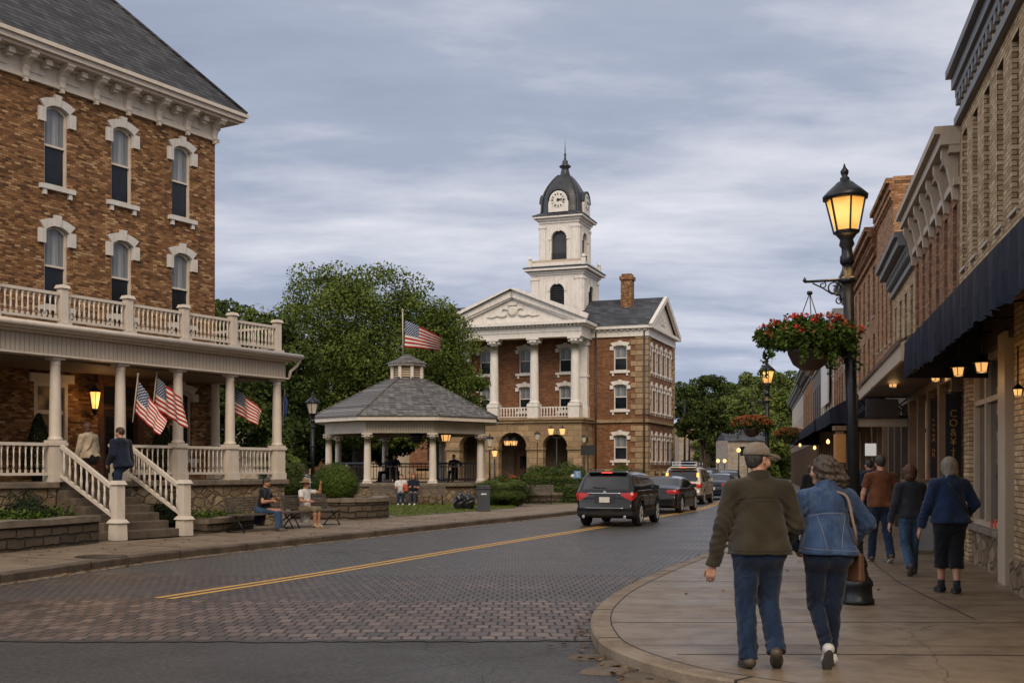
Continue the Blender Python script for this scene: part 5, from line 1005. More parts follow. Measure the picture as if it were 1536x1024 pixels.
def shop(label, Ya, Yb, h, mat, wz, ww, n, cornice, cmat, cproj=.5, ch=.8, extra=None, store=True, offset=0.0, hood=None, pil='tanwood', glasslit='shopglass', piers=None, depth=9, zs=3.35, brackets=0, seed=0, sgap=2.2):
    loc, rz, L = rowframe(Ya, Yb, offset); t = empty('shop_building', loc, rz, label, 'building', None); r = random.Random(seed + int(Ya * 10))
    hs = []
    if n:
        st = L / n
        for k in range(n):
            for (z0, z1) in wz: hs.append(((k + .5) * st - ww / 2, (k + .5) * st + ww / 2, z0, z1))
    m = MB(); facade(m, 0, L, zs + .75, h - .1, 0, hs, .22)
    m.add([(L, 0, .05), (L, depth, .05), (L, depth, h), (L, 0, h)], [(0, 1, 2, 3)]).add([(0, 0, .05), (0, depth, .05), (0, depth, h), (0, 0, h)], [(0, 1, 2, 3)]).add([(0, 0, h - .1), (L, 0, h - .1), (L, depth, h - .3), (0, depth, h - .3)], [(0, 1, 2, 3)]); m.box((L - .3, .0, h - .1), (L, depth, h + .12)); m.box((0, .0, h - .1), (.3, depth, h + .12))
    m.build('wall', mat, t)
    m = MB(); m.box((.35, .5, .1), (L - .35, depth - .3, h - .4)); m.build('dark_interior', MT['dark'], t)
    if n:
        for k, z in enumerate(wz):
            wp = win_proto(ww, z[1] - z[0], .04, hood, True, (k + int(Ya)) % 2 == 0, 'beige', 'beige', .2, .18, k=.42)
            for hh in hs:
                if abs(hh[2] - z[0]) < .01: place(wp, t, ((hh[0] + hh[1]) / 2, 0, z[0]))
            drop(wp)
    m = MB()
    if cornice:
        m.box((-.02, -.1, h - ch), (L + .02, .02, h - ch + .14)).box((-.04, -cproj * .55, h - .42), (L + .04, .02, h - .28)).box((-.06, -cproj, h - .28), (L + .06, .02, h - .08)).box((-.06, -cproj - .1, h - .08), (L + .06, .02, h + .06))
        if brackets:
            for k in range(brackets):
                x = .25 + (L - .5) * k / (brackets - 1)
                pr = [(0, h - ch - .25), (.09, h - ch - .22), (.12, h - ch), (.2, h - .62), (cproj * .85, h - .45), (cproj * .85, h - .28), (0, h - .28)]; v = [(x - .09, -p, z) for p, z in pr] + [(x + .09, -p, z) for p, z in pr]; q = len(pr)
                m.add(v, [list(range(q))[::-1], list(range(q, 2 * q))] + [[i, (i + 1) % q, q + (i + 1) % q, q + i] for i in range(q)])
        else:
            k = 0
            while k * .35 < L: m.box((k * .35, -cproj * .5, h - .58), (k * .35 + .16, .0, h - .42)); k += 1
        m.build('cornice', cmat, t)
    if store:
        k = max(1, round(L / sgap)); st = L / k; m = MB(); g = MB(); b = MB(); s_ = MB(); tr = MB()
        m.box((0, -.12, zs), (L, .02, zs + .75)); m.box((0, -.25, zs + .62), (L, .02, zs + .78))
        for i in range(k + 1): x = i * st; m.box((max(0, x - .14), -.14, .12), (min(L, x + .14), .02, zs))
        m.build('shopfront_frame', MT[pil], t)
        for i in range(k):
            a, c = i * st + .14, (i + 1) * st - .14; door = (i % 3 == 1)
            if door:
                q = MB(); q.box((a, .45, .12), (c, .5, zs)); dd = q.build('shop_door', MT['dkbrown'], t); q = MB(); q.box((a + .2, .42, .9), (c - .2, .45, 2.3)).box((a + .2, .42, 2.5), (c - .2, .45, zs - .15)); q.build('door_glass', MT['goldlit'] if r.random() < .5 else MT['shopglass'], dd)
            else:
                q = MB(); q.box((a, -.04, .12), (c, .1, .72)); q.build('stall_riser', mat if r.random() < .5 else MT['dkbrown'], t)
                q = MB(); q.box((a, .02, .72), (c, .08, .82)).box((a, .02, 2.55), (c, .08, 2.63)).box((a, .02, zs - .08), (c, .08, zs)).box(((a + c) / 2 - .03, .02, .82), ((a + c) / 2 + .03, .08, 2.55)); w_ = q.build('shop_window', MT[pil], t)
                q = MB(); q.box((a, .1, .8), (c, .12, 2.58)).box((a, .1, 2.6), (c, .12, zs - .05)); q.build('pane', MT[glasslit], w_)
    if extra: extra(t, L)
    return t
TB = {}
A_ = shop('tall yellow tan brick building nearest the viewer with narrow deep windows', 5.0, 20.5, 8.85, MT['tanbrick'], [(5.25, 7.65)], .52, 14, True, MT['greycorn'], .14, .95, store=False, depth=10)
# ground floor of the nearest building: bay window on stone riser, pale post, brick piers
def FL(Y, off=0.0, z=0.0): d = Vector((.2424, 1)).normalized(); return Vector((FX(Y) - off, Y, z))
La = 15.5 * math.sqrt(1 + .2424 ** 2)
def ax(Y): return (20.5 - Y) * math.sqrt(1 + .2424 ** 2)
m = MB(); m.box((ax(14.95), -.12, .1), (ax(5.0), .25, 4.15)); m.box((ax(19.7), -.05, .1), (ax(19.15), .3, 4.15)); m.box((ax(16.35), .05, .1), (ax(16.1), .3, 4.15)); m.build('brick_pier', MT['tanbrick'], A_)
m = MB(); m.box((ax(14.85), -.2, .1), (ax(12.4), -.11, .55)); bevel(m.build('stone_footing', MT['rubble'], A_), .02)
m = MB(); m.box((ax(19.15), .0, .1), (ax(16.4), .2, .70)); m.build('stall_riser', MT['rubble'], A_)
m = MB(); m.box((ax(19.2), -.09, .70), (ax(16.35), .3, .80)); bevel(m.build('stone_sill', MT['stonecap'], A_), .015)
m = MB()
for Y in (19.05, 18.0, 16.55): m.box((ax(Y) - .05, .02, .8), (ax(Y) + .05, .14, 3.5))
m.box((ax(19.1), .02, .8), (ax(16.5), .14, .88)).box((ax(19.1), .02, 2.75), (ax(16.5), .14, 2.83)).box((ax(19.1), .02, 3.42), (ax(16.5), .14, 3.5)); w_ = m.build('bay_window', MT['beige'], A_)
m = MB(); m.box((ax(19.1), .1, .85), (ax(16.5), .12, 3.45)); m.build('pane', glass('bay_glass', (.022, .024, .026), .05), w_)
m = MB(); m.box((ax(15.95), -.15, .1), (ax(15.45), .05, 3.6)); m.box((ax(15.4), .1, .1), (ax(14.95), .2, 4.1)); bevel(m.build('pale_post', MT['beige'], A_), .01)
m = MB(); m.box((ax(20.5), .3, .1), (ax(19.7), .4, 3.4)).box((ax(16.1), .2, .1), (ax(15.5), .3, 4.1)); m.build('dark_doorway', MT['dkbrown'], A_)
m = MB(); m.box((0, -.1, 3.5), (La, .1, 4.3)); m.build('sign_band', MT['dkbrown'], A_)
m = MB()                                  # red and yellow goods low in the bay window
for i, (c_, yy, h_) in enumerate([((.5, .05, .03), 17.1, .14), ((.6, .3, .04), 16.9, .1), ((.4, .03, .03), 17.4, .09)]):
    q = MB(); q.box((ax(yy) - .08, .01, .81), (ax(yy) + .08, .09, .81 + h_)); bevel(tag(q.build('window_goods', plain('goods_%d' % i, c_, .5), None, (0, 0, 0)), ['red parcel on the bay window sill', 'yellow parcel on the bay window sill beside the red one', 'deep red box furthest along the bay window sill'][i], 'parcel'), .01); o = bpy.data.objects[-1] if False else None
for o in [x for x in bpy.data.objects if x.name.startswith('window_goods')]: o.location = A_.location; o.rotation_euler = A_.rotation_euler
c = FL(20.0, .25); m = MB(); m.lathe([(.24, .12), (.27, .3), (.22, .6), (.25, .8), (.2, .92)], (c.x, c.y, 0), 9, smooth=False); tag(bevel(m.build('stone_bollard', MT['rubble']), .04), 'rough stone block standing at the foot of the bay window', 'stone')
B_ = shop('dull red brick shop with a deep cream bracketed cornice', 20.5, 27.7, 7.85, MT['redbrick'], [(4.9, 6.6)], .5, 6, True, MT['beige'], .34, 1.0, brackets=7, pil='tanwood', sgap=1.75, glasslit='goldlit')
shop('low tan brick shop with a dark grey cornice between taller neighbours', 27.7, 33.2, 7.45, MT['tanbrick'], [(4.7, 6.3)], .55, 4, True, MT['greycorn'], .4, .8, pil='dkbrown', sgap=1.8)
shop('tall orange brown brick block with slender windows and plain parapet', 33.2, 37.8, 10.15, MT['orbrick'], [(5.5, 8.3)], .42, 4, True, MT['orbrick'], .12, .5, pil='tanwood', sgap=1.6)
shop('orange brick block with arched parapet beyond the tall one', 37.8, 46.5, 9.7, MT['orbrick'], [(4.7, 6.3), (6.9, 8.6)], .7, 5, True, MT['redbrick'], .3, .9)
shop('grey painted shop half hidden behind the near street lamp', 46.5, 52, 9.9, MT['paleb'], [(4.7, 6.2), (6.8, 8.3)], .7, 4, True, MT['greycorn'], .35, .7)
shop('dark brick shop beyond the near hanging basket', 52, 58.5, 9.0, MT['redbrick'], [(4.5, 6.1), (6.5, 8.0)], .8, 4, True, MT['trim'], .4, .7)
shop('cream rendered shop with a blank white board high on its front', 58.5, 70, 9.2, MT['cream'], [(4.5, 6.3), (6.6, 8.1)], .9, 5, True, MT['cream'], .4, .8)
shop('dark brown shop with a broad pale cornice', 70, 80, 8.8, MT['dkbrown'], [(4.5, 7.0)], .9, 4, True, MT['cream'], .8, .8)
shop('narrow orange brick shop with a grey cornice', 80, 96, 9.2, MT['orbrick'], [(4.5, 7.5)], 1.0, 4, True, MT['greycorn'], .6, 1.0)
shop('last pale shop before the trees', 96, 125, 8.9, MT['cream'], [(4.5, 6.3)], 1.1, 6, True, MT['greycorn'], .5, .8)
loc, rz, L = rowframe(60, 66, .15); t = MB(); t.box((0, -.08, 5.2), (L, 0, 8.3)); o = t.build('blank_board', MT['chwhite'], None, loc); o.rotation_euler = (0, 0, rz); tag(o, 'blank white board fixed high on the cream shop', 'sign')
# ---------------------------------------------------------------- awnings and canopies
def OX(Y, off): return FX(Y) - off
def awning(label, Ya, Yb, off, zw, zo, zb, top, face, n=60, fold=.035, name='shop_awning', seed=0, end=None):
    t = empty(name, (FX(Ya), Ya, 0), 0, label, 'awning'); O = Vector((FX(Ya), Ya, 0)); r = random.Random(seed)
    def P(Y, f, z, dx=0): return Vector((FX(Y) - off * f + dx, Y, z)) - O
    Ys = [Ya + (Yb - Ya) * i / n for i in range(n + 1)]; m = MB(); w = [fold * math.sin(i * 1.9 + math.sin(i * .7) * 2) for i in range(n + 1)]
    rows = [[P(y, 0, zw) for y in Ys], [P(y, .5, (zw + zo) / 2 - .03 + w[i] * .15) for i, y in enumerate(Ys)], [P(y, .97, zo + .03) for y in Ys], [P(y, 1, zo) for y in Ys]]
    for a, b in zip(rows, rows[1:]): m.strip(a, b, True)
    m.build('canopy_top', top, t)
    m = MB(); rows = [[P(y, 1.003, zo) for y in Ys], [P(y, 1, (zo + zb) / 2, -w[i] * .7) for i, y in enumerate(Ys)], [P(y, .985, zb + .02 * math.sin(i * 1.3), -w[i] * 1.4) for i, y in enumerate(Ys)]]
    for a, b in zip(rows, rows[1:]): m.strip(a, b, True)
    o = m.build('valance', face, t)
    m = MB()
    for y in (Ya, Yb): m.add([P(y, 0, zw), P(y, 1, zo), P(y, .985, zb), P(y, 0, zb)], [(0, 1, 2, 3)])
    m.build('end_panel', end or face, t)
    m = MB(); m.tube([P(Ya, .96, zo - .05), P(Yb, .96, zo - .05)], .02, 6)
    for i in range(6): y = Ya + (Yb - Ya) * (i + .5) / 6; m.tube([P(y, 0, zw - .5), P(y, .96, zo - .06)], .014, 5)
    m.build('support_frame', MT['blackiron'], t); return t
awning('long navy canvas awning with a deep hanging valance over the near pavement', 7.6, 17.6, 1.30, 4.25, 3.66, 3.12, MT['navy'], MT['navy'], 120, .03, seed=1)
awning('navy awning beyond the near street lamp', 35, 43, 1.75, 4.5, 3.55, 3.1, MT['navy'], MT['navy'], 50, .03)
awning('long pale striped canvas awning further down the street', 43.5, 70, 1.8, 4.6, 3.55, 3.15, MT['canvas'], MT['navy'], 90, .03)
t = empty('tiled_canopy', (FX(17.9), 17.9, 0), 0, 'lean-to canopy with rusty roof tiles and a tan fascia board', 'canopy'); O = Vector((FX(17.9), 17.9, 0))
def P(Y, off, z): return Vector((FX(Y) - off, Y, z)) - O
m = MB(); n = 60
for i in range(n):
    y = 17.9 + 10.6 * i / n; y2 = y + 10.6 / n * .98; b = .03 * (i % 2); m.add([P(y, 0, 4.35 + b), P(y2, 0, 4.35 + b), P(y2, 1.38, 3.72 + b), P(y, 1.38, 3.72 + b), P(y, 1.38, 3.68), P(y2, 1.38, 3.68)], [(0, 1, 2, 3), (3, 2, 5, 4)])
m.build('roof_tiles', MT['tile'], t); m = MB(); m.add([P(17.9, 1.33, 3.42), P(28.5, 1.33, 3.42), P(28.5, 1.33, 3.70), P(17.9, 1.33, 3.70), P(17.9, 1.27, 3.42), P(28.5, 1.27, 3.42), P(28.5, 1.27, 3.70), P(17.9, 1.27, 3.70)], [(0, 1, 2, 3), (4, 5, 6, 7), (0, 1, 5, 4)]); m.add([P(17.9, 0, 3.42), P(17.9, 1.33, 3.42), P(17.9, 1.33, 3.7), P(17.9, 0, 4.3)], [(0, 1, 2, 3)]); m.build('fascia', MT['tanwood'] if False else MT['beige'], t)
m = MB(); m.add([P(17.9, 0, 3.5), P(28.5, 0, 3.5), P(28.5, 1.27, 3.5), P(17.9, 1.27, 3.5)], [(0, 1, 2, 3)]); m.build('soffit', MT['dkbrown'], t)
m = MB(); y = 28.3; a, b = 1.45, .05
m.bar(P(y, a, 3.5), P(y, b, 3.5), .05).bar(P(y, a, 3.0), P(y, b, 3.0), .07)
for k in range(2):
    p, q = a + (b - a) * k / 2, a + (b - a) * (k + 1) / 2; m.bar(P(y, p, 3.5), P(y, q, 3.0), .035).bar(P(y, p, 3.0), P(y, q, 3.5), .035)
m.tube([P(y, a, 3.05), P(y, a * .75, 3.35), P(y, a * .5, 3.45), P(y, a * .25, 3.35), P(y, b, 3.05)], .018, 6); m.bar(P(y, a, .12), P(y, a, 3.5), .07).bar(P(y, b, .12), P(y, b, 3.5), .09); m.build('iron_lattice', MT['blackiron'], t)
m = MB(); m.bar(P(28.4, a, 2.86), P(28.4, b, 2.86), .06, .2); m.build('cross_beam', MT['beige'], t)
# ---------------------------------------------------------------- lanterns under the awnings
for i, (px, py, Y, s, lb) in enumerate([(1473, 546, 14.6, .95, 'hanging lantern nearest the viewer under the navy awning'), (1438, 553, 16.4, .95, 'second hanging lantern under the navy awning'), (1404, 562, 18.6, .95, 'hanging lantern just past the end of the navy awning'), (1413, 556, 21.5, .6, 'small lantern deeper under the tiled canopy'), (1340, 572, 24.0, 1.15, 'wide lantern hanging under the tiled canopy'), (1527, 585, 13.6, .62, 'small lit lantern on the brick pier')]):
    p = at(px, py, Y); lantern_hang('hanging_lantern', p, .52 * s, lb, True, 'lit lanterns along the shop fronts', .45, 5 if i < 3 else 2)
for i, (px, py, Y, lb) in enumerate([(1242, 663, 44, 'tiny bright bulb under the navy awning by the lamp post'), (1200, 668, 62, 'warm light far along the pale awning'), (1222, 672, 52, 'warm light under the middle of the pale awning')]):
    p = at(px, py, Y); m = MB(); m.lathe([(.02, .12), (.05, .08), (.07, .03), (.06, -.03), (.02, -.06)], p, 10); tag(m.build('awning_light', MT['warm']), lb, 'light', 'bulbs under the far awnings')
# ---------------------------------------------------------------- hanging signs
def text(name, body, size, M, mat, parent, spacing=1.0):
    cu = bpy.data.curves.new(name, 'FONT'); cu.body = body; cu.size = size; cu.align_x = 'CENTER'; cu.align_y = 'CENTER'; cu.extrude = .004; cu.space_line = spacing; cu.resolution_u = 3
    to = bpy.data.objects.new(name, cu); COL.objects.link(to); bpy.context.view_layer.update(); me = bpy.data.meshes.new_from_object(to.evaluated_get(bpy.context.evaluated_depsgraph_get())); bpy.data.objects.remove(to); me.transform(M); me.materials.clear()
    return link(name, me, mat, parent)
MT['gold'] = plain('gold_letters', (.42, .24, .07), .5, .2, .3, 9)
for i, (x0, x1, y0, y1, Y, tx_, lb, sz) in enumerate([(1418, 1441, 590, 712, 20.2, 'C\nO\n&\n\u00a5\n\u2020', 'black hanging banner with large gold characters, the nearer of two', .19), (1395, 1405, 600, 716, 23.6, 'c\ne\nh\nn\nA\n\nn\nR', 'narrow black banner with small gold characters beside the lit door', .12)]):
    p = at((x0 + x1) / 2, y0, Y); q = at((x0 + x1) / 2, y1, Y); wd = (x1 - x0) / F * Y; t = empty('hanging_banner', (p.x, p.y, q.z), 0, lb, 'sign', 'gold lettered banners'); hh = p.z - q.z
    m = MB(); m.box((-wd / 2, -.015, 0), (wd / 2, .015, hh)); m.build('banner_board', plain('banner_black_%d' % i, (.012, .013, .018), .6), t)
    m = MB(); m.tube([(-wd / 2 - .02, 0, hh + .02), (wd / 2 + .2, 0, hh + .02)], .015, 6); m.build('banner_rod', MT['blackiron'], t)
    text('gold_characters', tx_, sz, Matrix.Translation((0, -.02, hh * .52)) @ Matrix.Rotation(R(90), 4, 'X'), MT['gold'], t, .88)
for (px, py, w_, h_, Y, mt, lb) in [(1300, 612, 46, 0, 0, 0, '')][:0]: pass
p = at(1323, 612, 22.4); t = empty('hanging_sign', p, 0, 'blank dark hanging sign board under the tiled canopy', 'sign'); m = MB(); m.box((-.32, -.02, -.18), (.32, .02, .18)); m.build('sign_board', MT['plastic2'], t); m = MB(); m.tube([(-.2, 0, .18), (-.2, 0, .42)], .008, 4).tube([(.2, 0, .18), (.2, 0, .42)], .008, 4); m.build('chain', MT['blackiron'], t)
p = at(1306, 674, 29.5); t = empty('small_sign', p, 0, 'small white lit square sign beyond the iron lattice', 'sign'); m = MB(); m.box((-.14, -.02, -.16), (.14, .02, .16)); m.build('sign_face', NM('lit_sign', .5).base((.7, .68, .64)).emit((1, .95, .85), .35).m, t); m = MB(); m.box((-.16, .021, -.18), (.16, .04, .18)).tube([(0, .03, .18), (0, .03, .9)], .012, 5); m.build('sign_frame', MT['blackiron'], t)
p = at(1268, 668, 30); t = empty('wooden_post', (p.x - .15, 30, .12), 0, 'orange brown timber post with a lit box head beside the lamp post', 'post'); m = MB(); m.box((-.09, -.09, 0), (.09, .09, 2.6)).box((-.16, -.14, 2.6), (.16, .14, 2.72)); m.build('post', MT['tanwood'], t); m = MB(); m.box((-.13, -.12, 1.75), (.13, .12, 2.5)); m.build('box_head', plain('orange_wood', (.40, .19, .06), .5), t)
c = FL(21.6, .55); t = empty('display_cabinet', (c.x, c.y, .12), R(-14), 'pale grey standing cabinet in the shop recess', 'cabinet'); m = MB(); m.box((-.32, -.5, .06), (.32, .5, 1.35)); bevel(m.build('cabinet_body', plain('pale_grey_paint', (.22, .22, .215), .5), t), .012); m = MB(); m.box((-.36, -.54, 0), (.36, .54, .06)).box((-.35, -.53, 1.35), (.35, .53, 1.39)); m.build('cabinet_trim', MT['tanwood'], t)
# ---------------------------------------------------------------- street lamps with flower baskets
def street_lamp(label, x, y, z0, H_=5.12, lit=True, arm=True, s=1.0, group=None, base=True, en=25):
    t = empty('street_lamp', (x, y, z0), 0, label, 'street lamp', group); k = H_ / 5.12
    m = MB(); m.lathe([(.19, 0), (.195, .05), (.175, .07), (.17, .2), (.185, .22), (.18, .27), (.135, .33), (.115, .42), (.13, .45), (.12, .5), (.085, .58), (.078, .7), (.09, .73), (.072, .78)], (0, 0, 0), 24, flute=.05 if base else 0); m.build('lamp_base', MT['blackiron'], t)
    m = MB(); m.lathe([(.072, .7), (.062, 4.05 * k)], (0, 0, 0), 24, flute=.12).lathe([(.065, 4.0 * k), (.085, 4.03 * k), (.085, 4.1 * k), (.065, 4.13 * k), (.062, 4.2 * k), (.09, 4.24 * k), (.075, 4.3 * k), (.12, 4.36 * k), (.15, 4.38 * k)], (0, 0, 0), 20).lathe([(.07, 2.9 * k), (.082, 2.92 * k), (.082, 2.98 * k), (.07, 3.0 * k)], (0, 0, 0), 20).lathe([(.07, 3.78 * k), (.095, 3.8 * k), (.095, 3.84 * k), (.07, 3.86 * k)], (0, 0, 0), 20); m.build('lamp_post', MT['blackiron'], t)
    zb = 4.38 * k; m = MB(); n = 6
    for i in range(n):
        a = i * 6.283 / n + .52; m.bar((.145 * math.cos(a), .145 * math.sin(a), zb), (.232 * math.cos(a), .232 * math.sin(a), zb + .40), .018)
    m.lathe([(.15, zb - .0), (.16, zb + .02), (.14, zb + .03)], (0, 0, 0), n, rot=.52).lathe([(.235, zb + .39), (.265, zb + .40), (.27, zb + .43), (.20, zb + .50), (.12, zb + .57), (.09, zb + .60), (.06, zb + .61), (.055, zb + .65), (.03, zb + .67), (.045, zb + .70), (.05, zb + .73), (.02, zb + .77), (.005, zb + .82)], (0, 0, 0), 12, rot=.0, smooth=True)
    ln = m.build('lantern_frame', MT['blackiron'], t)
    m = MB(); m.lathe([(.13, zb + .03), (.222, zb + .39)], (0, 0, 0), n, smooth=False, rot=.52); m.build('lamp_glass', MT['lampgrad'] if lit else MT['frost'], ln)
    if lit:
        m = MB(); m.lathe([(.02, zb + .12), (.06, zb + .16), (.065, zb + .22), (.03, zb + .28)], (0, 0, 0), 10); 
        l = bpy.data.lights.new('lamp', 'POINT'); l.energy = en; l.color = (1, .58, .22); l.shadow_soft_size = .2; lo = bpy.data.objects.new('lamp', l); COL.objects.link(lo); lo.parent = t; lo.location = (0, 0, zb - .35)
    if arm:
        za = 3.83 * k; m = MB(); m.tube([(-.05, 0, za), (-.50, 0, za - .01)], .016, 8).lathe([(0, -.03), (.028, 0), (0, .05)], (-.51, 0, za), 8)
        def spiral(cx, cz, r0, turns, a0, sgn=1): return [(cx + r0 * (1 - .65 * i / 20) * math.cos(a0 + sgn * turns * 6.283 * i / 20), 0, cz + r0 * (1 - .65 * i / 20) * math.sin(a0 + sgn * turns * 6.283 * i / 20)) for i in range(21)]
        m.tube(spiral(-.17, za - .10, .085, 1.3, 0), .009, 6).tube(spiral(-.30, za - .055, .045, 1.2, 2, -1), .008, 6).tube([(-.08, 0, za - .26), (-.10, 0, za - .18), (-.20, 0, za - .16), (-.30, 0, za - .09), (-.42, 0, za - .03)], .009, 6).tube(spiral(-.11, za - .25, .045, 1.2, 1), .008, 6); m.build('scroll_bracket', MT['blackiron'], t)
    return t
lm = NM('amber_lamp_glass', .35); o_ = lm.obj(); lw = lm.n('ShaderNodeLayerWeight', {'Blend': .5}); lm.base((.8, .5, .2)); g_ = lm.n('ShaderNodeSeparateXYZ', {'Vector': o_}); 
d2 = lm.M('ADD', lm.M('POWER', lm.M('MULTIPLY', lm.M('SUBTRACT', lm.M('MODULO', g_.outputs[2], 100.0), 4.60), 4.2), 2.0), 0.0)
lm.emit(lm.mix(lm.rng(lm.noise(o_, 9.0, 3), .3, .7, 0, .35), lm.ramp(d2, [(0, (1.0, .56, .14)), (.35, (.80, .36, .055)), (1, (.42, .17, .028))]), (.5, .25, .05)), 1.15); MT['lampgrad'] = lm.m
def basket(label, c, s, seed, red=True, n=9500, leafsz=.046, drop_=.62):
    t = empty('flower_basket', c, 0, label, 'flower basket'); r = np.random.default_rng(seed)
    m = MB(); m.lathe([(.02, -.30), (.10, -.29), (.20, -.22), (.26, -.1), (.28, 0), (.27, .0)], (0, 0, 0), 24, flute=.04); o = m.build('woven_bowl', MT['darkwood'], t); o.scale = (s, s, s)
    m = MB()
    for k in range(3): a = k * 2.094 + .4; m.tube([(.24 * math.cos(a) * s, .24 * math.sin(a) * s, .0), (0, 0, drop_)], .006, 5)
    m.lathe([(.03, -.02), (.035, 0), (.03, .02)], (0, 0, drop_), 8); m.build('chain', MT['blackiron'], t)
    P = []; T = []
    for k in range(46):
        a = r.random() * 6.283; q = r.random() ** .5; c0 = np.array([math.cos(a) * q * .52, math.sin(a) * q * .5, .17 - .10 * q + r.normal() * .05 + (.05 if q < .5 else 0)]) * s; rr = r.uniform(.10, .17) * s
        k2 = int(n / 38); p, d = blob(r, k2, c0, (rr, rr, rr * .85), .6); P.append(p); T.append(.45 + .15 * r.normal(size=k2) + r.uniform(-.2, .2))
    for k in range(14):
        a = r.random() * 6.283; q = .5 * s; L = r.uniform(.15, .42) * s
        k2 = int(n / 110); u = r.random(k2); P.append(np.stack([math.cos(a) * (q + .06 * u) + r.normal(size=k2) * .025, math.sin(a) * (q + .06 * u) + r.normal(size=k2) * .025, .05 - u * L], 1)); T.append(.4 + .15 * r.normal(size=k2))
    leaves('foliage', np.vstack(P), leafsz * s, MT['box'] if red else MT['leaf2'], t, seed, tone=np.concatenate(T))
    F_ = []; ix = []
    for k in range(62 if red else 260):
        a = r.random() * 6.283; e = r.uniform(-.35, 1.0); q = .6 * math.cos(max(e, -.2) * 1.3); c0 = np.array([math.cos(a) * q, math.sin(a) * q * .95, .14 + .22 * math.sin(e * 1.3)]) * s
        k2 = int(r.integers(10, 22)) if red else 12; p, d = blob(r, k2, c0, (.045 * s, .045 * s, .035 * s), .6); F_.append(p); ix += [int(r.random() < .42)] * k2
    leaves('blossoms', np.vstack(F_), .038 * s, [MT['red'] if red else MT['orange'], MT['orange']], t, seed + 1, idx=ix, up=.6)
    return t
street_lamp('tall black fluted street lamp with a lit amber lantern standing on the near pavement', 4.09, 13.4, .12, en=20).rotation_euler = (0, -.031, 0)
basket('hanging basket overflowing with red flowers on the near street lamp', (3.52, 13.4, 3.17), 1.0, 1)
street_lamp('lit black street lamp further along the kerb carrying a rusty flower basket', 8.1, 36, .12, 5.0, group=None, en=15)
basket('smaller hanging basket of rust coloured flowers on the second street lamp', (7.62, 36, 3.02), 1.05, 2, False, 3600, .06, .7)
p = at(469, 640, 40.5); street_lamp('unlit black lamp post between the hotel porch and the gazebo', p.x, 40.5, .14, 4.1, False, False)
p = at(1183, 640, 50); basket('rusty flower basket hanging beyond the second street lamp', (at(1185, 688 - 15, 60).x, 60, 3.4), 1.3, 5, False, 2000, .09, .5)
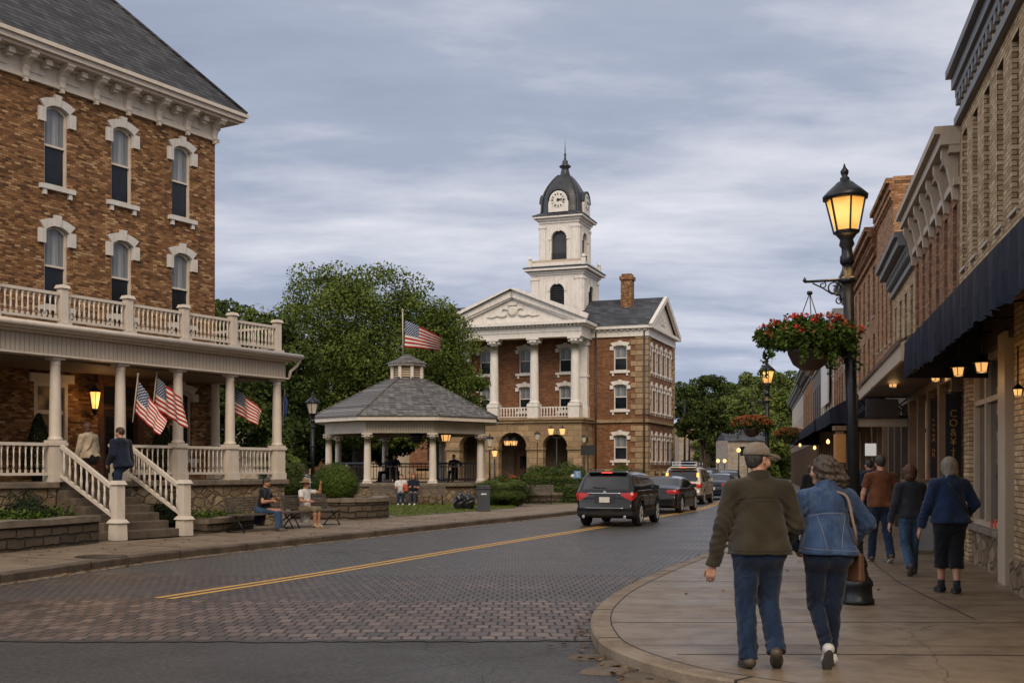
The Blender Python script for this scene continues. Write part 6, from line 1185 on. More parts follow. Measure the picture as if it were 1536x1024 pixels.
# ---------------------------------------------------------------- implicit surfaces (numpy) for figures and cars
def smin(a, b, k):
    h = np.maximum(k - np.abs(a - b), 0) / k; return np.minimum(a, b) - h * h * k * .25
def smax(a, b, k): return -smin(-a, -b, k)
class Field:
    def __init__(s, lo, hi, res):
        s.lo = np.array(lo, float); s.res = res; n = np.ceil((np.array(hi) - s.lo) / res).astype(int) + 1; s.n = n
        s.ax = [s.lo[i] + res * np.arange(n[i]) for i in range(3)]; s.V = np.full(tuple(n), .5, dtype=np.float32)
    def sl(s, lo, hi):
        r = []
        for i in range(3):
            a = max(0, int(math.floor((lo[i] - s.lo[i]) / s.res))); b = min(s.n[i], int(math.ceil((hi[i] - s.lo[i]) / s.res)) + 1); r.append(slice(a, max(a, b)))
        return tuple(r)
    def grid(s, sl): return np.meshgrid(s.ax[0][sl[0]], s.ax[1][sl[1]], s.ax[2][sl[2]], indexing='ij', sparse=True)
    def cone(s, a, b, ra, rb, k=.02, flat=None, sub=False, cap=False, bump=None):
        """tapered capsule; flat = (axis vector, factor) squeezes the section along that axis; cap cuts it square at b"""
        a = np.array(a, float); b = np.array(b, float); R_ = max(ra, rb) + k + 4 * s.res
        lo = np.minimum(a, b) - R_; hi = np.maximum(a, b) + R_; sl = s.sl(lo, hi); X, Y, Z = s.grid(sl)
        if min(s.V[sl].shape) == 0: return s
        d = b - a; L2 = max(d @ d, 1e-9); px, py, pz = X - a[0], Y - a[1], Z - a[2]; t = np.clip((px * d[0] + py * d[1] + pz * d[2]) / L2, 0, 1)
        qx, qy, qz = px - t * d[0], py - t * d[1], pz - t * d[2]; sc = 1.0
        if flat is not None:
            f = np.array(flat[0], float); f /= np.linalg.norm(f); m = (qx * f[0] + qy * f[1] + qz * f[2]) * (1 / flat[1] - 1); qx, qy, qz = qx + m * f[0], qy + m * f[1], qz + m * f[2]; sc = min(1.0, flat[1]) * .5 + .5
        D = (np.sqrt(qx * qx + qy * qy + qz * qz) - (ra + (rb - ra) * t)) * sc
        if cap:
            L = math.sqrt(L2); D = np.maximum(D, (px * d[0] + py * d[1] + pz * d[2]) / L - L)
        s.V[sl] = smax(s.V[sl], -D, k) if sub else smin(s.V[sl], D, k); return s
    def ball(s, c, r, k=.02, flat=None, sub=False): return s.cone(c, np.array(c) + [0, 0, 1e-4], r, r, k, flat, sub)
    def ell(s, c, rx, ry, rz, k=.02, rz_=0.0, sub=False, tilt=0.0):
        c = np.array(c, float); m = max(rx, ry, rz) + k + 4 * s.res; sl = s.sl(c - m, c + m); X, Y, Z = s.grid(sl)
        if min(s.V[sl].shape) == 0: return s
        x, y, z = X - c[0], Y - c[1], Z - c[2]; cs, sn = math.cos(rz_), math.sin(rz_); x, y = x * cs + y * sn, -x * sn + y * cs
        if tilt: ct, st = math.cos(tilt), math.sin(tilt); y, z = y * ct + z * st, -y * st + z * ct
        q = np.sqrt((x / rx) ** 2 + (y / ry) ** 2 + (z / rz) ** 2); D = (q - 1) * min(rx, ry, rz); s.V[sl] = smax(s.V[sl], -D, k) if sub else smin(s.V[sl], D, k); return s
    def plane(s, p, n, k=.004):          # keep the side opposite to n
        X, Y, Z = s.grid((slice(None),) * 3); n = np.array(n, float); n /= np.linalg.norm(n); D = (X - p[0]) * n[0] + (Y - p[1]) * n[1] + (Z - p[2]) * n[2]; s.V = smax(s.V, D.astype(np.float32), k); return s
    def add(s, fn):
        X, Y, Z = s.grid((slice(None),) * 3); s.V = s.V + fn(X, Y, Z).astype(np.float32); return s
    def mesh(s):
        V = s.V; n = s.n; I = V < 0
        c = np.zeros(tuple(n - 1), dtype=np.int8)
        for i in (0, 1):
            for j in (0, 1):
                for k in (0, 1): c += I[i:n[0] - 1 + i, j:n[1] - 1 + j, k:n[2] - 1 + k]
        act = np.argwhere((c > 0) & (c < 8)); idx = np.full(tuple(n - 1), -1, dtype=np.int64); idx[act[:, 0], act[:, 1], act[:, 2]] = np.arange(len(act))
        P = np.zeros((len(act), 3)); W = np.zeros(len(act)); cor = [(i, j, k) for i in (0, 1) for j in (0, 1) for k in (0, 1)]
        for a in cor:
            for ax in range(3):
                if a[ax]: continue
                b = list(a); b[ax] = 1; va = V[act[:, 0] + a[0], act[:, 1] + a[1], act[:, 2] + a[2]]; vb = V[act[:, 0] + b[0], act[:, 1] + b[1], act[:, 2] + b[2]]
                m = (va < 0) != (vb < 0); t = np.where(m, va / np.where(m, va - vb, 1), 0); q = np.tile(np.array(a, float), (len(act), 1)); q[:, ax] += t; P[m] += q[m]; W[m] += 1
        P = (P / W[:, None] + act) * s.res + s.lo; F = []
        for ax in range(3):
            o = [1, 1, 1]; o[ax] = 0; A = I[tuple(slice(o[i], (n[i] - 1)) for i in range(3))]; e = [o[i] + (1 if i == ax else 0) for i in range(3)]; Bq = I[tuple(slice(e[i], n[i] - 1 + (1 if i == ax else 0)) for i in range(3))]
            ch = np.argwhere(A != Bq) + o; u, v = [i for i in range(3) if i != ax]
            def g(du, dv): q = ch.copy(); q[:, u] -= du; q[:, v] -= dv; return idx[q[:, 0], q[:, 1], q[:, 2]]
            f = np.stack([g(1, 1), g(0, 1), g(0, 0), g(1, 0)], 1); ins = I[ch[:, 0], ch[:, 1], ch[:, 2]]; flip = ins if ax != 1 else ~ins; f[~flip] = f[~flip][:, ::-1]; F.append(f)
        F = np.vstack(F); F = F[(F >= 0).all(1)]; return P, F
def mesh_np(name, P, F, mats, parent=None, midx=None, smooth=True):
    me = bpy.data.meshes.new(name); me.vertices.add(len(P)); me.vertices.foreach_set('co', np.asarray(P, dtype=np.float32).reshape(-1)); me.loops.add(F.size); me.loops.foreach_set('vertex_index', F.astype(np.int32).reshape(-1)); k = F.shape[1]
    me.polygons.add(len(F)); me.polygons.foreach_set('loop_start', np.arange(0, F.size, k, dtype=np.int32)); me.polygons.foreach_set('loop_total', np.full(len(F), k, dtype=np.int32)); me.polygons.foreach_set('use_smooth', np.full(len(F), smooth))
    if midx is not None: me.polygons.foreach_set('material_index', midx.astype(np.int32))
    me.update(calc_edges=True); me.validate(); return link(name, me, mats, parent)
def smooth_np(P, F, it=1, lam=.5):
    E = np.vstack([F[:, [0, 1]], F[:, [1, 2]], F[:, [2, 3]], F[:, [3, 0]]]); E = np.vstack([E, E[:, ::-1]])
    cnt = np.bincount(E[:, 0], minlength=len(P))[:, None]
    for _ in range(it):
        S = np.stack([np.bincount(E[:, 0], P[E[:, 1], k], minlength=len(P)) for k in range(3)], 1); P = P + lam * (S / np.maximum(cnt, 1) - P)
    return P
def fmesh(name, f, mats, parent=None, it=1, seams=None, smat=None):
    P, F = f.mesh(); P = smooth_np(P, F, it) if it else P; o = mesh_np(name, P, F, mats, parent)
    if seams:                            # stitched seams laid on the cloth, traced from behind (lines of x, z points)
        from mathutils.bvhtree import BVHTree
        bv = BVHTree.FromPolygons([tuple(v) for v in P], [tuple(int(i) for i in q) for q in F]); m = MB()
        for s in seams:
            line = catmull([Vector((a, 0, b)) for a, b in s], 6); pts = []
            for q in line:
                h_ = bv.ray_cast(Vector((q.x, -1.0, q.z)), Vector((0, 1, 0)))
                if h_[0] is not None: pts.append(h_[0] + h_[1] * .0005)
                elif len(pts) > 1: m.tube(pts, .0026, 5); pts = []
                else: pts = []
            if len(pts) > 1: m.tube(pts, .0026, 5)
        if m.v: m.build('seam', smat, o)
    return o
def sub_mesh(P, F, mask):
    f = F[mask]; u, inv = np.unique(f, return_inverse=True); return P[u], inv.reshape(f.shape)
# ---------------------------------------------------------------- people
def v3(*a): return np.array(a, float)
def unit(v): return v / (np.linalg.norm(v) + 1e-9)
def ik(a, b, l1, l2, hint):
    d = b - a; L = np.linalg.norm(d); L_ = min(L, (l1 + l2) * .999); x = (l1 * l1 - l2 * l2 + L_ * L_) / (2 * L_); h = math.sqrt(max(0, l1 * l1 - x * x)); u = unit(d); n = hint - u * (hint @ u); return a + u * x + unit(n) * h
def hand(f, w, d, n, side, curl=.5, s=1.0):
    """palm and five fingers: w wrist, d direction of the hand, n back of hand normal, side of the thumb (vector)"""
    d = unit(d); n = unit(n - d * (n @ d)); sd = unit(side - d * (side @ d) - n * (side @ n)); k = .004
    f.cone(w, w + d * .03 * s, .024 * s, .028 * s, .01, (n, .75)); f.cone(w + d * .035 * s + sd * .012 * s, w + d * .078 * s + sd * .016 * s, .026 * s, .024 * s, .012, (n, .55)); f.cone(w + d * .035 * s - sd * .012 * s, w + d * .072 * s - sd * .018 * s, .025 * s, .022 * s, .012, (n, .55))
    for i, (o, L, r) in enumerate([(.029, .072, .0092), (.010, .080, .0095), (-.010, .074, .009), (-.028, .058, .0082)]):
        p = w + d * (.082 - abs(i - 1.2) * .004) * s + sd * o * s; ang = 0.0; dirv = d
        for j, q in enumerate((.45, .32, .23)):
            ang += curl * (.55, .75, .5)[j] * (1 + .12 * i); dr = d * math.cos(ang) - n * math.sin(ang); e = p + dr * L * q * s; f.cone(p, e, r * s * (1 - .08 * j), r * s * (.93 - .08 * j), k); p = e
    p = w + d * .028 * s + sd * .026 * s; e1 = p + (sd * .8 + d * .75 - n * .35) * .030 * s; e2 = e1 + (d * .95 + sd * .25 - n * .35) * .030 * s; e3 = e2 + (d * 1 - n * .45 - sd * .05) * .024 * s
    f.cone(p, e1, .0145 * s, .0115 * s, .012); f.cone(e1, e2, .0115 * s, .0102 * s, k); f.cone(e2, e3, .0102 * s, .0085 * s, k)
def skinmat(name, c):
    m = NM(name, .5, 0, .4); o = m.obj(); m.base(m.ramp(m.noise(o, 14.0, 4), [(.3, dim(c, .82)), (.7, dim(c, 1.1))])); m.b.inputs['Subsurface Weight'].default_value = .06; m.b.inputs['Subsurface Radius'].default_value = (.02, .008, .004); return m.m
def cloth(name, c, rough=.9, weave=240, wsc=(1, 1, 1), var=.35, wear=None, bump=.25):
    m = NM(name, rough, 0, .15); m.b.inputs['Sheen Weight'].default_value = .15; o = m.obj(); w_ = m.noise(o, weave, 2); b = m.noise(m.map(o, wsc), 5.0, 5, .6); c0 = m.ramp(b, [(.3, dim(c, 1 - var)), (.7, dim(c, 1 + var))])
    if wear: c0 = m.mix(m.rng(m.noise(m.map(o, (1, 1, .5)), 9.0, 6, .65), .48, .72, 0, .75), c0, wear)
    m.base(m.mix(m.rng(w_, .35, .65, 0, .6), c0, m.mix(1.0, c0, (.6, .6, .6), 'MULTIPLY'))); m.bump(m.M('ADD', w_, m.M('MULTIPLY', b, 1.5)), bump, .004); return m.m
def hairmat(name, c, c2=None):
    m = NM(name, .55, 0, .4); o = m.obj(); f = m.noise(m.map(o, (1, 1, .12)), 95.0, 4, .7); m.base(m.ramp(f, [(.35, dim(c, .45)), (.55, c), (.75, c2 or dim(c, 1.8))])); m.bump(f, .6, .006); return m.m
JEANS = cloth('blue_denim', (.010, .021, .048), wear=(.024, .045, .085), wsc=(1, 1, .5)); JDARK = cloth('dark_indigo_denim', (.007, .012, .028), wear=(.011, .020, .044)); JLIGHT = cloth('washed_denim', (.032, .065, .125), wear=(.07, .125, .205)); DJACKET = cloth('denim_jacket', (.030, .056, .118), wear=(.088, .130, .215), weave=160, var=.4); DJACKET2 = cloth('deep_blue_denim_jacket', (.012, .026, .066), wear=(.028, .052, .108))
SKIN = skinmat('skin', (.46, .24, .16)); SKINT = skinmat('tanned_skin', (.36, .17, .10))
BLACKC = cloth('black_cloth', (.010, .010, .013)); SOLE = plain('shoe_sole', (.05, .045, .04), .8)
def person(label, loc, rz, h=1.75, hips=(0, 0), pelvis=.94, lean=(0, 0), twist=0.0, head_turn=0.0, head_tilt=0.0, feet=None, toes=None, hands=None, hand_n=None, elbow=None, w=1.0, belly=0.0, res=.012, skin=None, top=None, bottom=None, hair=None, hat=None, shoes=None, seated=False, bag=None, knee_hint=None, curl=.5, female=False, group=None, extra=None, headpitch=0.0, socks=None, hand_side=None):
    """local frame: +y is where the person faces, x to their right; joints in metres for a 1.75 m figure"""
    root = empty('person', loc, rz, label, 'person', group); root.scale = (h / 1.75,) * 3; skin = skin or SKIN
    P = v3(hips[0], hips[1], pelvis); up = unit(v3(lean[0], lean[1], 1)); ct, st = math.cos(twist), math.sin(twist); rt = unit(v3(ct, st, 0) - up * (v3(ct, st, 0) @ up)); fw = np.cross(up, rt)
    T = lambda x, y, z: P + rt * x + fw * y + up * (z - .94)
    fx = .92 if female else 1.0; sw = .185 * (.93 if female else 1.0) * (1 + (w - 1) * .35)
    nk = T(0, -.015, 1.46); hd = T(0, .015, 1.625) + v3(head_tilt * .06, headpitch * .05, 0); S = [T(-sw, -.01, 1.40), T(sw, -.01, 1.40)]; hp = [P + v3(math.cos(twist * .5), math.sin(twist * .5), 0) * s * .088 for s in (-1, 1)]
    feet = [v3(*q) for q in (feet or [(-.10, 0, .08), (.10, 0, .08)])]; toes = [unit(v3(*q)) for q in (toes or [(0, 1, -.12), (0, 1, -.12)])]
    hands = [v3(*q) for q in (hands or [(-.29, .05, .80), (.29, .05, .80)])]; kh = v3(*(knee_hint or (0, 1, .05)))
    K = [ik(hp[i], feet[i], .43, .43, kh) for i in (0, 1)]; eh = [v3(*q) for q in (elbow or [(-.35, -1, -.2), (.35, -1, -.2)])]; El = [ik(S[i], hands[i], .285, .255, eh[i]) for i in (0, 1)]
    allp = np.array([T(0, 0, 1.80), T(.3 * w, 0, 1.0), T(-.3 * w, 0, 1.0), P, *feet, *[f_ + t_ * .2 for f_, t_ in zip(feet, toes)], *hands, *El, *S, *K]); lo = allp.min(0) - .19; hi = allp.max(0) + .19
    # body: one continuous surface
    f = Field(lo, hi, res); ww = w
    f.cone(T(0, 0, .96), T(0, 0, 1.16), .125 * ww, .12 * ww, .05, (fw, .75)); f.cone(T(0, 0, 1.16), T(0, 0, 1.36), .12 * ww, .13, .05, (fw, .72)); f.cone(S[0] * .8 + T(0, 0, 1.40) * .2, S[1] * .8 + T(0, 0, 1.40) * .2, .055, .055, .05)
    f.cone(T(0, -.02, 1.38), hd + v3(0, -.015, -.05), .062, .052, .03)
    hc = hd; th = head_turn + twist; hf = v3(-math.sin(th), math.cos(th), headpitch * .6); hf = unit(hf); hr = unit(np.cross(hf, v3(0, 0, 1))); hu = np.cross(hr, hf); Hh = lambda x, y, z: hc + hr * x + hf * y + hu * z
    f.ell(hc + hu * .025 - hf * .008, .076, .096, .098, .02, th); f.cone(Hh(0, .025, -.02), Hh(0, .045, -.078), .062, .040, .03, (hr, .9)); f.cone(Hh(0, .088, .012), Hh(0, .112, -.028), .010, .015, .012); f.cone(Hh(-.016, .083, -.056), Hh(.016, .083, -.056), .010, .010, .012); f.cone(Hh(-.03, .085, .030), Hh(.03, .085, .030), .011, .011, .015); f.ball(Hh(0, .075, -.092), .02, .02)
    for s in (-1, 1):
        f.ball(Hh(s * .032, .094, .012), .013, .008, sub=True); f.ball(Hh(s * .032, .080, .010), .0125, .002); f.ball(Hh(s * .045, .06, -.025), .028, .03); f.cone(Hh(s * .078, -.006, .022), Hh(s * .080, .000, -.022), .018, .011, .008, (hr, .45)); f.ball(Hh(s * .090, .0, .004), .010, .004, sub=True)
    for i, s in enumerate((-1, 1)):
        f.cone(S[i], El[i], .050, .040, .03); f.cone(El[i], El[i] + (hands[i] - El[i]) * .35, .041, .042, .02); f.cone(El[i] + (hands[i] - El[i]) * .3, hands[i], .042, .026, .02); dirh = unit(hands[i] - El[i]); hn = v3(*(hand_n[i] if hand_n else (s, 0, .0))); hand(f, hands[i], dirh + v3(0, 0, -.15), hn, v3(*(hand_side[i] if hand_side else (0, 1, 0))), curl)
        kb = .72 if bottom and bottom.get('len', 1) > .9 else 1; f.cone(hp[i], K[i], .082 * min(kb * 1.1, 1), .056 * min(1, kb * 1.1), .04); f.cone(K[i], K[i] + (feet[i] - K[i]) * .35, .053 * kb, .056 * kb, .03); f.cone(K[i] + (feet[i] - K[i]) * .3, feet[i], .056 * kb, .036 * kb, .03); f.cone(feet[i], feet[i] + toes[i] * .10 - v3(0, 0, .03), .036, .03, .02)
    body = fmesh('body', f, skin, root, 1)
    # trousers or skirt
    if bottom:
        bl = bottom.get('len', 1.0); th_ = bottom.get('loose', .014); f = Field(lo, hi, res); wr = bottom.get('wide', 0)
        f.cone(P + v3(-.045, -.01, .02), P + v3(.045, -.01, .02), .118 * ww + th_, .118 * ww + th_, .05, (fw, .85)); f.cone(P, T(0, 0, 1.05), .125 * ww + th_, .128 * ww + th_, .05, (fw, .78))
        for i, s in enumerate((-1, 1)):
            f.ball(hp[i] + fw * -.055 + v3(0, 0, -.02), .088 * ww + .006, .05); e = K[i] + (feet[i] - K[i]) * bl; kr = bottom.get('knee', .066); ar = bottom.get('ankle', .062)
            f.cone(hp[i] + v3(0, 0, -.03), K[i], (.088 + th_) * (ww * .5 + .5), kr + th_ * .5, .025); f.cone(K[i], e + unit(feet[i] - K[i]) * .015, kr + th_ * .5, (ar if bl > .9 else kr + .006) + th_ * .3 + wr, .03, cap=True)
        z0 = T(0, 0, 1.0); f.plane(T(0, 0, bottom.get('waist', 1.07)), up)
        kk = [K[0], K[1], feet[0], feet[1]]
        def wr_(X, Y, Z):
            a = 0
            for j, c in enumerate(kk):
                dz = Z - c[2] - (.0 if j < 2 else .07); wgt = np.exp(-(dz / (.11 if j < 2 else .085)) ** 2) * np.exp(-(((X - c[0]) ** 2 + (Y - c[1]) ** 2) / .02)); a = a + wgt * (.6 + .4 * np.sin(X * 60 + Y * 50 + j)) * np.sin(Z * (82 if j > 1 else 60) + (X - c[0]) * 55 * (1 if j % 2 else -1) + Y * 30 + j * 2 + 2.2 * np.sin(X * 45 + Z * 14 + j)) * (.0062 if j > 1 else .0052)
            return a + .0022 * np.sin(Z * 30 + 3 * np.sin(X * 25) + Y * 34) + .0018 * np.sin(Z * 62 - X * 40 + 2 * np.sin(Y * 40 + Z * 20))
        f.add(wr_); fmesh('trousers', f, bottom['mat'], root, 1, bottom.get('seams'), bottom.get('smat'))
        if seated == 'skirt': pass
    # shoes
    for i in (0, 1):
        sh = shoes or {}; f = Field(feet[i] - .2, feet[i] + .24, min(res, .009)); t = toes[i]; nrm = unit(np.cross(unit(np.cross(t, v3(0, 0, 1))), t)); a = feet[i] - t * .035 - nrm * .035; b = feet[i] + t * .085 - nrm * .045; c = feet[i] + t * .15 - nrm * .048
        f.cone(feet[i] + nrm * .02, a, .040, .042, .03); f.cone(a, b, .040, .043, .03, (nrm, .85)); f.cone(b, c, .043, .037, .03, (nrm, .72)); f.cone(feet[i] - nrm * .0, b + nrm * .012, .038, .034, .03); f.plane(feet[i] - nrm * .078, -nrm); f.plane(feet[i] + nrm * .045, nrm)
        so = fmesh('shoe', f, sh.get('mat') or BLACKC, root, 1)
        f = Field(feet[i] - .2, feet[i] + .24, min(res, .009)); f.cone(a, b, .046, .050, .02); f.cone(b, c, .050, .043, .02); f.plane(feet[i] - nrm * .083, -nrm, .003); f.plane(feet[i] - nrm * .060, nrm, .003); fmesh('sole', f, sh.get('sole') or SOLE, so, 0)
    if socks:
        for i in (0, 1):
            f = Field(feet[i] - .12, feet[i] + .16, .008); u_ = unit(K[i] - feet[i]); f.cone(feet[i], feet[i] + u_ * .09, .044, .046, .01, cap=True); fmesh('sock', f, socks, root, 1)
    # upper garment
    if top:
        hem = top.get('hem', .90); th_ = top.get('thick', .022); f = Field(lo, hi, res); sl = top.get('sleeve', 1.0); bw = top.get('hemw', 1.0)
        f.cone(T(0, 0, hem - .04), T(0, .0, 1.12), (.138 * ww + th_) * bw, .128 * ww + th_, .05, (fw, .80)); f.cone(T(0, 0, 1.12), T(0, -.005, 1.34), .128 * ww + th_, .140 + (ww - 1) * .08 + th_, .05, (fw, .76))
        if not seated: hw_ = (.060 + .02 * (ww - 1)) * bw; f.cone(T(-hw_, -.005, hem - .05), T(hw_, -.005, hem - .05), .122 * ww + th_, .122 * ww + th_, .05, (fw, .90)); f.cone(T(-hw_ * .8, -.0, hem + .1), T(hw_ * .8, -.0, hem + .1), .112 * ww + th_, .112 * ww + th_, .06, (fw, .86)); [f.ball(T(s * .085, -.060, hem - .0), .086 * ww + th_, .06) for s in (-1, 1)]
        if belly: f.ball(T(0, .05, 1.05), .12 * ww + belly, .06)
        if female: f.cone(T(-.07, .075, 1.26), T(.07, .075, 1.26), .068, .068, .05)
        f.cone(S[0] * .86 + T(0, 0, 1.385) * .14, S[1] * .86 + T(0, 0, 1.385) * .14, .058 + th_, .058 + th_, .05); f.cone(T(-.05, -.02, 1.40), T(.05, -.02, 1.40), .062 + th_ * .6, .062 + th_ * .6, .05)
        for i in (0, 1):
            wr2 = El[i] + (hands[i] - El[i]) * (.98 if sl >= 1 else 0); a_r = .054 + th_
            if sl >= 1: f.cone(S[i], El[i], a_r, .046 + th_ * .9, .022); f.cone(El[i], wr2, .046 + th_ * .9, .036 + th_ * .75, .02, cap=True)
            else: e = S[i] + (El[i] - S[i]) * (sl * 1.5); f.cone(S[i], e, a_r, .052 + th_, .022, cap=True)
            if top.get('cuff') and sl >= 1: d_ = unit(hands[i] - El[i]); f.cone(wr2 - d_ * .05, wr2 + d_ * .008, .038 + th_ * .7, .040 + th_ * .7, .004, cap=True)
        # hem only trims the trunk, not hands hanging below it
        X, Y, Z = f.grid((slice(None),) * 3); q = T(0, 0, hem); D = ((X - q[0]) * -up[0] + (Y - q[1]) * -up[1] + (Z - q[2]) * -up[2]); hemw = top.get('hemtilt', 0); D = D + hemw * (X - q[0])
        core = (np.abs(X - q[0]) < .125 * ww + .16 * 0 + .06) if not seated else (np.abs(X - P[0]) < .25)
        arm = np.full(f.V.shape, 9.0, dtype=np.float32)
        for i in (0, 1):
            d = hands[i] - El[i]; L2 = d @ d; px, py, pz = X - El[i][0], Y - El[i][1], Z - El[i][2]; t = np.clip((px * d[0] + py * d[1] + pz * d[2]) / L2, 0, 1); arm = np.minimum(arm, np.sqrt((px - t * d[0]) ** 2 + (py - t * d[1]) ** 2 + (pz - t * d[2]) ** 2) - (.05 + th_))
        f.V = np.where(arm < .0, f.V, smax(f.V, D.astype(np.float32), .004))
        if top.get('band'):                  # waistband seam
            bz = top['band']; f.add(lambda X, Y, Z: np.where(arm > .0, -.006 * np.exp(-((Z - (hem + bz * .5)) / (bz * .42)) ** 6), 0))
        if top.get('yoke'):
            yz = top['yoke']; f.add(lambda X, Y, Z: np.where((Y < P[1] + .02) & (np.abs(X - P[0]) < .17), .0075 * np.exp(-((Z - yz - .02 * np.cos(X * 9)) / .009) ** 2), 0))
        def wt_(X, Y, Z):
            a = 0
            for i in (0, 1):
                c = El[i]; d2 = (X - c[0]) ** 2 + (Y - c[1]) ** 2 + (Z - c[2]) ** 2; a = a + np.exp(-d2 / .012) * np.sin(Z * 80 + X * 60 + 2.2 * np.sin(Y * 50 + X * 20)) * .0045
                c = (hands[i] + El[i]) / 2; d2 = (X - c[0]) ** 2 + (Y - c[1]) ** 2 + (Z - c[2]) ** 2; a = a + np.exp(-d2 / .012) * np.sin(Z * 110 - X * 30) * .003
                c = S[i] + v3(0, 0, -.1); d2 = (X - c[0] * .85) ** 2 + (Y - c[1]) ** 2 + (Z - c[2]) ** 2; a = a + np.exp(-d2 / .010) * np.sin((X * (1 if i else -1) + Z) * 75) * .004
            return 1.5 * a + 1.5 * top.get('fold', .004) * np.sin(X * 24 + 2.2 * np.sin(Z * 9 + X * 5) + Z * 6) * np.clip((1.3 - Z) * 3, 0, 1) + .002 * np.sin(Z * 36 + 3 * np.sin(X * 19 + 1) + Y * 20)
        f.add(wt_); f.V = np.where(arm < 0, f.V, smax(f.V, D.astype(np.float32), .004)); tp = fmesh(top.get('name', 'jacket'), f, top['mat'], root, 1, top.get('seams'), top.get('smat'))
        if top.get('collar'):
            f = Field(T(0, 0, 1.44) - .2, T(0, 0, 1.44) + .2, min(res, .009)); c0 = T(0, -.015, 1.42); c1 = T(0, -.02, 1.525)
            f.cone(c0, c1, .112, .088, .01, (fw, .95)); f.plane(c1 + up * .004, up + fw * .35); f.cone(c0 - up * .1, c1 + up * .1, .088, .070, .004, (fw, .95), sub=True); f.plane(c0 - up * .02, -up); fmesh('collar', f, top.get('collarmat') or top['mat'], tp, 0)
        if top.get('hood'):
            f = Field(T(0, 0, 1.44) - .25, T(0, 0, 1.44) + .25, .012); f.cone(T(-.07, -.07, 1.43), T(.07, -.07, 1.43), .055, .055, .03); f.cone(T(0, -.10, 1.40), T(0, -.10, 1.34), .07, .04, .04); f.cone(T(-.09, -.02, 1.45), T(-.05, .08, 1.42), .035, .03, .03); f.cone(T(.09, -.02, 1.45), T(.05, .08, 1.42), .035, .03, .03); fmesh('hood', f, top['mat'], tp, 1)
    # hair
    if hair:
        st_ = hair.get('style', 'short'); f = Field(hc - v3(.22, .26, .42), hc + v3(.22, .22, .2), min(res, .008)); vol = hair.get('vol', .0)
        f.ell(hc + hu * .040 - hf * .016, .086 + vol, .102 + vol, .094 + vol, .02, th)
        if st_ == 'short': f.cone(Hh(0, -.03, .01), Hh(0, -.04, -.015), .066, .058, .03); f.plane(Hh(0, -.05, -.052), -hu + hf * .35, .006)
        if st_ in ('bob', 'long', 'pony'):
            f.cone(Hh(0, -.03, .0), Hh(0, -.055, -.06), .088 + vol, .072 + vol, .03)
            for s in (-1, 1): f.cone(Hh(s * .06, -.005, .03), Hh(s * .075, -.02, -.07), .04 + vol, .028, .03)
        if st_ == 'long':
            for s in (-1, -.4, .3, 1): f.cone(Hh(s * .045, -.05, -.03), Hh(s * .07, -.08, -.19 - .03 * math.cos(s * 4)), .05, .018, .03)
        if st_ == 'pony':
            q = hair.get('side', 1); f.cone(Hh(q * .03, -.09, .02), Hh(q * .08, -.12, -.06), .045, .055, .03); f.cone(Hh(q * .08, -.12, -.06), Hh(q * .095, -.11, -.15), .058, .048, .03); f.cone(Hh(q * .10, -.10, -.14), Hh(q * .09, -.10, -.21), .045, .018, .03)
        # face opening
        fo = hair.get('open', .045); f.ell(Hh(0, .10, -.035), .070, fo + .035, .105, .012, th, sub=True); f.ball(Hh(-.088, .012, -.01), .026, .008, sub=True) if st_ == 'short' else None; f.ball(Hh(.088, .012, -.01), .026, .008, sub=True) if st_ == 'short' else None
        amp = hair.get('amp', .003); fr = hair.get('freq', 150); f.add(lambda X, Y, Z: amp * np.sin(X * fr + 2 * np.sin(Z * 28 + Y * 16)) * np.cos(Y * fr * .8 + 2 * np.sin(Z * 24)) + (hair.get('curl', 0) * np.sin(Z * 70 + X * 50) * np.sin(Y * 60 - Z * 30 + X * 40)))
        fmesh('hair', f, hair['mat'], root, 1)
    if hat:
        if hat['style'] == 'cap':
            f = Field(hc - v3(.2, .26, .05), hc + v3(.2, .28, .2), min(res, .007)); f.ell(Hh(0, -.010, .055), .098, .113, .094, .02, th); f.plane(Hh(0, -.01, .040), -hu - hf * .05, .006); f.ell(Hh(0, -.01, .03), .083, .097, .06, .004, th, sub=True)
            f.add(lambda X, Y, Z: .0012 * np.sin(np.arctan2(Y - hc[1], X - hc[0]) * 6) ** 20 * 2); hh = fmesh('cap', f, hat['mat'], root, 1)
            f = Field(hc - v3(.26, .28, .06), hc + v3(.26, .28, .2), .006); f.ell(Hh(0, .125, .030), .080, .105, .05, .004, th, tilt=-.15); f.plane(Hh(0, .1, .056), hu + hf * .22, .004); f.ell(Hh(0, .115, .021), .075, .105, .047, .003, th, sub=True, tilt=-.15); f.plane(Hh(0, .055, 0), -hf, .004); fmesh('cap_brim', f, hat['mat'], hh, 0)
            m = MB(); m.lathe([(.009, 0), (.006, .006), (0, .008)], Hh(0, -.01, .138), 8); m.build('cap_button', hat['mat'], hh)
        if hat['style'] == 'sunhat':
            m = MB(); m.lathe([(.20, .025), (.17, .04), (.11, .052), (.098, .07), (.092, .12), (.07, .145), (.0, .15)], Hh(0, -.005, .02), 28); o = m.build('sun_hat', hat['mat'], root); so = o.modifiers.new('s', 'SOLIDIFY'); so.thickness = .006
            m = MB(); m.lathe([(.100, .062), (.098, .082)], Hh(0, -.005, .02), 28); m.build('hat_band', plain('hat_band', (.04, .03, .02), .8), o)
    if bag:
        m = MB(); pts = [T(*q) for q in bag['strap']]; 
        n_ = []; cm = catmull3(pts, 6); m.tube(cm, bag.get('r', .014), 6); m.build('bag_strap', bag['mat'], root)
        if bag.get('body'):
            c = T(*bag['body']); m = MB(); m.box((-.05, -.13, -.13), (.05, .13, .12), Matrix.Translation(c) @ Matrix.Rotation(bag.get('rot', 0), 4, 'Z'), .015, .01); bevel(m.build('shoulder_bag', bag['mat'], root), .025, 3)
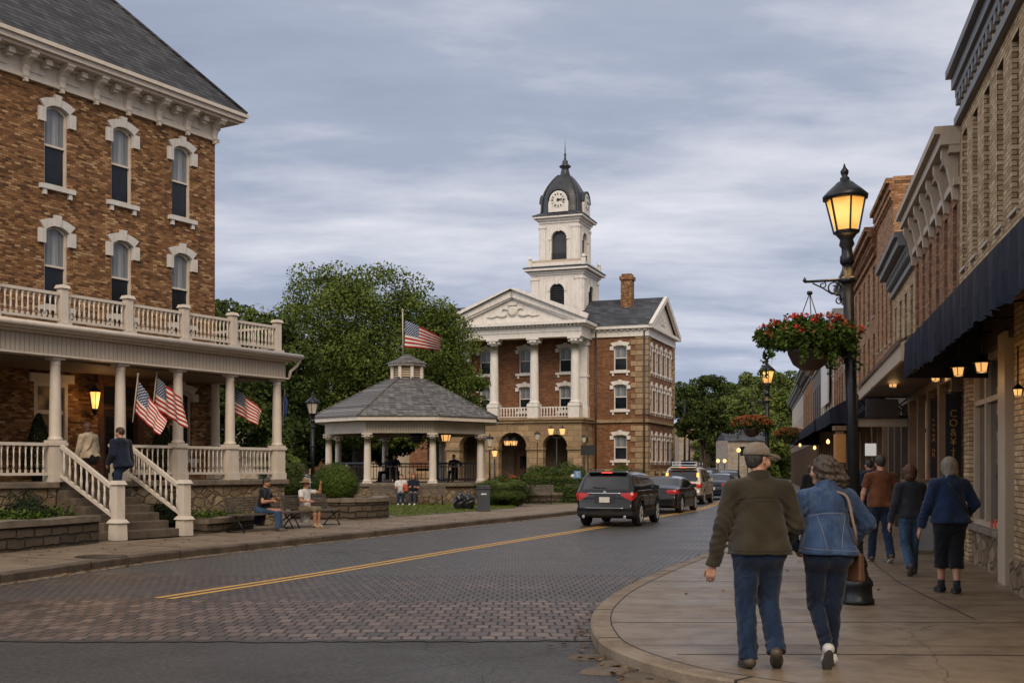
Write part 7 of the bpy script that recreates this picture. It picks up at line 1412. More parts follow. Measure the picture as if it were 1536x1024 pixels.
    if extra: extra(root, T, Hh, hands, K, feet)
    return root
def catmull3(P, n=6):
    P = [Vector(p) for p in P]; return catmull(P, n)
TAUPE = cloth('taupe_cap', (.17, .135, .105), wear=(.22, .18, .14)); OLIVE = cloth('dark_olive_wool', (.038, .030, .018), var=.25, weave=180, bump=.4); NAVYC = cloth('navy_cloth', (.012, .017, .034)); RUST = cloth('rust_brown_cloth', (.115, .042, .018)); CREAMC = cloth('light_beige_jacket', (.36, .29, .20)); WHITEC = cloth('white_cloth', (.62, .60, .58)); GREYH = hairmat('greying_hair', (.11, .095, .08), (.26, .24, .22)); BRNH = hairmat('dark_brown_hair', (.045, .026, .014), (.12, .075, .045)); AUBURN = hairmat('auburn_hair', (.075, .028, .012), (.17, .075, .035)); GREYL = hairmat('grey_blond_hair', (.20, .17, .13), (.42, .38, .32)); DGREY = hairmat('short_dark_grey_hair', (.035, .03, .026), (.12, .11, .10)); LEATH = plain('tan_leather', (.085, .038, .018), .5); LSTRAP = plain('pale_tan_strap', (.20, .14, .10), .6); BSHOE = plain('brown_shoe_leather', (.055, .036, .022), .55); WSHOE = plain('white_trainer', (.50, .48, .45), .55); BLKS = plain('black_strap', (.012, .012, .012), .5)
# the couple in front, walking away
person('man in a brown cap and dark olive jacket walking away beside a woman in denim', (1.98, 9.1, .12), R(1), 1.80, pelvis=.93, lean=(.0, .03), twist=.02, head_turn=-1.0, feet=[(-.085, -.02, .085), (.115, -.10, .15)], toes=[(-.12, 1, -.1), (.22, .8, -.52)], hands=[(-.345, .07, .79), (.26, .20, .96)], elbow=[(-.45, -.9, -.1), (.5, -.9, -.3)],
       hand_n=[(-.5, -.85, 0), (.6, -.5, .4)], w=1.28, belly=.03, res=.0075, skin=SKIN, top=dict(mat=OLIVE, hem=.895, thick=.026, collar=True, cuff=True, hemw=1.06, yoke=1.30, fold=.0035, name='jacket', smat=plain('dark_thread', (.014, .011, .007), .9), seams=[[(-.19, 1.285), (-.1, 1.30), (0, 1.305), (.1, 1.30), (.19, 1.285)], [(-.20, 1.31), (-.215, 1.25), (-.20, 1.17)], [(.20, 1.31), (.215, 1.25), (.20, 1.17)], [(-.25, .925), (-.1, .92), (.1, .92), (.25, .925)]]), bottom=dict(mat=JEANS, loose=.016, knee=.072, ankle=.070, smat=plain('jean_thread', (.03, .04, .06), .9), seams=[[(-.175, .88), (-.19, .7), (-.165, .5), (-.155, .3), (-.15, .14)], [(.175, .88), (.19, .7), (.17, .5), (.165, .3), (.17, .2)], [(-.16, .84), (-.15, .74), (-.10, .72), (-.055, .75), (-.05, .85)], [(.16, .84), (.15, .74), (.10, .72), (.055, .75), (.05, .85)]]), hair=dict(mat=DGREY, style='short', vol=-.006, amp=.0015), hat=dict(style='cap', mat=TAUPE), shoes=dict(mat=BSHOE), curl=.55)
person('woman in a faded blue denim jacket with brown curly hair walking beside the capped man', (2.545, 9.15, .12), R(4), 1.70, pelvis=.94, lean=(-.02, .03), twist=0, head_turn=.70, head_tilt=-.15, feet=[(-.05, -.15, .17), (.06, .08, .085)], toes=[(.10, .55, -.85), (.05, 1, -.1)], hands=[(-.20, .22, .98), (.28, .22, 1.02)], elbow=[(-1.0, -.55, -.1), (1.0, -.5, -.2)],
       w=1.22, res=.0075, female=True, top=dict(mat=DJACKET, hem=.93, thick=.024, collar=True, hemw=1.10, band=.05, yoke=1.27, fold=.005, hemtilt=-.06, cuff=True, name='denim_jacket', smat=plain('pale_thread', (.16, .17, .19), .9), seams=[[(-.18, 1.25), (-.09, 1.275), (0, 1.28), (.09, 1.275), (.18, 1.25)], [(-.12, 1.26), (-.085, 1.12), (-.06, .985)], [(.12, 1.26), (.085, 1.12), (.06, .985)], [(-.24, .995), (-.1, .985), (.1, .975), (.24, .965)], [(-.19, 1.33), (-.205, 1.26), (-.195, 1.19)], [(.19, 1.33), (.205, 1.26), (.195, 1.19)]]), bottom=dict(mat=JDARK, loose=.006, knee=.066, ankle=.050), hair=dict(mat=hairmat('brown_grey_streaked_hair', (.045, .030, .019), (.15, .105, .07)), style='pony', vol=.002, amp=.004, side=1, curl=.010), shoes=dict(mat=WSHOE), bag=dict(strap=[(.06, -.10, 1.45), (.13, -.145, 1.40), (.16, -.17, 1.22), (.19, -.155, 1.08), (.225, -.02, .95)], mat=LSTRAP, r=.013), curl=.7,
       extra=lambda root, T, Hh, hands, K, feet: (0, bevel((lambda m: (m.box((-.04, -.12, -.14), (.035, .10, .10), Matrix.Translation(T(.235, .06, .84)) @ Matrix.Rotation(R(25), 4, 'Z'), .01, .01), m.build('shoulder_bag', LEATH, root))[1])(MB()), .02, 3)))
# three further on
person('man in a rust brown shirt and jeans walking past the shops', (6.28, 19.3, .12), R(-2), 1.82, lean=(0, .02), feet=[(-.09, .22, .09), (.10, -.22, .13)], toes=[(0, 1, -.05), (.05, .85, -.5)], hands=[(-.34, .12, .83), (.33, -.02, .83)], w=1.22, belly=.04, res=.012, top=dict(mat=RUST, hem=.90, sleeve=.42, thick=.018, name='shirt', hemw=1.05), bottom=dict(mat=JEANS, loose=.014), hair=dict(mat=DGREY, style='short', amp=.003), shoes=dict(mat=BSHOE, sole=WSHOE))
person('woman with auburn hair in a charcoal top and light jeans', (5.98, 17.0, .12), R(3), 1.65, lean=(0, .03), head_turn=-.35, feet=[(-.10, -.22, .15), (.09, .12, .085)], toes=[(0, .5, -.9), (0, 1, -.1)], hands=[(-.33, .02, .82), (.30, .14, .86)], w=1.18, res=.012, female=True, top=dict(mat=cloth('charcoal_knit', (.020, .022, .030)), hem=.90, thick=.022, hemw=1.04, name='knit_top'), bottom=dict(mat=JLIGHT, loose=.014, ankle=.064), hair=dict(mat=AUBURN, style='bob', vol=.012, amp=.004, curl=.003), shoes=dict(mat=BSHOE))
person('grey haired woman in a deep blue denim jacket and black cropped trousers', (5.62, 14.55, .12), R(2), 1.74, lean=(0, .03), head_turn=.15, feet=[(-.07, .10, .085), (.05, -.10, .085)], toes=[(-.05, 1, -.05), (.12, 1, -.1)], hands=[(-.35, .10, .83), (.30, .20, 1.0)], elbow=[(-.6, -1, -.2), (.6, -.8, -.4)], w=1.30, belly=.03, res=.011, female=True, top=dict(mat=DJACKET2, hem=.90, thick=.026, hemw=1.10, band=.045, collar=True, name='denim_jacket'), bottom=dict(mat=BLACKC, loose=.022, len=.42, knee=.078), hair=dict(mat=GREYL, style='long', vol=.006, amp=.003), shoes=dict(mat=BLACKC), socks=plain('dark_socks', (.02, .02, .025), .9), bag=dict(strap=[(-.09, -.05, 1.47), (-.06, -.135, 1.40), (.03, -.165, 1.27), (.12, -.165, 1.13), (.20, -.10, 1.03), (.22, .0, .98)], mat=BLKS, r=.012))
person('man in a navy jacket standing beyond the lattice canopy', (8.7, 27.6, .12), R(20), 1.80, w=1.2, res=.018, top=dict(mat=cloth('mid_navy', (.016, .028, .060)), hem=.88, thick=.03, hood=True), bottom=dict(mat=BLACKC), hair=dict(mat=DGREY, style='short'))
for i, (x, y, rr, lb, tm, hm) in enumerate([(8.3, 31.5, 10, 'person in dark clothes ahead of the couple by the kerb', BLACKC, BRNH), (8.95, 32.5, -15, 'person in an orange brown top walking near the second lamp', cloth('ochre_cloth', (.28, .12, .03)), AUBURN), (11.5, 38, 0, 'distant person in black beneath the navy awning', BLACKC, BRNH), (14.0, 48, 20, 'distant person in a grey coat far down the pavement', cloth('grey_coat', (.06, .06, .065)), DGREY)]):
    person(lb, (x, y, .12), R(rr), 1.7 + .04 * i, w=1.1, res=.024, feet=[(-.09, .15, .085), (.09, -.15, .09)], top=dict(mat=tm, hem=.86, thick=.03), bottom=dict(mat=BLACKC), hair=dict(mat=hm, style='short' if i % 2 else 'bob'), group=None)
# on the hotel steps
a = H.rotation_euler.z; 
person('woman in a light beige jacket climbing the hotel steps', (*hl(.50, -.55, 0)[:2], 1.04), a + R(4), 1.74, lean=(0, .10), head_turn=-.3, feet=[(-.09, .0, .085), (.09, .30, .26)], hands=[(-.30, .12, .88), (.32, .10, .84)], w=1.3, res=.014, female=True, top=dict(mat=CREAMC, hem=.90, thick=.028, collar=True, hemw=1.06), bottom=dict(mat=BLACKC, loose=.018), hair=dict(mat=AUBURN, style='bob', vol=.012, amp=.004), bag=dict(strap=[(.07, -.06, 1.46), (.02, -.15, 1.36), (-.10, -.17, 1.18), (-.17, -.12, 1.08)], mat=LEATH, r=.010))
person('man in a hooded navy jacket and jeans climbing the hotel steps', (*hl(1.10, -.95, 0)[:2], .86), a - R(2), 1.82, lean=(0, .12), head_turn=.45, headpitch=-.3, feet=[(-.08, -.02, .085), (.09, .28, .26)], hands=[(-.27, .14, .92), (.30, .06, .84)], w=1.15, res=.014, top=dict(mat=cloth('navy_parka', (.010, .014, .030)), hem=.84, thick=.034, hood=True, hemw=1.06), bottom=dict(mat=JEANS, loose=.016), hair=dict(mat=BRNH, style='short', amp=.003), shoes=dict(mat=BLACKC, sole=WSHOE))
# benches and seated people
BD = Vector((.4, .917)); BN = Vector((.917, -.4))
def bench(label, o, L, dirv, z0=.14, seat=.44, wood='benchwood', group=None, name='park_bench', arms=False):
    t = empty(name, (o[0], o[1], z0), math.atan2(dirv[1], dirv[0]), label, 'bench', group)      # x along, -y is the front
    m = MB()
    for i in range(5): y = -.42 + i * .088; m.box((0, y, seat - .02 + (i == 0) * -.006), (L, y + .07, seat + .012))
    m.build('seat', MT[wood], t); m = MB()
    for i in range(6): z = seat + .06 + i * .062; m.box((0, .02 + (z - seat) * .28, z), (L, .045 + (z - seat) * .28, z + .048))
    m.build('backrest', MT[wood], t)
    for x in (.12, L - .12):
        m = MB(); m.tube([(x, -.42, 0), (x, -.30, .2), (x, -.12, seat - .03), (x, .03, seat - .01), (x, .16, seat + .44)], .018, 6).tube([(x, .12, 0), (x, -.05, .2), (x, -.38, seat - .03)], .018, 6).tube([(x, -.42, seat - .02), (x, .03, seat - .02)], .016, 6); m.tube([(x, -.42, .01), (x, .14, .01)], .016, 6); m.build('iron_leg', MT['blackiron'], t)
    return t
MT['benchwood'] = plain('weathered_bench_wood', (.11, .088, .07), .7, 0, .4, 7, .3, 30)
B0 = Vector((-6.95, 27.7))
bench('nearer slatted bench by the hotel wall where a man in black sits', (B0.x, B0.y), 2.3, BD, group='slatted benches along the pavement')
B1 = B0 + BD * 2.35; bench('further slatted bench beside the stone planter', (B1.x, B1.y), 2.2, BD, group='slatted benches along the pavement')
def sitting(label, pos, rz, z, **k):
    k.setdefault('feet', [(-.10, .46, .085), (.10, .48, .085)]); k.setdefault('knee_hint', (0, .5, 1)); k.setdefault('res', .014); k.setdefault('lean', (0, .12))
    return person(label, (pos[0], pos[1], z), rz, pelvis=.54, seated=True, **k)
az = math.atan2(-BN.x, BN.y) if False else math.atan2(BN.y, BN.x) - math.pi / 2
q = B0 + BD * 1.15 + BN * .17
sitting('man in a black polo shirt and jeans seated on the nearer bench', q, az + R(12), .14, h=1.76, head_turn=-.1, headpitch=-.7, hands=[(-.10, .36, .82), (.12, .34, .76)], elbow=[(-.8, -.5, -.8), (.8, -.5, -.8)], hand_n=[(-.5, 0, .8), (.5, 0, .8)], w=1.15, lean=(0, .22), belly=.04, top=dict(mat=cloth('black_polo', (.010, .011, .016)), hem=.54, sleeve=.42, thick=.018, name='shirt'), bottom=dict(mat=JLIGHT, waist=1.0), hair=dict(mat=DGREY, style='short'), shoes=dict(mat=BSHOE), skin=SKINT)
q = B1 + BD * .75 + BN * .17
KH = cloth('khaki_shorts', (.17, .135, .085))
sitting('person in a wide brimmed straw hat and khaki shorts seated with one arm raised', q, az + R(-8), .14, h=1.66, head_turn=.2, hands=[(-.30, .30, 1.22), (.20, .34, .74)], elbow=[(-.5, .2, -1), (.8, -.5, -.8)], lean=(.02, .03), feet=[(-.06, .44, .085), (.08, .42, .085)], top=dict(mat=WHITEC, hem=.54, sleeve=.45, thick=.018, name='shirt'), bottom=dict(mat=KH, len=.12, waist=1.0, loose=.024), hair=dict(mat=GREYH, style='short'), hat=dict(style='sunhat', mat=cloth('straw', (.26, .17, .09))), shoes=dict(mat=plain('tan_sandal', (.30, .2, .12), .6)), skin=SKINT,
        extra=lambda root, T, Hh, hands, K, feet: (lambda m: (m.box((-.03, -.16, 1.0), (.09, -.10, 1.38), Matrix.Translation((0, 0, -.40))), m.build('open_vest', KH, root)))(MB()))
q = gp(611, 753, .15); GB = Vector((-5.4, 47.6)); bench('low slatted bench against the gazebo base where two women sit', (-6.15, 48.55), 3.3, (1, 0), .15, .42)
sitting('woman in a white top and jeans with a red bag seated before the gazebo', (-4.72, 48.3), R(182), .15, h=1.72, res=.018, w=1.15, female=True, hands=[(-.15, .32, .80), (.15, .30, .80)], top=dict(mat=WHITEC, hem=.54, sleeve=.45, name='shirt'), bottom=dict(mat=JEANS, waist=1.0), hair=dict(mat=BRNH, style='short'), shoes=dict(mat=WSHOE),
        extra=lambda root, T, Hh, hands, K, feet: (lambda m: (m.box((-.30, .12, .60), (-.08, .26, .92)), bevel(m.build('red_bag', plain('red_orange_bag', (.42, .06, .02), .6), root), .03)))(MB()))
sitting('woman with long reddish hair in a navy top seated before the gazebo', (-4.18, 48.3), R(176), .15, h=1.76, res=.018, w=1.05, female=True, hands=[(-.12, .32, .78), (.12, .30, .78)], top=dict(mat=NAVYC, hem=.54, sleeve=.45, name='shirt'), bottom=dict(mat=cloth('grey_trousers', (.035, .04, .05)), waist=1.0), hair=dict(mat=hairmat('reddish_hair', (.17, .06, .02), (.3, .13, .05)), style='long', vol=.012), shoes=dict(mat=WSHOE))
for i, (dx, dy, rr, hh, tm, lb) in enumerate([(-.6, -.3, 200, 1.7, NAVYC, 'dark figure in navy seated at a table inside the gazebo'), (-1.0, .8, 120, 1.62, BLACKC, 'dark figure seated behind the navy one inside the gazebo'), (2.2, .2, 160, 1.7, BLACKC, 'dark figure seated by the right hand gazebo railing')]):
    sitting(lb, (-4.92 + dx, 53.3 + dy), R(rr), 1.07, h=hh, res=.026, w=1.15, top=dict(mat=tm, hem=.54), bottom=dict(mat=BLACKC, waist=1.0), hair=dict(mat=BRNH, style='short'))
def table(x, y, z, lb):
    t = empty('gazebo_table', (x, y, z), 0, lb, 'table', 'dark tables inside the gazebo'); m = MB(); m.box((-.9, -.4, .70), (.9, .4, .76)); m.build('table_top', MT['darkwood'], t)
    for sx1 in (-.8, .8):
        for sy1 in (-.33, .33): m = MB(); m.box((sx1 - .03, sy1 - .03, 0), (sx1 + .03, sy1 + .03, .7)); m.build('table_leg', MT['darkwood'], t)
table(-6.4, 52.3, 1.07, 'dark wooden table near the back corner of the gazebo'); table(-4.5, 52.2, 1.07, 'dark wooden table in the middle of the gazebo'); table(-3.0, 52.9, 1.07, 'dark wooden table beside the right hand gazebo columns')
# ---------------------------------------------------------------- cars
def carpaint(name, c, rough=.12, metal=.3): 
    m = NM(name, rough, metal, .4); m.b.inputs['Coat Weight'].default_value = .55; m.b.inputs['Coat Roughness'].default_value = .04; o = m.obj(); m.base(m.ramp(m.noise(o, 1.2, 4), [(.3, dim(c, .9)), (.7, dim(c, 1.1))])); m.rough(m.rng(m.noise(o, 3.0, 5), .3, .7, rough, rough + .12)); return m.m
MT['rubber'] = plain('tyre_rubber', (.014, .014, .015), .8); MT['alloy'] = plain('alloy_rim', (.50, .50, .51), .35, .35, .15); MT['chrome'] = plain('chrome', (.55, .56, .58), .12, 1.0, .1); MT['plastic'] = plain('black_plastic', (.018, .018, .02), .55)
MT['tail'] = NM('tail_light_red', .15).base((.22, .008, .010)).emit((1, .03, .02), .13).m; MT['brake'] = NM('brake_light_lit', .2).base((.6, .03, .02)).emit((1, .08, .03), 1.2).m; MT['amber'] = NM('amber_light_lit', .2).base((.8, .35, .05)).emit((1, .45, .08), 2.2).m
MT['carglass'] = NM('tinted_car_glass', .04, 0, .9).base((.012, .014, .016)).m
def car(label, loc, rz, paint_, L=4.8, W=1.92, H=1.70, kind='suv', res=.03, plate=True, rack=False, detail=True, tail='tail', brake='tail', name='parked_car', cat='car', group=None, lit=False, amber=False):
    """x forward, origin under the middle"""
    t = empty(name, loc, rz, label, cat, group); hl_ = L / 2
    if kind == 'suv':
        top = [(-hl_ - .3, .7), (-hl_ - .02, .86), (-hl_ + .05, 1.0), (-hl_ + .16, 1.14), (-hl_ + .42, 1.56), (-hl_ + .60, H - .02), (-.6, H), (.35, H - .05), (.85, 1.46), (1.42, 1.10), (1.75, 1.03), (hl_ - .35, .94), (hl_ - .08, .78), (hl_ + .3, .5)]; belt = 1.03; wr_ = .365
    else:
        top = [(-hl_ - .3, .6), (-hl_ - .02, .86), (-hl_ + .1, .99), (-hl_ + .55, 1.03), (-hl_ + .75, 1.06), (-hl_ + 1.45, H - .06), (-.2, H), (.35, H - .05), (.9, 1.22), (1.28, .98), (1.65, .92), (hl_ - .35, .82), (hl_ - .08, .66), (hl_ + .3, .4)]; belt = .92; wr_ = .34
    tx_ = np.array([a for a, b in top]); tz_ = np.array([b for a, b in top]); ax_r, ax_f = -hl_ + .98, hl_ - .92
    xs = np.linspace(-hl_ - .4, hl_ + .4, 400); zt = np.interp(xs, tx_, tz_); ker = np.ones(11) / 11; zt = np.convolve(np.pad(zt, 5, 'edge'), ker, 'valid')
    def F_(X, Y, Z):
        ztop = np.interp(X.ravel(), xs, zt).reshape(X.shape); aY = np.abs(Y); hw = W / 2; plan = hw * (1 - .055 * np.clip((X - 1.0) / (hl_ - 1.0), 0, 1.2) ** 2 * 2.2 - .05 * np.clip((-X - 1.2) / (hl_ - 1.2), 0, 1.2) ** 2 * 1.6)
        tum = np.clip((Z - belt) / (H - belt), 0, 1.2); wid = plan - .23 * tum ** 1.15 - .05 * np.clip((.55 - Z) / .4, 0, 1) ** 2 + .018 * np.exp(-((Z - belt + .10) / .05) ** 2); wid = wid - .02 * np.exp(-((Z - .62) / .09) ** 2)
        d = aY - wid; zz_ = Z - (ztop - .07 * (aY / hw) ** 2.5); d = smax(d, zz_ * .8, .10); d = smax(d, (.24 if kind == 'suv' else .19) - Z + .08 * np.clip((np.abs(X) - (hl_ - .5)) / .5, 0, 1), .06)
        rear = -hl_ - X + .05 * (aY / hw) ** 2 + .03 + .0 * Z; rear = rear - .04 * np.exp(-((Z - .55) / .12) ** 2); front = X - hl_ + .22 * (aY / hw) ** 2; d = smax(d, rear, .08); d = smax(d, front, .12)
        for a in (ax_r, ax_f):
            q = np.sqrt((X - a) ** 2 + (Z - wr_) ** 2); arch = q - (wr_ + .055); flare = np.exp(-((q - wr_ - .10) / .045) ** 2) * .02 * (Z > .2); d = d - flare * (aY > .6 * hw); d = smax(d, -smax(arch, (hw - .28) - aY, .02), .015)
        return d
    f = Field((-hl_ - .15, -W / 2 - .1, .05), (hl_ + .15, W / 2 + .1, H + .1), res); X, Y, Z = f.grid((slice(None),) * 3); X, Y, Z = np.broadcast_arrays(X, Y, Z); f.V = F_(X, Y, Z).astype(np.float32); P, Fc = f.mesh(); P = smooth_np(P, Fc, 1)
    e = .004
    def grad(P): g = np.stack([F_(P[:, 0] + e * (i == 0), P[:, 1] + e * (i == 1), P[:, 2] + e * (i == 2)) - F_(P[:, 0] - e * (i == 0), P[:, 1] - e * (i == 1), P[:, 2] - e * (i == 2)) for i in range(3)], 1) / (2 * e); return g
    for _ in range(2): g = grad(P); P = P - g * (F_(P[:, 0], P[:, 1], P[:, 2]) / np.maximum((g ** 2).sum(1), .2))[:, None]
    N = grad(P); N /= np.linalg.norm(N, axis=1)[:, None] + 1e-9; C = P[Fc].mean(1); CN = N[Fc].mean(1)
    # glass regions
    x, y, z = C.T; zt_c = np.interp(x, xs, zt)
    if kind == 'suv': rearx0, rearz0, rearz1 = -hl_ + .9, 1.10, H - .17
    else: rearx0, rearz0, rearz1 = -hl_ + 1.6, 1.05, H - .10
    up_ = np.abs(CN[:, 1]) < .62
    rear = (x < rearx0) & (z > rearz0) & (z < rearz1) & up_ & (CN[:, 0] < -.25) & (np.abs(y) < W / 2 - .23 - .12 * (z - rearz0)); wind = (x > .3) & (z > belt + .12) & (z < H - .09) & up_ & (CN[:, 0] > .25) & (np.abs(y) < W / 2 - .2)
    if kind == 'suv': front_l = .98 - (z - belt) * 1.05 + .22; back_l = -hl_ + .42 + (z - belt) * .75; pil = (np.abs(x + .12) > .045) & (np.abs(x + 1.08) > .055)
    else: front_l = .98 - (z - belt) * 1.35 + .2; back_l = -hl_ + .85 + (z - belt) * 1.5; pil = (np.abs(x + .22) > .04)
    side = (np.abs(CN[:, 1]) > .55) & (z > belt + .045) & (z < H - .15) & (x < front_l) & (x > back_l) & pil
    if kind == 'suv': tl = (x < -hl_ + .40) & (z > .99 - .26 * np.clip((np.abs(y) - .46) / .40, 0, 1) ** .6) & (z < 1.0 + .03 * (np.abs(y) - .6)) & (np.abs(y) > .48) & (x < -hl_ + .06 + .34 * ((z - .78) / .22))
    else: tl = (x < -hl_ + .34) & (z > .74) & (z < .90) & (np.abs(y) > .48)
    low = (z < (.46 if kind == 'suv' else .30)) & ~tl
    glassm = rear | side | wind; rest = ~(glassm | tl | low)
    def part(nm, mask, mt, par, push=0.0):
        if mask.sum() < 3: return None
        p_, f_ = sub_mesh(P + N * push, Fc, mask); o = mesh_np(nm, p_, f_, mt, par); u = np.unique(Fc[mask]); n_ = N[u]
        try: o.data.normals_split_custom_set_from_vertices([tuple(v) for v in n_])
        except Exception: pass
        return o
    body = part('body', rest, paint_, t); part('lower_cladding', low, MT['plastic'] if kind == 'suv' else paint_, t); part('rear_window', rear, MT['carglass'], t); part('windscreen', wind, MT['carglass'], t)
    for s, nm in ((-1, 'side_window'), (1, 'side_window')): part(nm, side & (y * s > 0), MT['carglass'], t)
    for s in (-1, 1): part('tail_light', tl & (y * s > 0), MT[tail], t, .006)
    def sidey(xx, zz):
        lo_, hi_ = 0.0, W / 2 + .1
        for _ in range(24):
            md = (lo_ + hi_) / 2
            if F_(np.array([xx]), np.array([md]), np.array([zz]))[0] < 0: lo_ = md
            else: hi_ = md
        return lo_
    def rearx(yy, zz):
        lo_, hi_ = 0.0, -hl_ - .1
        for _ in range(24):
            md = (lo_ + hi_) / 2
            if F_(np.array([md]), np.array([yy]), np.array([zz]))[0] < 0: lo_ = md
            else: hi_ = md
        return lo_
    wh = None
    for a in (ax_r, ax_f):
        for s in (-1, 1):
            if wh is None:
                M_ = Matrix.Rotation(R(90), 4, 'X'); m = MB(); w_ = .12; m.lathe([(wr_ * .60, -w_ * .1), (wr_ * .62, -w_), (wr_ * .9, -w_), (wr_ * .985, -w_ * .8), (wr_, -w_ * .5), (wr_, w_ * .5), (wr_ * .985, w_ * .8), (wr_ * .9, w_), (wr_ * .68, w_ * .95), (wr_ * .60, w_ * .1)], (0, 0, 0), 32, M=M_); wh = m.build('wheel', MT['rubber'], t)
                m = MB(); m.lathe([(wr_ * .70, w_ * .55), (wr_ * .69, w_ * .95), (wr_ * .64, w_ * .9), (wr_ * .62, w_ * .4)], (0, 0, 0), 32, M=M_)
                for k in range(5):
                    for dk in (-.14, .14): b = k * 1.2566 + dk; m.bar(M_ @ Vector((.05 * math.cos(b), .05 * math.sin(b), w_ * .7)), M_ @ Vector((wr_ * .66 * math.cos(b), wr_ * .66 * math.sin(b), w_ * .86)), .035, .03, (0, 1, 0))
                m.lathe([(.06, w_ * .4), (.055, w_ * .85)], (0, 0, 0), 12, M=M_); m.build('rim', MT['alloy'], wh); m = MB(); m.lathe([(wr_ * .62, w_ * .2), (wr_ * .62, w_ * .25)], (0, 0, 0), 24, M=M_); m.build('brake_disc', MT['plastic'], wh); o = wh
            else: o = copy_tree(wh, t)
            o.location = (a, s * (W / 2 - .135), wr_); o.rotation_euler = (0, 0, R(180) if s > 0 else 0)
    if detail:
        m = MB(); zs_ = np.linspace(.42, belt + .02, 8)      # door seams
        for xx in ((-.12, .92, -1.02) if kind == 'suv' else (-.22, .88, -1.05)):
            for s in (-1, 1): m.tube([(xx - (.12 * max(0, .75 - z_) if xx < -1 else 0), s * (sidey(xx, z_) + .0005), z_) for z_ in zs_], .006, 4)
        m.build('door_seam', MT['dark'], body)
        for xx in ((.08, -.88) if kind == 'suv' else (-.02, -.85)):
            for s in (-1, 1): q = MB(); yy = sidey(xx, belt - .12); q.bar((xx - .1, s * (yy + .022), belt - .12), (xx + .1, s * (yy + .022), belt - .12), .02, .028); bevel(q.build('door_handle', MT['chrome'] if kind == 'suv' else paint_, t), .006)
        for s in (-1, 1):
            m = MB(); m.tube([(q_, s * (sidey(q_, belt + .03) + .002), belt + .03) for q_ in np.linspace(-hl_ + .55, 1.1, 24)], .010, 5); m.build('window_trim', MT['chrome'], t)
            m = MB(); m.box((.86, s * (W / 2 + .02) - .07, belt + .04), (1.0, s * (W / 2 + .02) + .11 * 0 + .07, belt + .18)); m.bar((.92, s * (W / 2 - .12), belt + .05), (.92, s * (W / 2), belt + .07), .05); bevel(m.build('wing_mirror', paint_, t), .03, 3)
        if kind == 'suv':
            zc = .985; m = MB(); m.tube([(rearx(yy, zc) - .012, yy, zc) for yy in np.linspace(-.50, .50, 12)], .022, 6); m.build('chrome_strip', MT['chrome'], t)
            m = MB(); m.box((-hl_ + .42, -W / 2 + .33, H - .045), (-hl_ + .74, W / 2 - .33, H - .005), tx=.02, ty=.05); m.box((-hl_ + .34, -W / 2 + .36, H - .06), (-hl_ + .5, W / 2 - .36, H - .03)); bevel(m.build('rear_spoiler', paint_, t), .012)
            m = MB(); m.box((-hl_ + .325, -.16, H - .062), (-hl_ + .345, .16, H - .034)); m.build('high_brake_light', MT['brake'], t)
            m = MB(); m.tube([(rearx(yy, .56) - .012, yy, .56) for yy in np.linspace(-.86, .86, 20)], .010, 5); m.build('bumper_trim', MT['chrome'], t)
            for s in (-1, 1): m = MB(); m.tube([(-1.75, s * .62, H - .02), (-1.6, s * .64, H + .04), (.2, s * .64, H + .03), (.42, s * .62, H - .05)], .016, 6); m.build('roof_rail', MT['blackiron'], t)
            m = MB(); m.tube([(rearx(0, 1.13) - .01, -.02, 1.13), (rearx(.3, 1.15) - .01, .38, 1.16)], .009, 5); m.build('rear_wiper', MT['blackiron'], t)
            m = MB(); x0 = rearx(0, .84); m.box((x0 - .02, -.30, .70), (x0 + .02, .30, .93)); m.build('plate_recess', MT['plastic'], t)
            for s in (-1, 1): m = MB(); m.lathe([(.04, 0), (.045, .1), (.035, .1)], (0, 0, 0), 12, M=Matrix.Translation((-hl_ + .03, s * .62, .30)) @ Matrix.Rotation(R(-90), 4, 'Y')); m.build('exhaust_pipe', MT['chrome'], t)
            x0 = rearx(0, 1.03); m = MB(); m.lathe([(.05, 0), (.045, .012)], (0, 0, 0), 16, M=Matrix.Translation((x0 - .022, 0, 1.02)) @ Matrix.Rotation(R(-90), 4, 'Y')); m.tube([(x0 - .04, -.03, 1.0), (x0 - .04, 0, 1.045), (x0 - .04, .03, 1.0)], .006, 5); m.build('round_badge', MT['chrome'], t)
        if plate:
            zc = .80 if kind == 'suv' else .62; x0 = rearx(0, zc) - .03; m = MB(); m.box((x0 - .01, -.155, zc - .08), (x0 + .006, .155, zc + .08)); m.build('number_plate', MT['plate'], t)
    if rack:
        m = MB()
        for xx in (-1.3, -.4, .5): m.bar((xx, -.6, H + .08), (xx, .6, H + .08), .035)
        for s in (-1, 1): m.bar((-1.4, s * .58, H + .08), (.6, s * .58, H + .08), .035).bar((-1.4, s * .58, H + .22), (.6, s * .58, H + .22), .03); [m.bar((xx, s * .58, H - .02), (xx, s * .58, H + .22), .025) for xx in (-1.35, -.4, .55)]
        m.bar((-1.4, -.58, H + .22), (-1.4, .58, H + .22), .03); m.build('roof_rack', MT['plastic'] if rack == 1 else MT['chrome'], t)
    if amber:
        for s in (-1, 1): m = MB(); m.box((-hl_ + .28, s * .73 - .05, 1.22), (-hl_ + .40, s * .73 + .05, 1.50)); bevel(m.build('turn_light', MT['amber'], t), .02)
    return t
m = NM('licence_plate', .5); o_ = m.obj(); g_ = m.n('ShaderNodeSeparateXYZ', {'Vector': o_}); m.base(m.mix(m.rng(m.noise(m.map(o_, (1, 1, .4)), 30.0, 2), .55, .62, 0, .5), (.55, .54, .50), (.25, .27, .33))); MT['plate'] = m.m
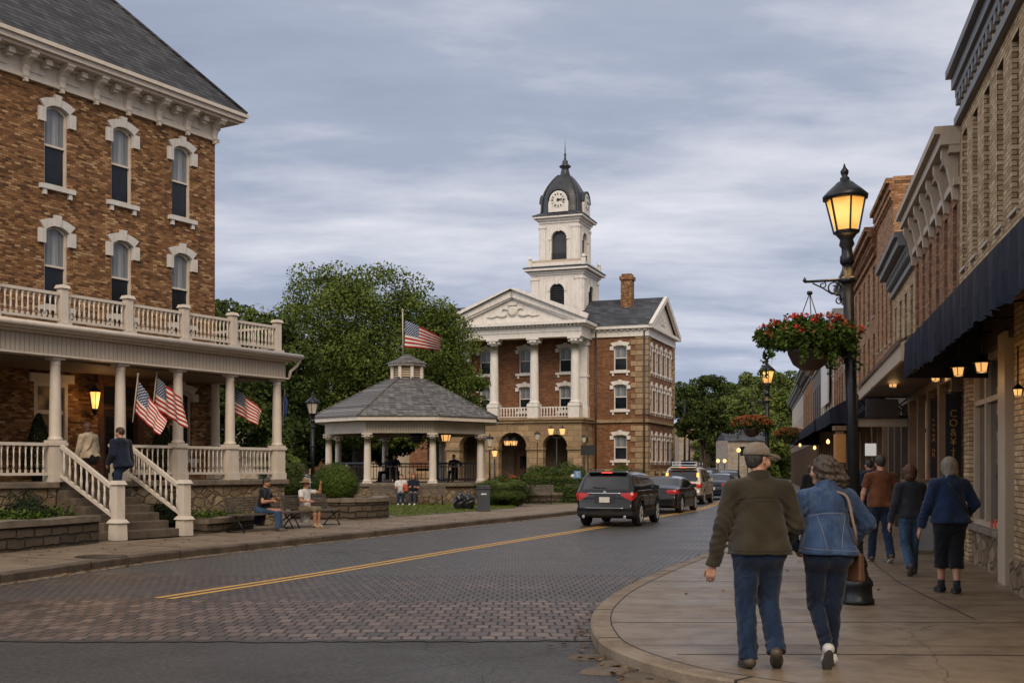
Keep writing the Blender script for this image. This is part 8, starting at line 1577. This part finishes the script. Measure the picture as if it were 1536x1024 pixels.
BLK = carpaint('black_car_paint', (.008, .009, .011)); SIL = carpaint('champagne_car_paint', (.50, .44, .36), .25, .3); DBL = carpaint('dark_blue_car_paint', (.012, .02, .04)); WHT = carpaint('pale_blue_white_car_paint', (.42, .46, .52), .2, .2); GRY = carpaint('silver_car_paint', (.35, .36, .37), .2, .6)
def heading(dx, dy): return math.atan2(dy, dx)
car('black sport utility vehicle with red tail lights driving away in the middle of the road', (3.40, 35.3, .0), heading(.31, .95), BLK, 4.5, 1.84, 1.64, 'suv', .024)
car('low black saloon car just ahead of the black utility vehicle', (6.2, 45.4, 0), heading(.33, .94), BLK, 4.8, 1.84, 1.42, 'sedan', .03)
car('champagne coloured utility vehicle with a roof rack and lit amber lamps', (8.75, 56.0, 0), heading(.30, .95), SIL, 4.8, 1.95, 1.80, 'suv', .035, rack=2, amber=True)
car('small dark blue car beyond the champagne utility vehicle', (11.7, 64, 0), heading(.34, .94), DBL, 4.5, 1.8, 1.45, 'sedan', .045)
car('silver car facing down the street far ahead', (14.2, 84, 0), heading(.25, .97), GRY, 4.6, 1.85, 1.6, 'suv', .05, detail=False)
car('black car parked far along the street beneath the trees', (17.6, 92, 0), heading(.25, .97), BLK, 4.6, 1.85, 1.5, 'sedan', .05, detail=False)
car('dark utility vehicle furthest down the street', (18.2, 104, 0), heading(.25, .97), DBL, 4.7, 1.9, 1.75, 'suv', .055, detail=False)
car('dark car parked near the far shop fronts', (20.8, 108, 0), heading(.2, .98), BLK, 4.6, 1.85, 1.6, 'suv', .055, detail=False)
p = at(448, 708, 56); car('pale blue car parked behind the round bushes by the gazebo', (p.x, 56, .05), R(8), WHT, 4.5, 1.8, 1.45, 'sedan', .045)
# ---------------------------------------------------------------- street furniture on the square
c = gp(725, 766, .15); t = empty('litter_bin', (c.x, c.y + .2, .15), R(5), 'dark grey litter bin standing at the corner of the gazebo lawn', 'litter bin'); m = MB(); m.box((-.23, -.22, .04), (.23, .22, .80)); bevel(m.build('bin_body', plain('dark_grey_metal', (.035, .042, .055), .5), t), .02)
m = MB(); m.box((-.26, -.25, .80), (.26, .25, .86)).box((-.24, -.22, .86), (.24, .22, .93)); m.box((-.25, -.24, 0), (.25, .24, .05)); bevel(m.build('bin_lid', plain('bin_lid_metal', (.02, .024, .03), .45), t), .012); m = MB(); m.box((-.10, -.226, .60), (.10, -.22, .65)); m.build('bin_label', MT['chwhite'], t)
for i, (dx, s, lb) in enumerate([(-.62, .28, 'larger black rubbish sack slumped behind the litter bin'), (-.95, .22, 'smaller black rubbish sack against the gazebo base')]):
    f = Field((-.5, -.5, -.05), (.5, .5, .9), .03); f.ell((0, 0, .28), s, s * .8, .32, .05); f.cone((0, 0, .45), (.05, 0, .68), .16, .04, .1); f.add(lambda X, Y, Z: .02 * np.sin(X * 18 + 3 * np.sin(Z * 9)) * np.sin(Y * 15 + Z * 12)); o = fmesh('rubbish_sack', f, plain('black_sack_%d' % i, (.012, .012, .014), .3), None, 1); o.location = (c.x + dx, c.y + 1.5, .14); tag(o, lb, 'rubbish sack', 'black sacks beside the litter bin')
bench('small bench at the edge of the hedge garden', (.55, 50.2), 1.3, (1, 0), .15, .42); bench('short dark bench half hidden by the black utility vehicle', (2.55, 52.2), 1.2, (.6, .8), .15, .42)
def figure_dog(): pass
wall_run('garden_wall', [(.6, 50.9), (3.0, 52.6), (5.0, 56.5)], .62, .35, MT['dkstone'], MT['stonecap'], 'low dark stone wall below the clipped hedges', seed=7)
# court lamps and signs
def post_lamp(label, px, ztop, Y, n=1, lit=True, z0=.1, r=.05, s=1.0, group='lamp posts on the courthouse square', name='square_lamp'):
    X = (px - CX) / F * Y; t = empty(name, (X, Y, z0), 0, label, 'lamp post', group); H_ = ztop - z0; m = MB(); m.lathe([(r * 2.6, 0), (r * 2.4, .3), (r * 1.2, .45), (r, 1.0), (r * .8, H_ - .75 * s)], (0, 0, 0), 10)
    offs = [0] if n == 1 else [-.42 * s, .42 * s]
    if n == 2: m.tube([(-.42 * s, 0, H_ - .6 * s), (-.2 * s, 0, H_ - .8 * s), (.2 * s, 0, H_ - .8 * s), (.42 * s, 0, H_ - .6 * s)], r * .5, 6)
    m.build('post', MT['blackiron'], t)
    for o_ in offs:
        m = MB(); m.lathe([(.27 * s, H_ - .12 * s), (.18 * s, H_ - .03 * s), (.05 * s, H_ + .02 * s), (.01, H_ + .16 * s)], (o_, 0, 0), 8).lathe([(.13 * s, H_ - .60 * s), (.14 * s, H_ - .57 * s)], (o_, 0, 0), 8); f_ = m.build('lantern_frame', MT['blackiron'], t); m = MB(); m.lathe([(.13 * s, H_ - .57 * s), (.23 * s, H_ - .12 * s)], (o_, 0, 0), 6, smooth=False); m.build('lamp_glass', MT['warmglass'] if lit else MT['frost'], f_)
    return t
post_lamp('twin lantern post glowing in front of the second courthouse arch', 835, 4.6, 79, 2, s=.95)
post_lamp('unlit lamp post between the two courthouse arches', 806, 4.2, 78.5, 1, False, s=.9)
post_lamp('thin unlit lamp post at the corner of the arcade', 876, 4.0, 79, 1, False, s=.8)
post_lamp('unlit lamp post just past the gazebo corner', 734.5, 3.35, 58, 1, False, s=.9)
post_lamp('lit lamp seen behind the last gazebo column', 742, 2.9, 70, 1, True, s=.8)
p = at(766, 663, 88.9); 
for i, (px, py) in enumerate([(761, 662), (771, 662)]): p = at(px, py, 88.8); lantern_hang('arcade_lantern', p, 1.5, ['lit square lantern hanging in the main arch, nearer the gazebo', 'lit square lantern hanging in the main arch, nearer the second arch'][i], True, 'pair of lanterns in the main arch', 1.2)
for i, (px, H_, Y, lb) in enumerate([(1027, 8.9, 118, 'tall black twin armed street light at the courthouse corner'), (1034, 7.4, 121, 'thinner black pole behind the twin armed street light')]):
    X = (px - CX) / F * Y; t = empty('tall_street_light', (X, Y, 0), 0, lb, 'street light'); m = MB(); m.tube([(0, 0, 0), (0, 0, H_ - .2)], [.13, .09], 8); m.build('pole', MT['blackiron'], t); m = MB(); m.tube([(-.7, 0, H_ - .35), (0, 0, H_ - .1), (.7, 0, H_ - .35)], .05, 6); m.box((-.95, -.12, H_ - .45), (-.5, .12, H_ - .33)).box((.5, -.12, H_ - .45), (.95, .12, H_ - .33)); m.build('lamp_arm', MT['blackiron'], t)
for i, (px, py, Y, lb) in enumerate([(1077, 691, 118, 'round glowing lamp globe at the end of the street, leftmost of its pair'), (1087, 691, 118, 'round glowing lamp globe at the end of the street, second of its pair'), (1108, 675, 90, 'bright lamp globe under the street tree'), (1121, 693, 110, 'small glowing globe furthest along the shops')]):
    p = at(px, py, Y); s = .19 if i != 2 else .17; t = empty('globe_lamp', (p.x, Y, 0), 0, lb, 'street lamp', 'glowing globe lamps at the street end'); m = MB(); m.tube([(0, 0, 0), (0, 0, p.z - s)], .06, 6); m.build('post', MT['blackiron'], t); m = MB(); m.lathe([(.02, -s), (s * .7, -s * .7), (s, 0), (s * .7, s * .7), (.02, s)], (0, 0, p.z), 12); m.build('globe', MT['warm2'] if 'warm2' in MT else MT['warm'], t)
p = at(882, 665, 78); t = empty('notice_board', (p.x, 78, 0), R(-15), 'dark notice board on a post before the brick wing', 'notice board'); m = MB(); m.box((-.5, -.04, p.z - .55 - .25), (.5, .04, p.z - .2 + .1)); m.build('board', MT['plastic'], t); m = MB(); m.box((-.04, -.03, 0), (.04, .03, p.z - .7)); m.build('post', MT['blackiron'], t)
p = at(866, 712, 56); t = empty('blue_sign', (p.x, 56, .15), 0, 'small blue and white square sign above the hedge', 'sign'); m = MB(); m.box((-.17, -.015, p.z - .30), (.17, .015, p.z + .06)); m.build('sign_face', plain('blue_sign_face', (.12, .25, .5), .5), t); m = MB(); m.tube([(0, .02, 0), (0, .02, p.z - .1)], .02, 5); m.build('post', MT['blackiron'], t); text('white_character', 'S', .3, Matrix.Translation((0, -.02, p.z - .12)) @ Matrix.Rotation(R(90), 4, 'X'), MT['chwhite'], t)
p = at(859, 708, 62); t = empty('white_marker', (p.x, 62, .15), 0, 'short pale stone marker post in the hedge garden', 'marker'); m = MB(); m.lathe([(.13, 0), (.12, 1.15), (.06, 1.25)], (0, 0, 0), 10); m.build('post', MT['trim'], t)
# railings at the courthouse side, pilasters of the yard wall
t = empty('iron_fence', CT.location, CT.rotation_euler.z, 'dark iron fence with stone piers along the side of the courthouse', 'fence')
m = MB()
for i in range(7): m.box((WR + 1.0, -.5 + i * 2.2, 0), (WR + 1.35, -.15 + i * 2.2, 1.5))
m.build('stone_piers', MT['tanstone'], t); m = MB(); [m.bar((WR + 1.18, -.4, z), (WR + 1.18, 13.2, z), .05) for z in (.3, 1.25)]; [m.bar((WR + 1.18, -.3 + k * .2, .2), (WR + 1.18, -.3 + k * .2, 1.35), .025) for k in range(66)]; m.build('iron_bars', MT['blackiron'], t)
# the tan block closing the street
EB = empty('tan_brick_block', (at(1018, 700, 150).x, 150, 0), R(-4), 'flat roofed tan and grey block closing the end of the street', 'building'); S_ = 150 / F
def ex(px): return (px - 1018) * S_
def ez(py): return CZ + (HY - py) * S_
m = MB(); hz = [(ex(1068), ex(1082), ez(676), ez(658)), (ex(1022), ex(1042), 0, ez(690))]; facade(m, ex(1018), ex(1108), 0, ez(646), 0, hz, .4); m.box((ex(1018), .6, 0), (ex(1108), 8, ez(648))); m.build('wall', MT['paleb'], EB)
m = MB(); m.box((ex(1018), -.06, ez(660)), (ex(1066), -.003, ez(648))); m.box((ex(1018), -.3, ez(648)), (ex(1110), .2, ez(644))); m.build('tan_band', MT['tanbrick'], EB)
m = MB(); m.box((ex(1048), -.9, 0), (ex(1064), -.01, ez(660))).box((ex(1046), -1.1, ez(661)), (ex(1066), -.01, ez(656))).box((ex(1052), -.95, ez(652) - .3), (ex(1060), -.2, ez(652))); m.build('stone_portal', MT['dkstone'], EB)
m = MB(); m.box((ex(1053), -.93, ez(680)), (ex(1060), -.9, ez(668))).box((ex(1022), .35, 0), (ex(1042), .4, ez(690))); m.build('dark_opening', MT['glass'], EB)
wp = win_proto(ex(1082) - ex(1068), ez(658) - ez(676), .02, None, True, False, 'trim', 'trim', recess=.2, k=1.5); o = place(wp, EB, ((ex(1068) + ex(1082)) / 2, 0, ez(676))); drop(wp)
EB2 = empty('pale_house', (at(1110, 700, 140).x, 140, 0), R(4), 'small pale gabled house behind the hanging basket', 'house'); m = MB(); m.box((-1.5, 0, 0), (3.2, 6, 5.2)); m.build('wall', MT['paleb'], EB2); m = MB(); m.add([(-1.8, -.3, 5.1), (3.5, -.3, 5.1), (3.5, 3, 6.8), (-1.8, 3, 6.8), (3.5, 6.3, 5.1), (-1.8, 6.3, 5.1)], [(0, 1, 2, 3), (3, 2, 4, 5)]).add([(-1.5, 0, 5.2), (-1.5, 3, 6.7), (-1.5, 6, 5.2)], [(0, 1, 2)]); m.build('roof', MT['croof'], EB2); m = MB(); m.box((0, -.03, 3.3), (.8, .02, 4.4)).box((1.6, -.03, 3.3), (2.4, .02, 4.4)); m.build('window', MT['glass'], EB2)
# houses glimpsed behind the gazebo and the hotel porch
for i, (px0, px1, zt_, Y, mt, lb) in enumerate([(395, 470, 3.6, 95, 'orbrick', 'low orange brick wall of a house glimpsed left of the gazebo'), (480, 640, 6.0, 100, 'cream', 'pale house glimpsed through the gazebo columns'), (340, 400, 5.5, 100, 'paleb', 'pale house glimpsed under the porch roof')]):
    x0, x1 = (px0 - CX) / F * Y, (px1 - CX) / F * Y; t = empty('distant_house', (x0, Y, 0), 0, lb, 'house', 'houses behind the square'); w_ = x1 - x0; m = MB(); hz = [(w_ * (k + .35) / 4, w_ * (k + .65) / 4, zt_ * .35, zt_ * .75) for k in range(4)]; facade(m, 0, w_, 0, zt_, 0, hz, .25); m.box((0, .4, 0), (w_, 6, zt_ - .1)); m.build('wall', MT[mt], t)
    for h_ in hz: q = MB(); q.box((h_[0], .15, h_[2]), (h_[1], .2, h_[3])); q.build('window', MT['glass'], t)
    m = MB(); m.add([(-.3, -.4, zt_ - .05), (w_ + .3, -.4, zt_ - .05), (w_ + .3, 3, zt_ + 1.8), (-.3, 3, zt_ + 1.8)], [(0, 1, 2, 3)]); m.build('roof', MT['croof'], t)
# ---------------------------------------------------------------- pieces that stand apart become parts of their own
def split_apart(o, tol=.02):
    me = o.data; nv = len(me.vertices); par = list(range(nv))
    def fnd(a):
        while par[a] != a: par[a] = par[par[a]]; a = par[a]
        return a
    for e in me.edges:
        a, b = fnd(e.vertices[0]), fnd(e.vertices[1])
        if a != b: par[a] = b
    roots = {}
    for v in range(nv): roots.setdefault(fnd(v), []).append(v)
    co = np.array([v.co[:] for v in me.vertices]); G = [[set(vs), co[vs].min(0) - tol, co[vs].max(0) + tol] for vs in roots.values()]
    ch = True
    while ch:
        ch = False
        for i in range(len(G)):
            for j in range(len(G) - 1, i, -1):
                if (G[i][1] <= G[j][2]).all() and (G[j][1] <= G[i][2]).all(): G[i] = [G[i][0] | G[j][0], np.minimum(G[i][1], G[j][1]), np.maximum(G[i][2], G[j][2])]; del G[j]; ch = True
    if len(G) < 2: return
    F = [(list(p.vertices), p.material_index, p.use_smooth) for p in me.polygons]; first = True
    for vs, lo, hi in G:
        f = [q for q in F if q[0][0] in vs]
        if not f: continue
        u = sorted(vs); ix = {v: k for k, v in enumerate(u)}; m2 = bpy.data.meshes.new(me.name); m2.from_pydata([tuple(co[v]) for v in u], [], [[ix[v] for v in q[0]] for q in f]); m2.polygons.foreach_set('use_smooth', [q[2] for q in f]); m2.polygons.foreach_set('material_index', [q[1] for q in f])
        for mt in me.materials: m2.materials.append(mt)
        m2.update()
        if first: o.data = m2; first = False
        else: c = o.copy(); c.data = m2; COL.objects.link(c)
for o in [x for x in bpy.data.objects if x.type == 'MESH' and x.parent and len(x.data.vertices) < 2500 and x.name.split('.')[0] in ('brick_pier', 'corner_quoins', 'end_panel', 'stone_plinth', 'main_cornice', 'belt_course', 'railing', 'balcony_railing', 'balustrade', 'stair_railing', 'stone_base', 'stone_ledge', 'stone_piers', 'dark_opening', 'dark_doorway', 'bay_window', 'door_glass', 'door_pane', 'chain', 'window', 'side_gable', 'bin_lid', 'lamp_arm', 'shopfront_frame', 'pane', 'door_frame', 'roof_rack', 'turn_light', 'sole')]: split_apart(o)
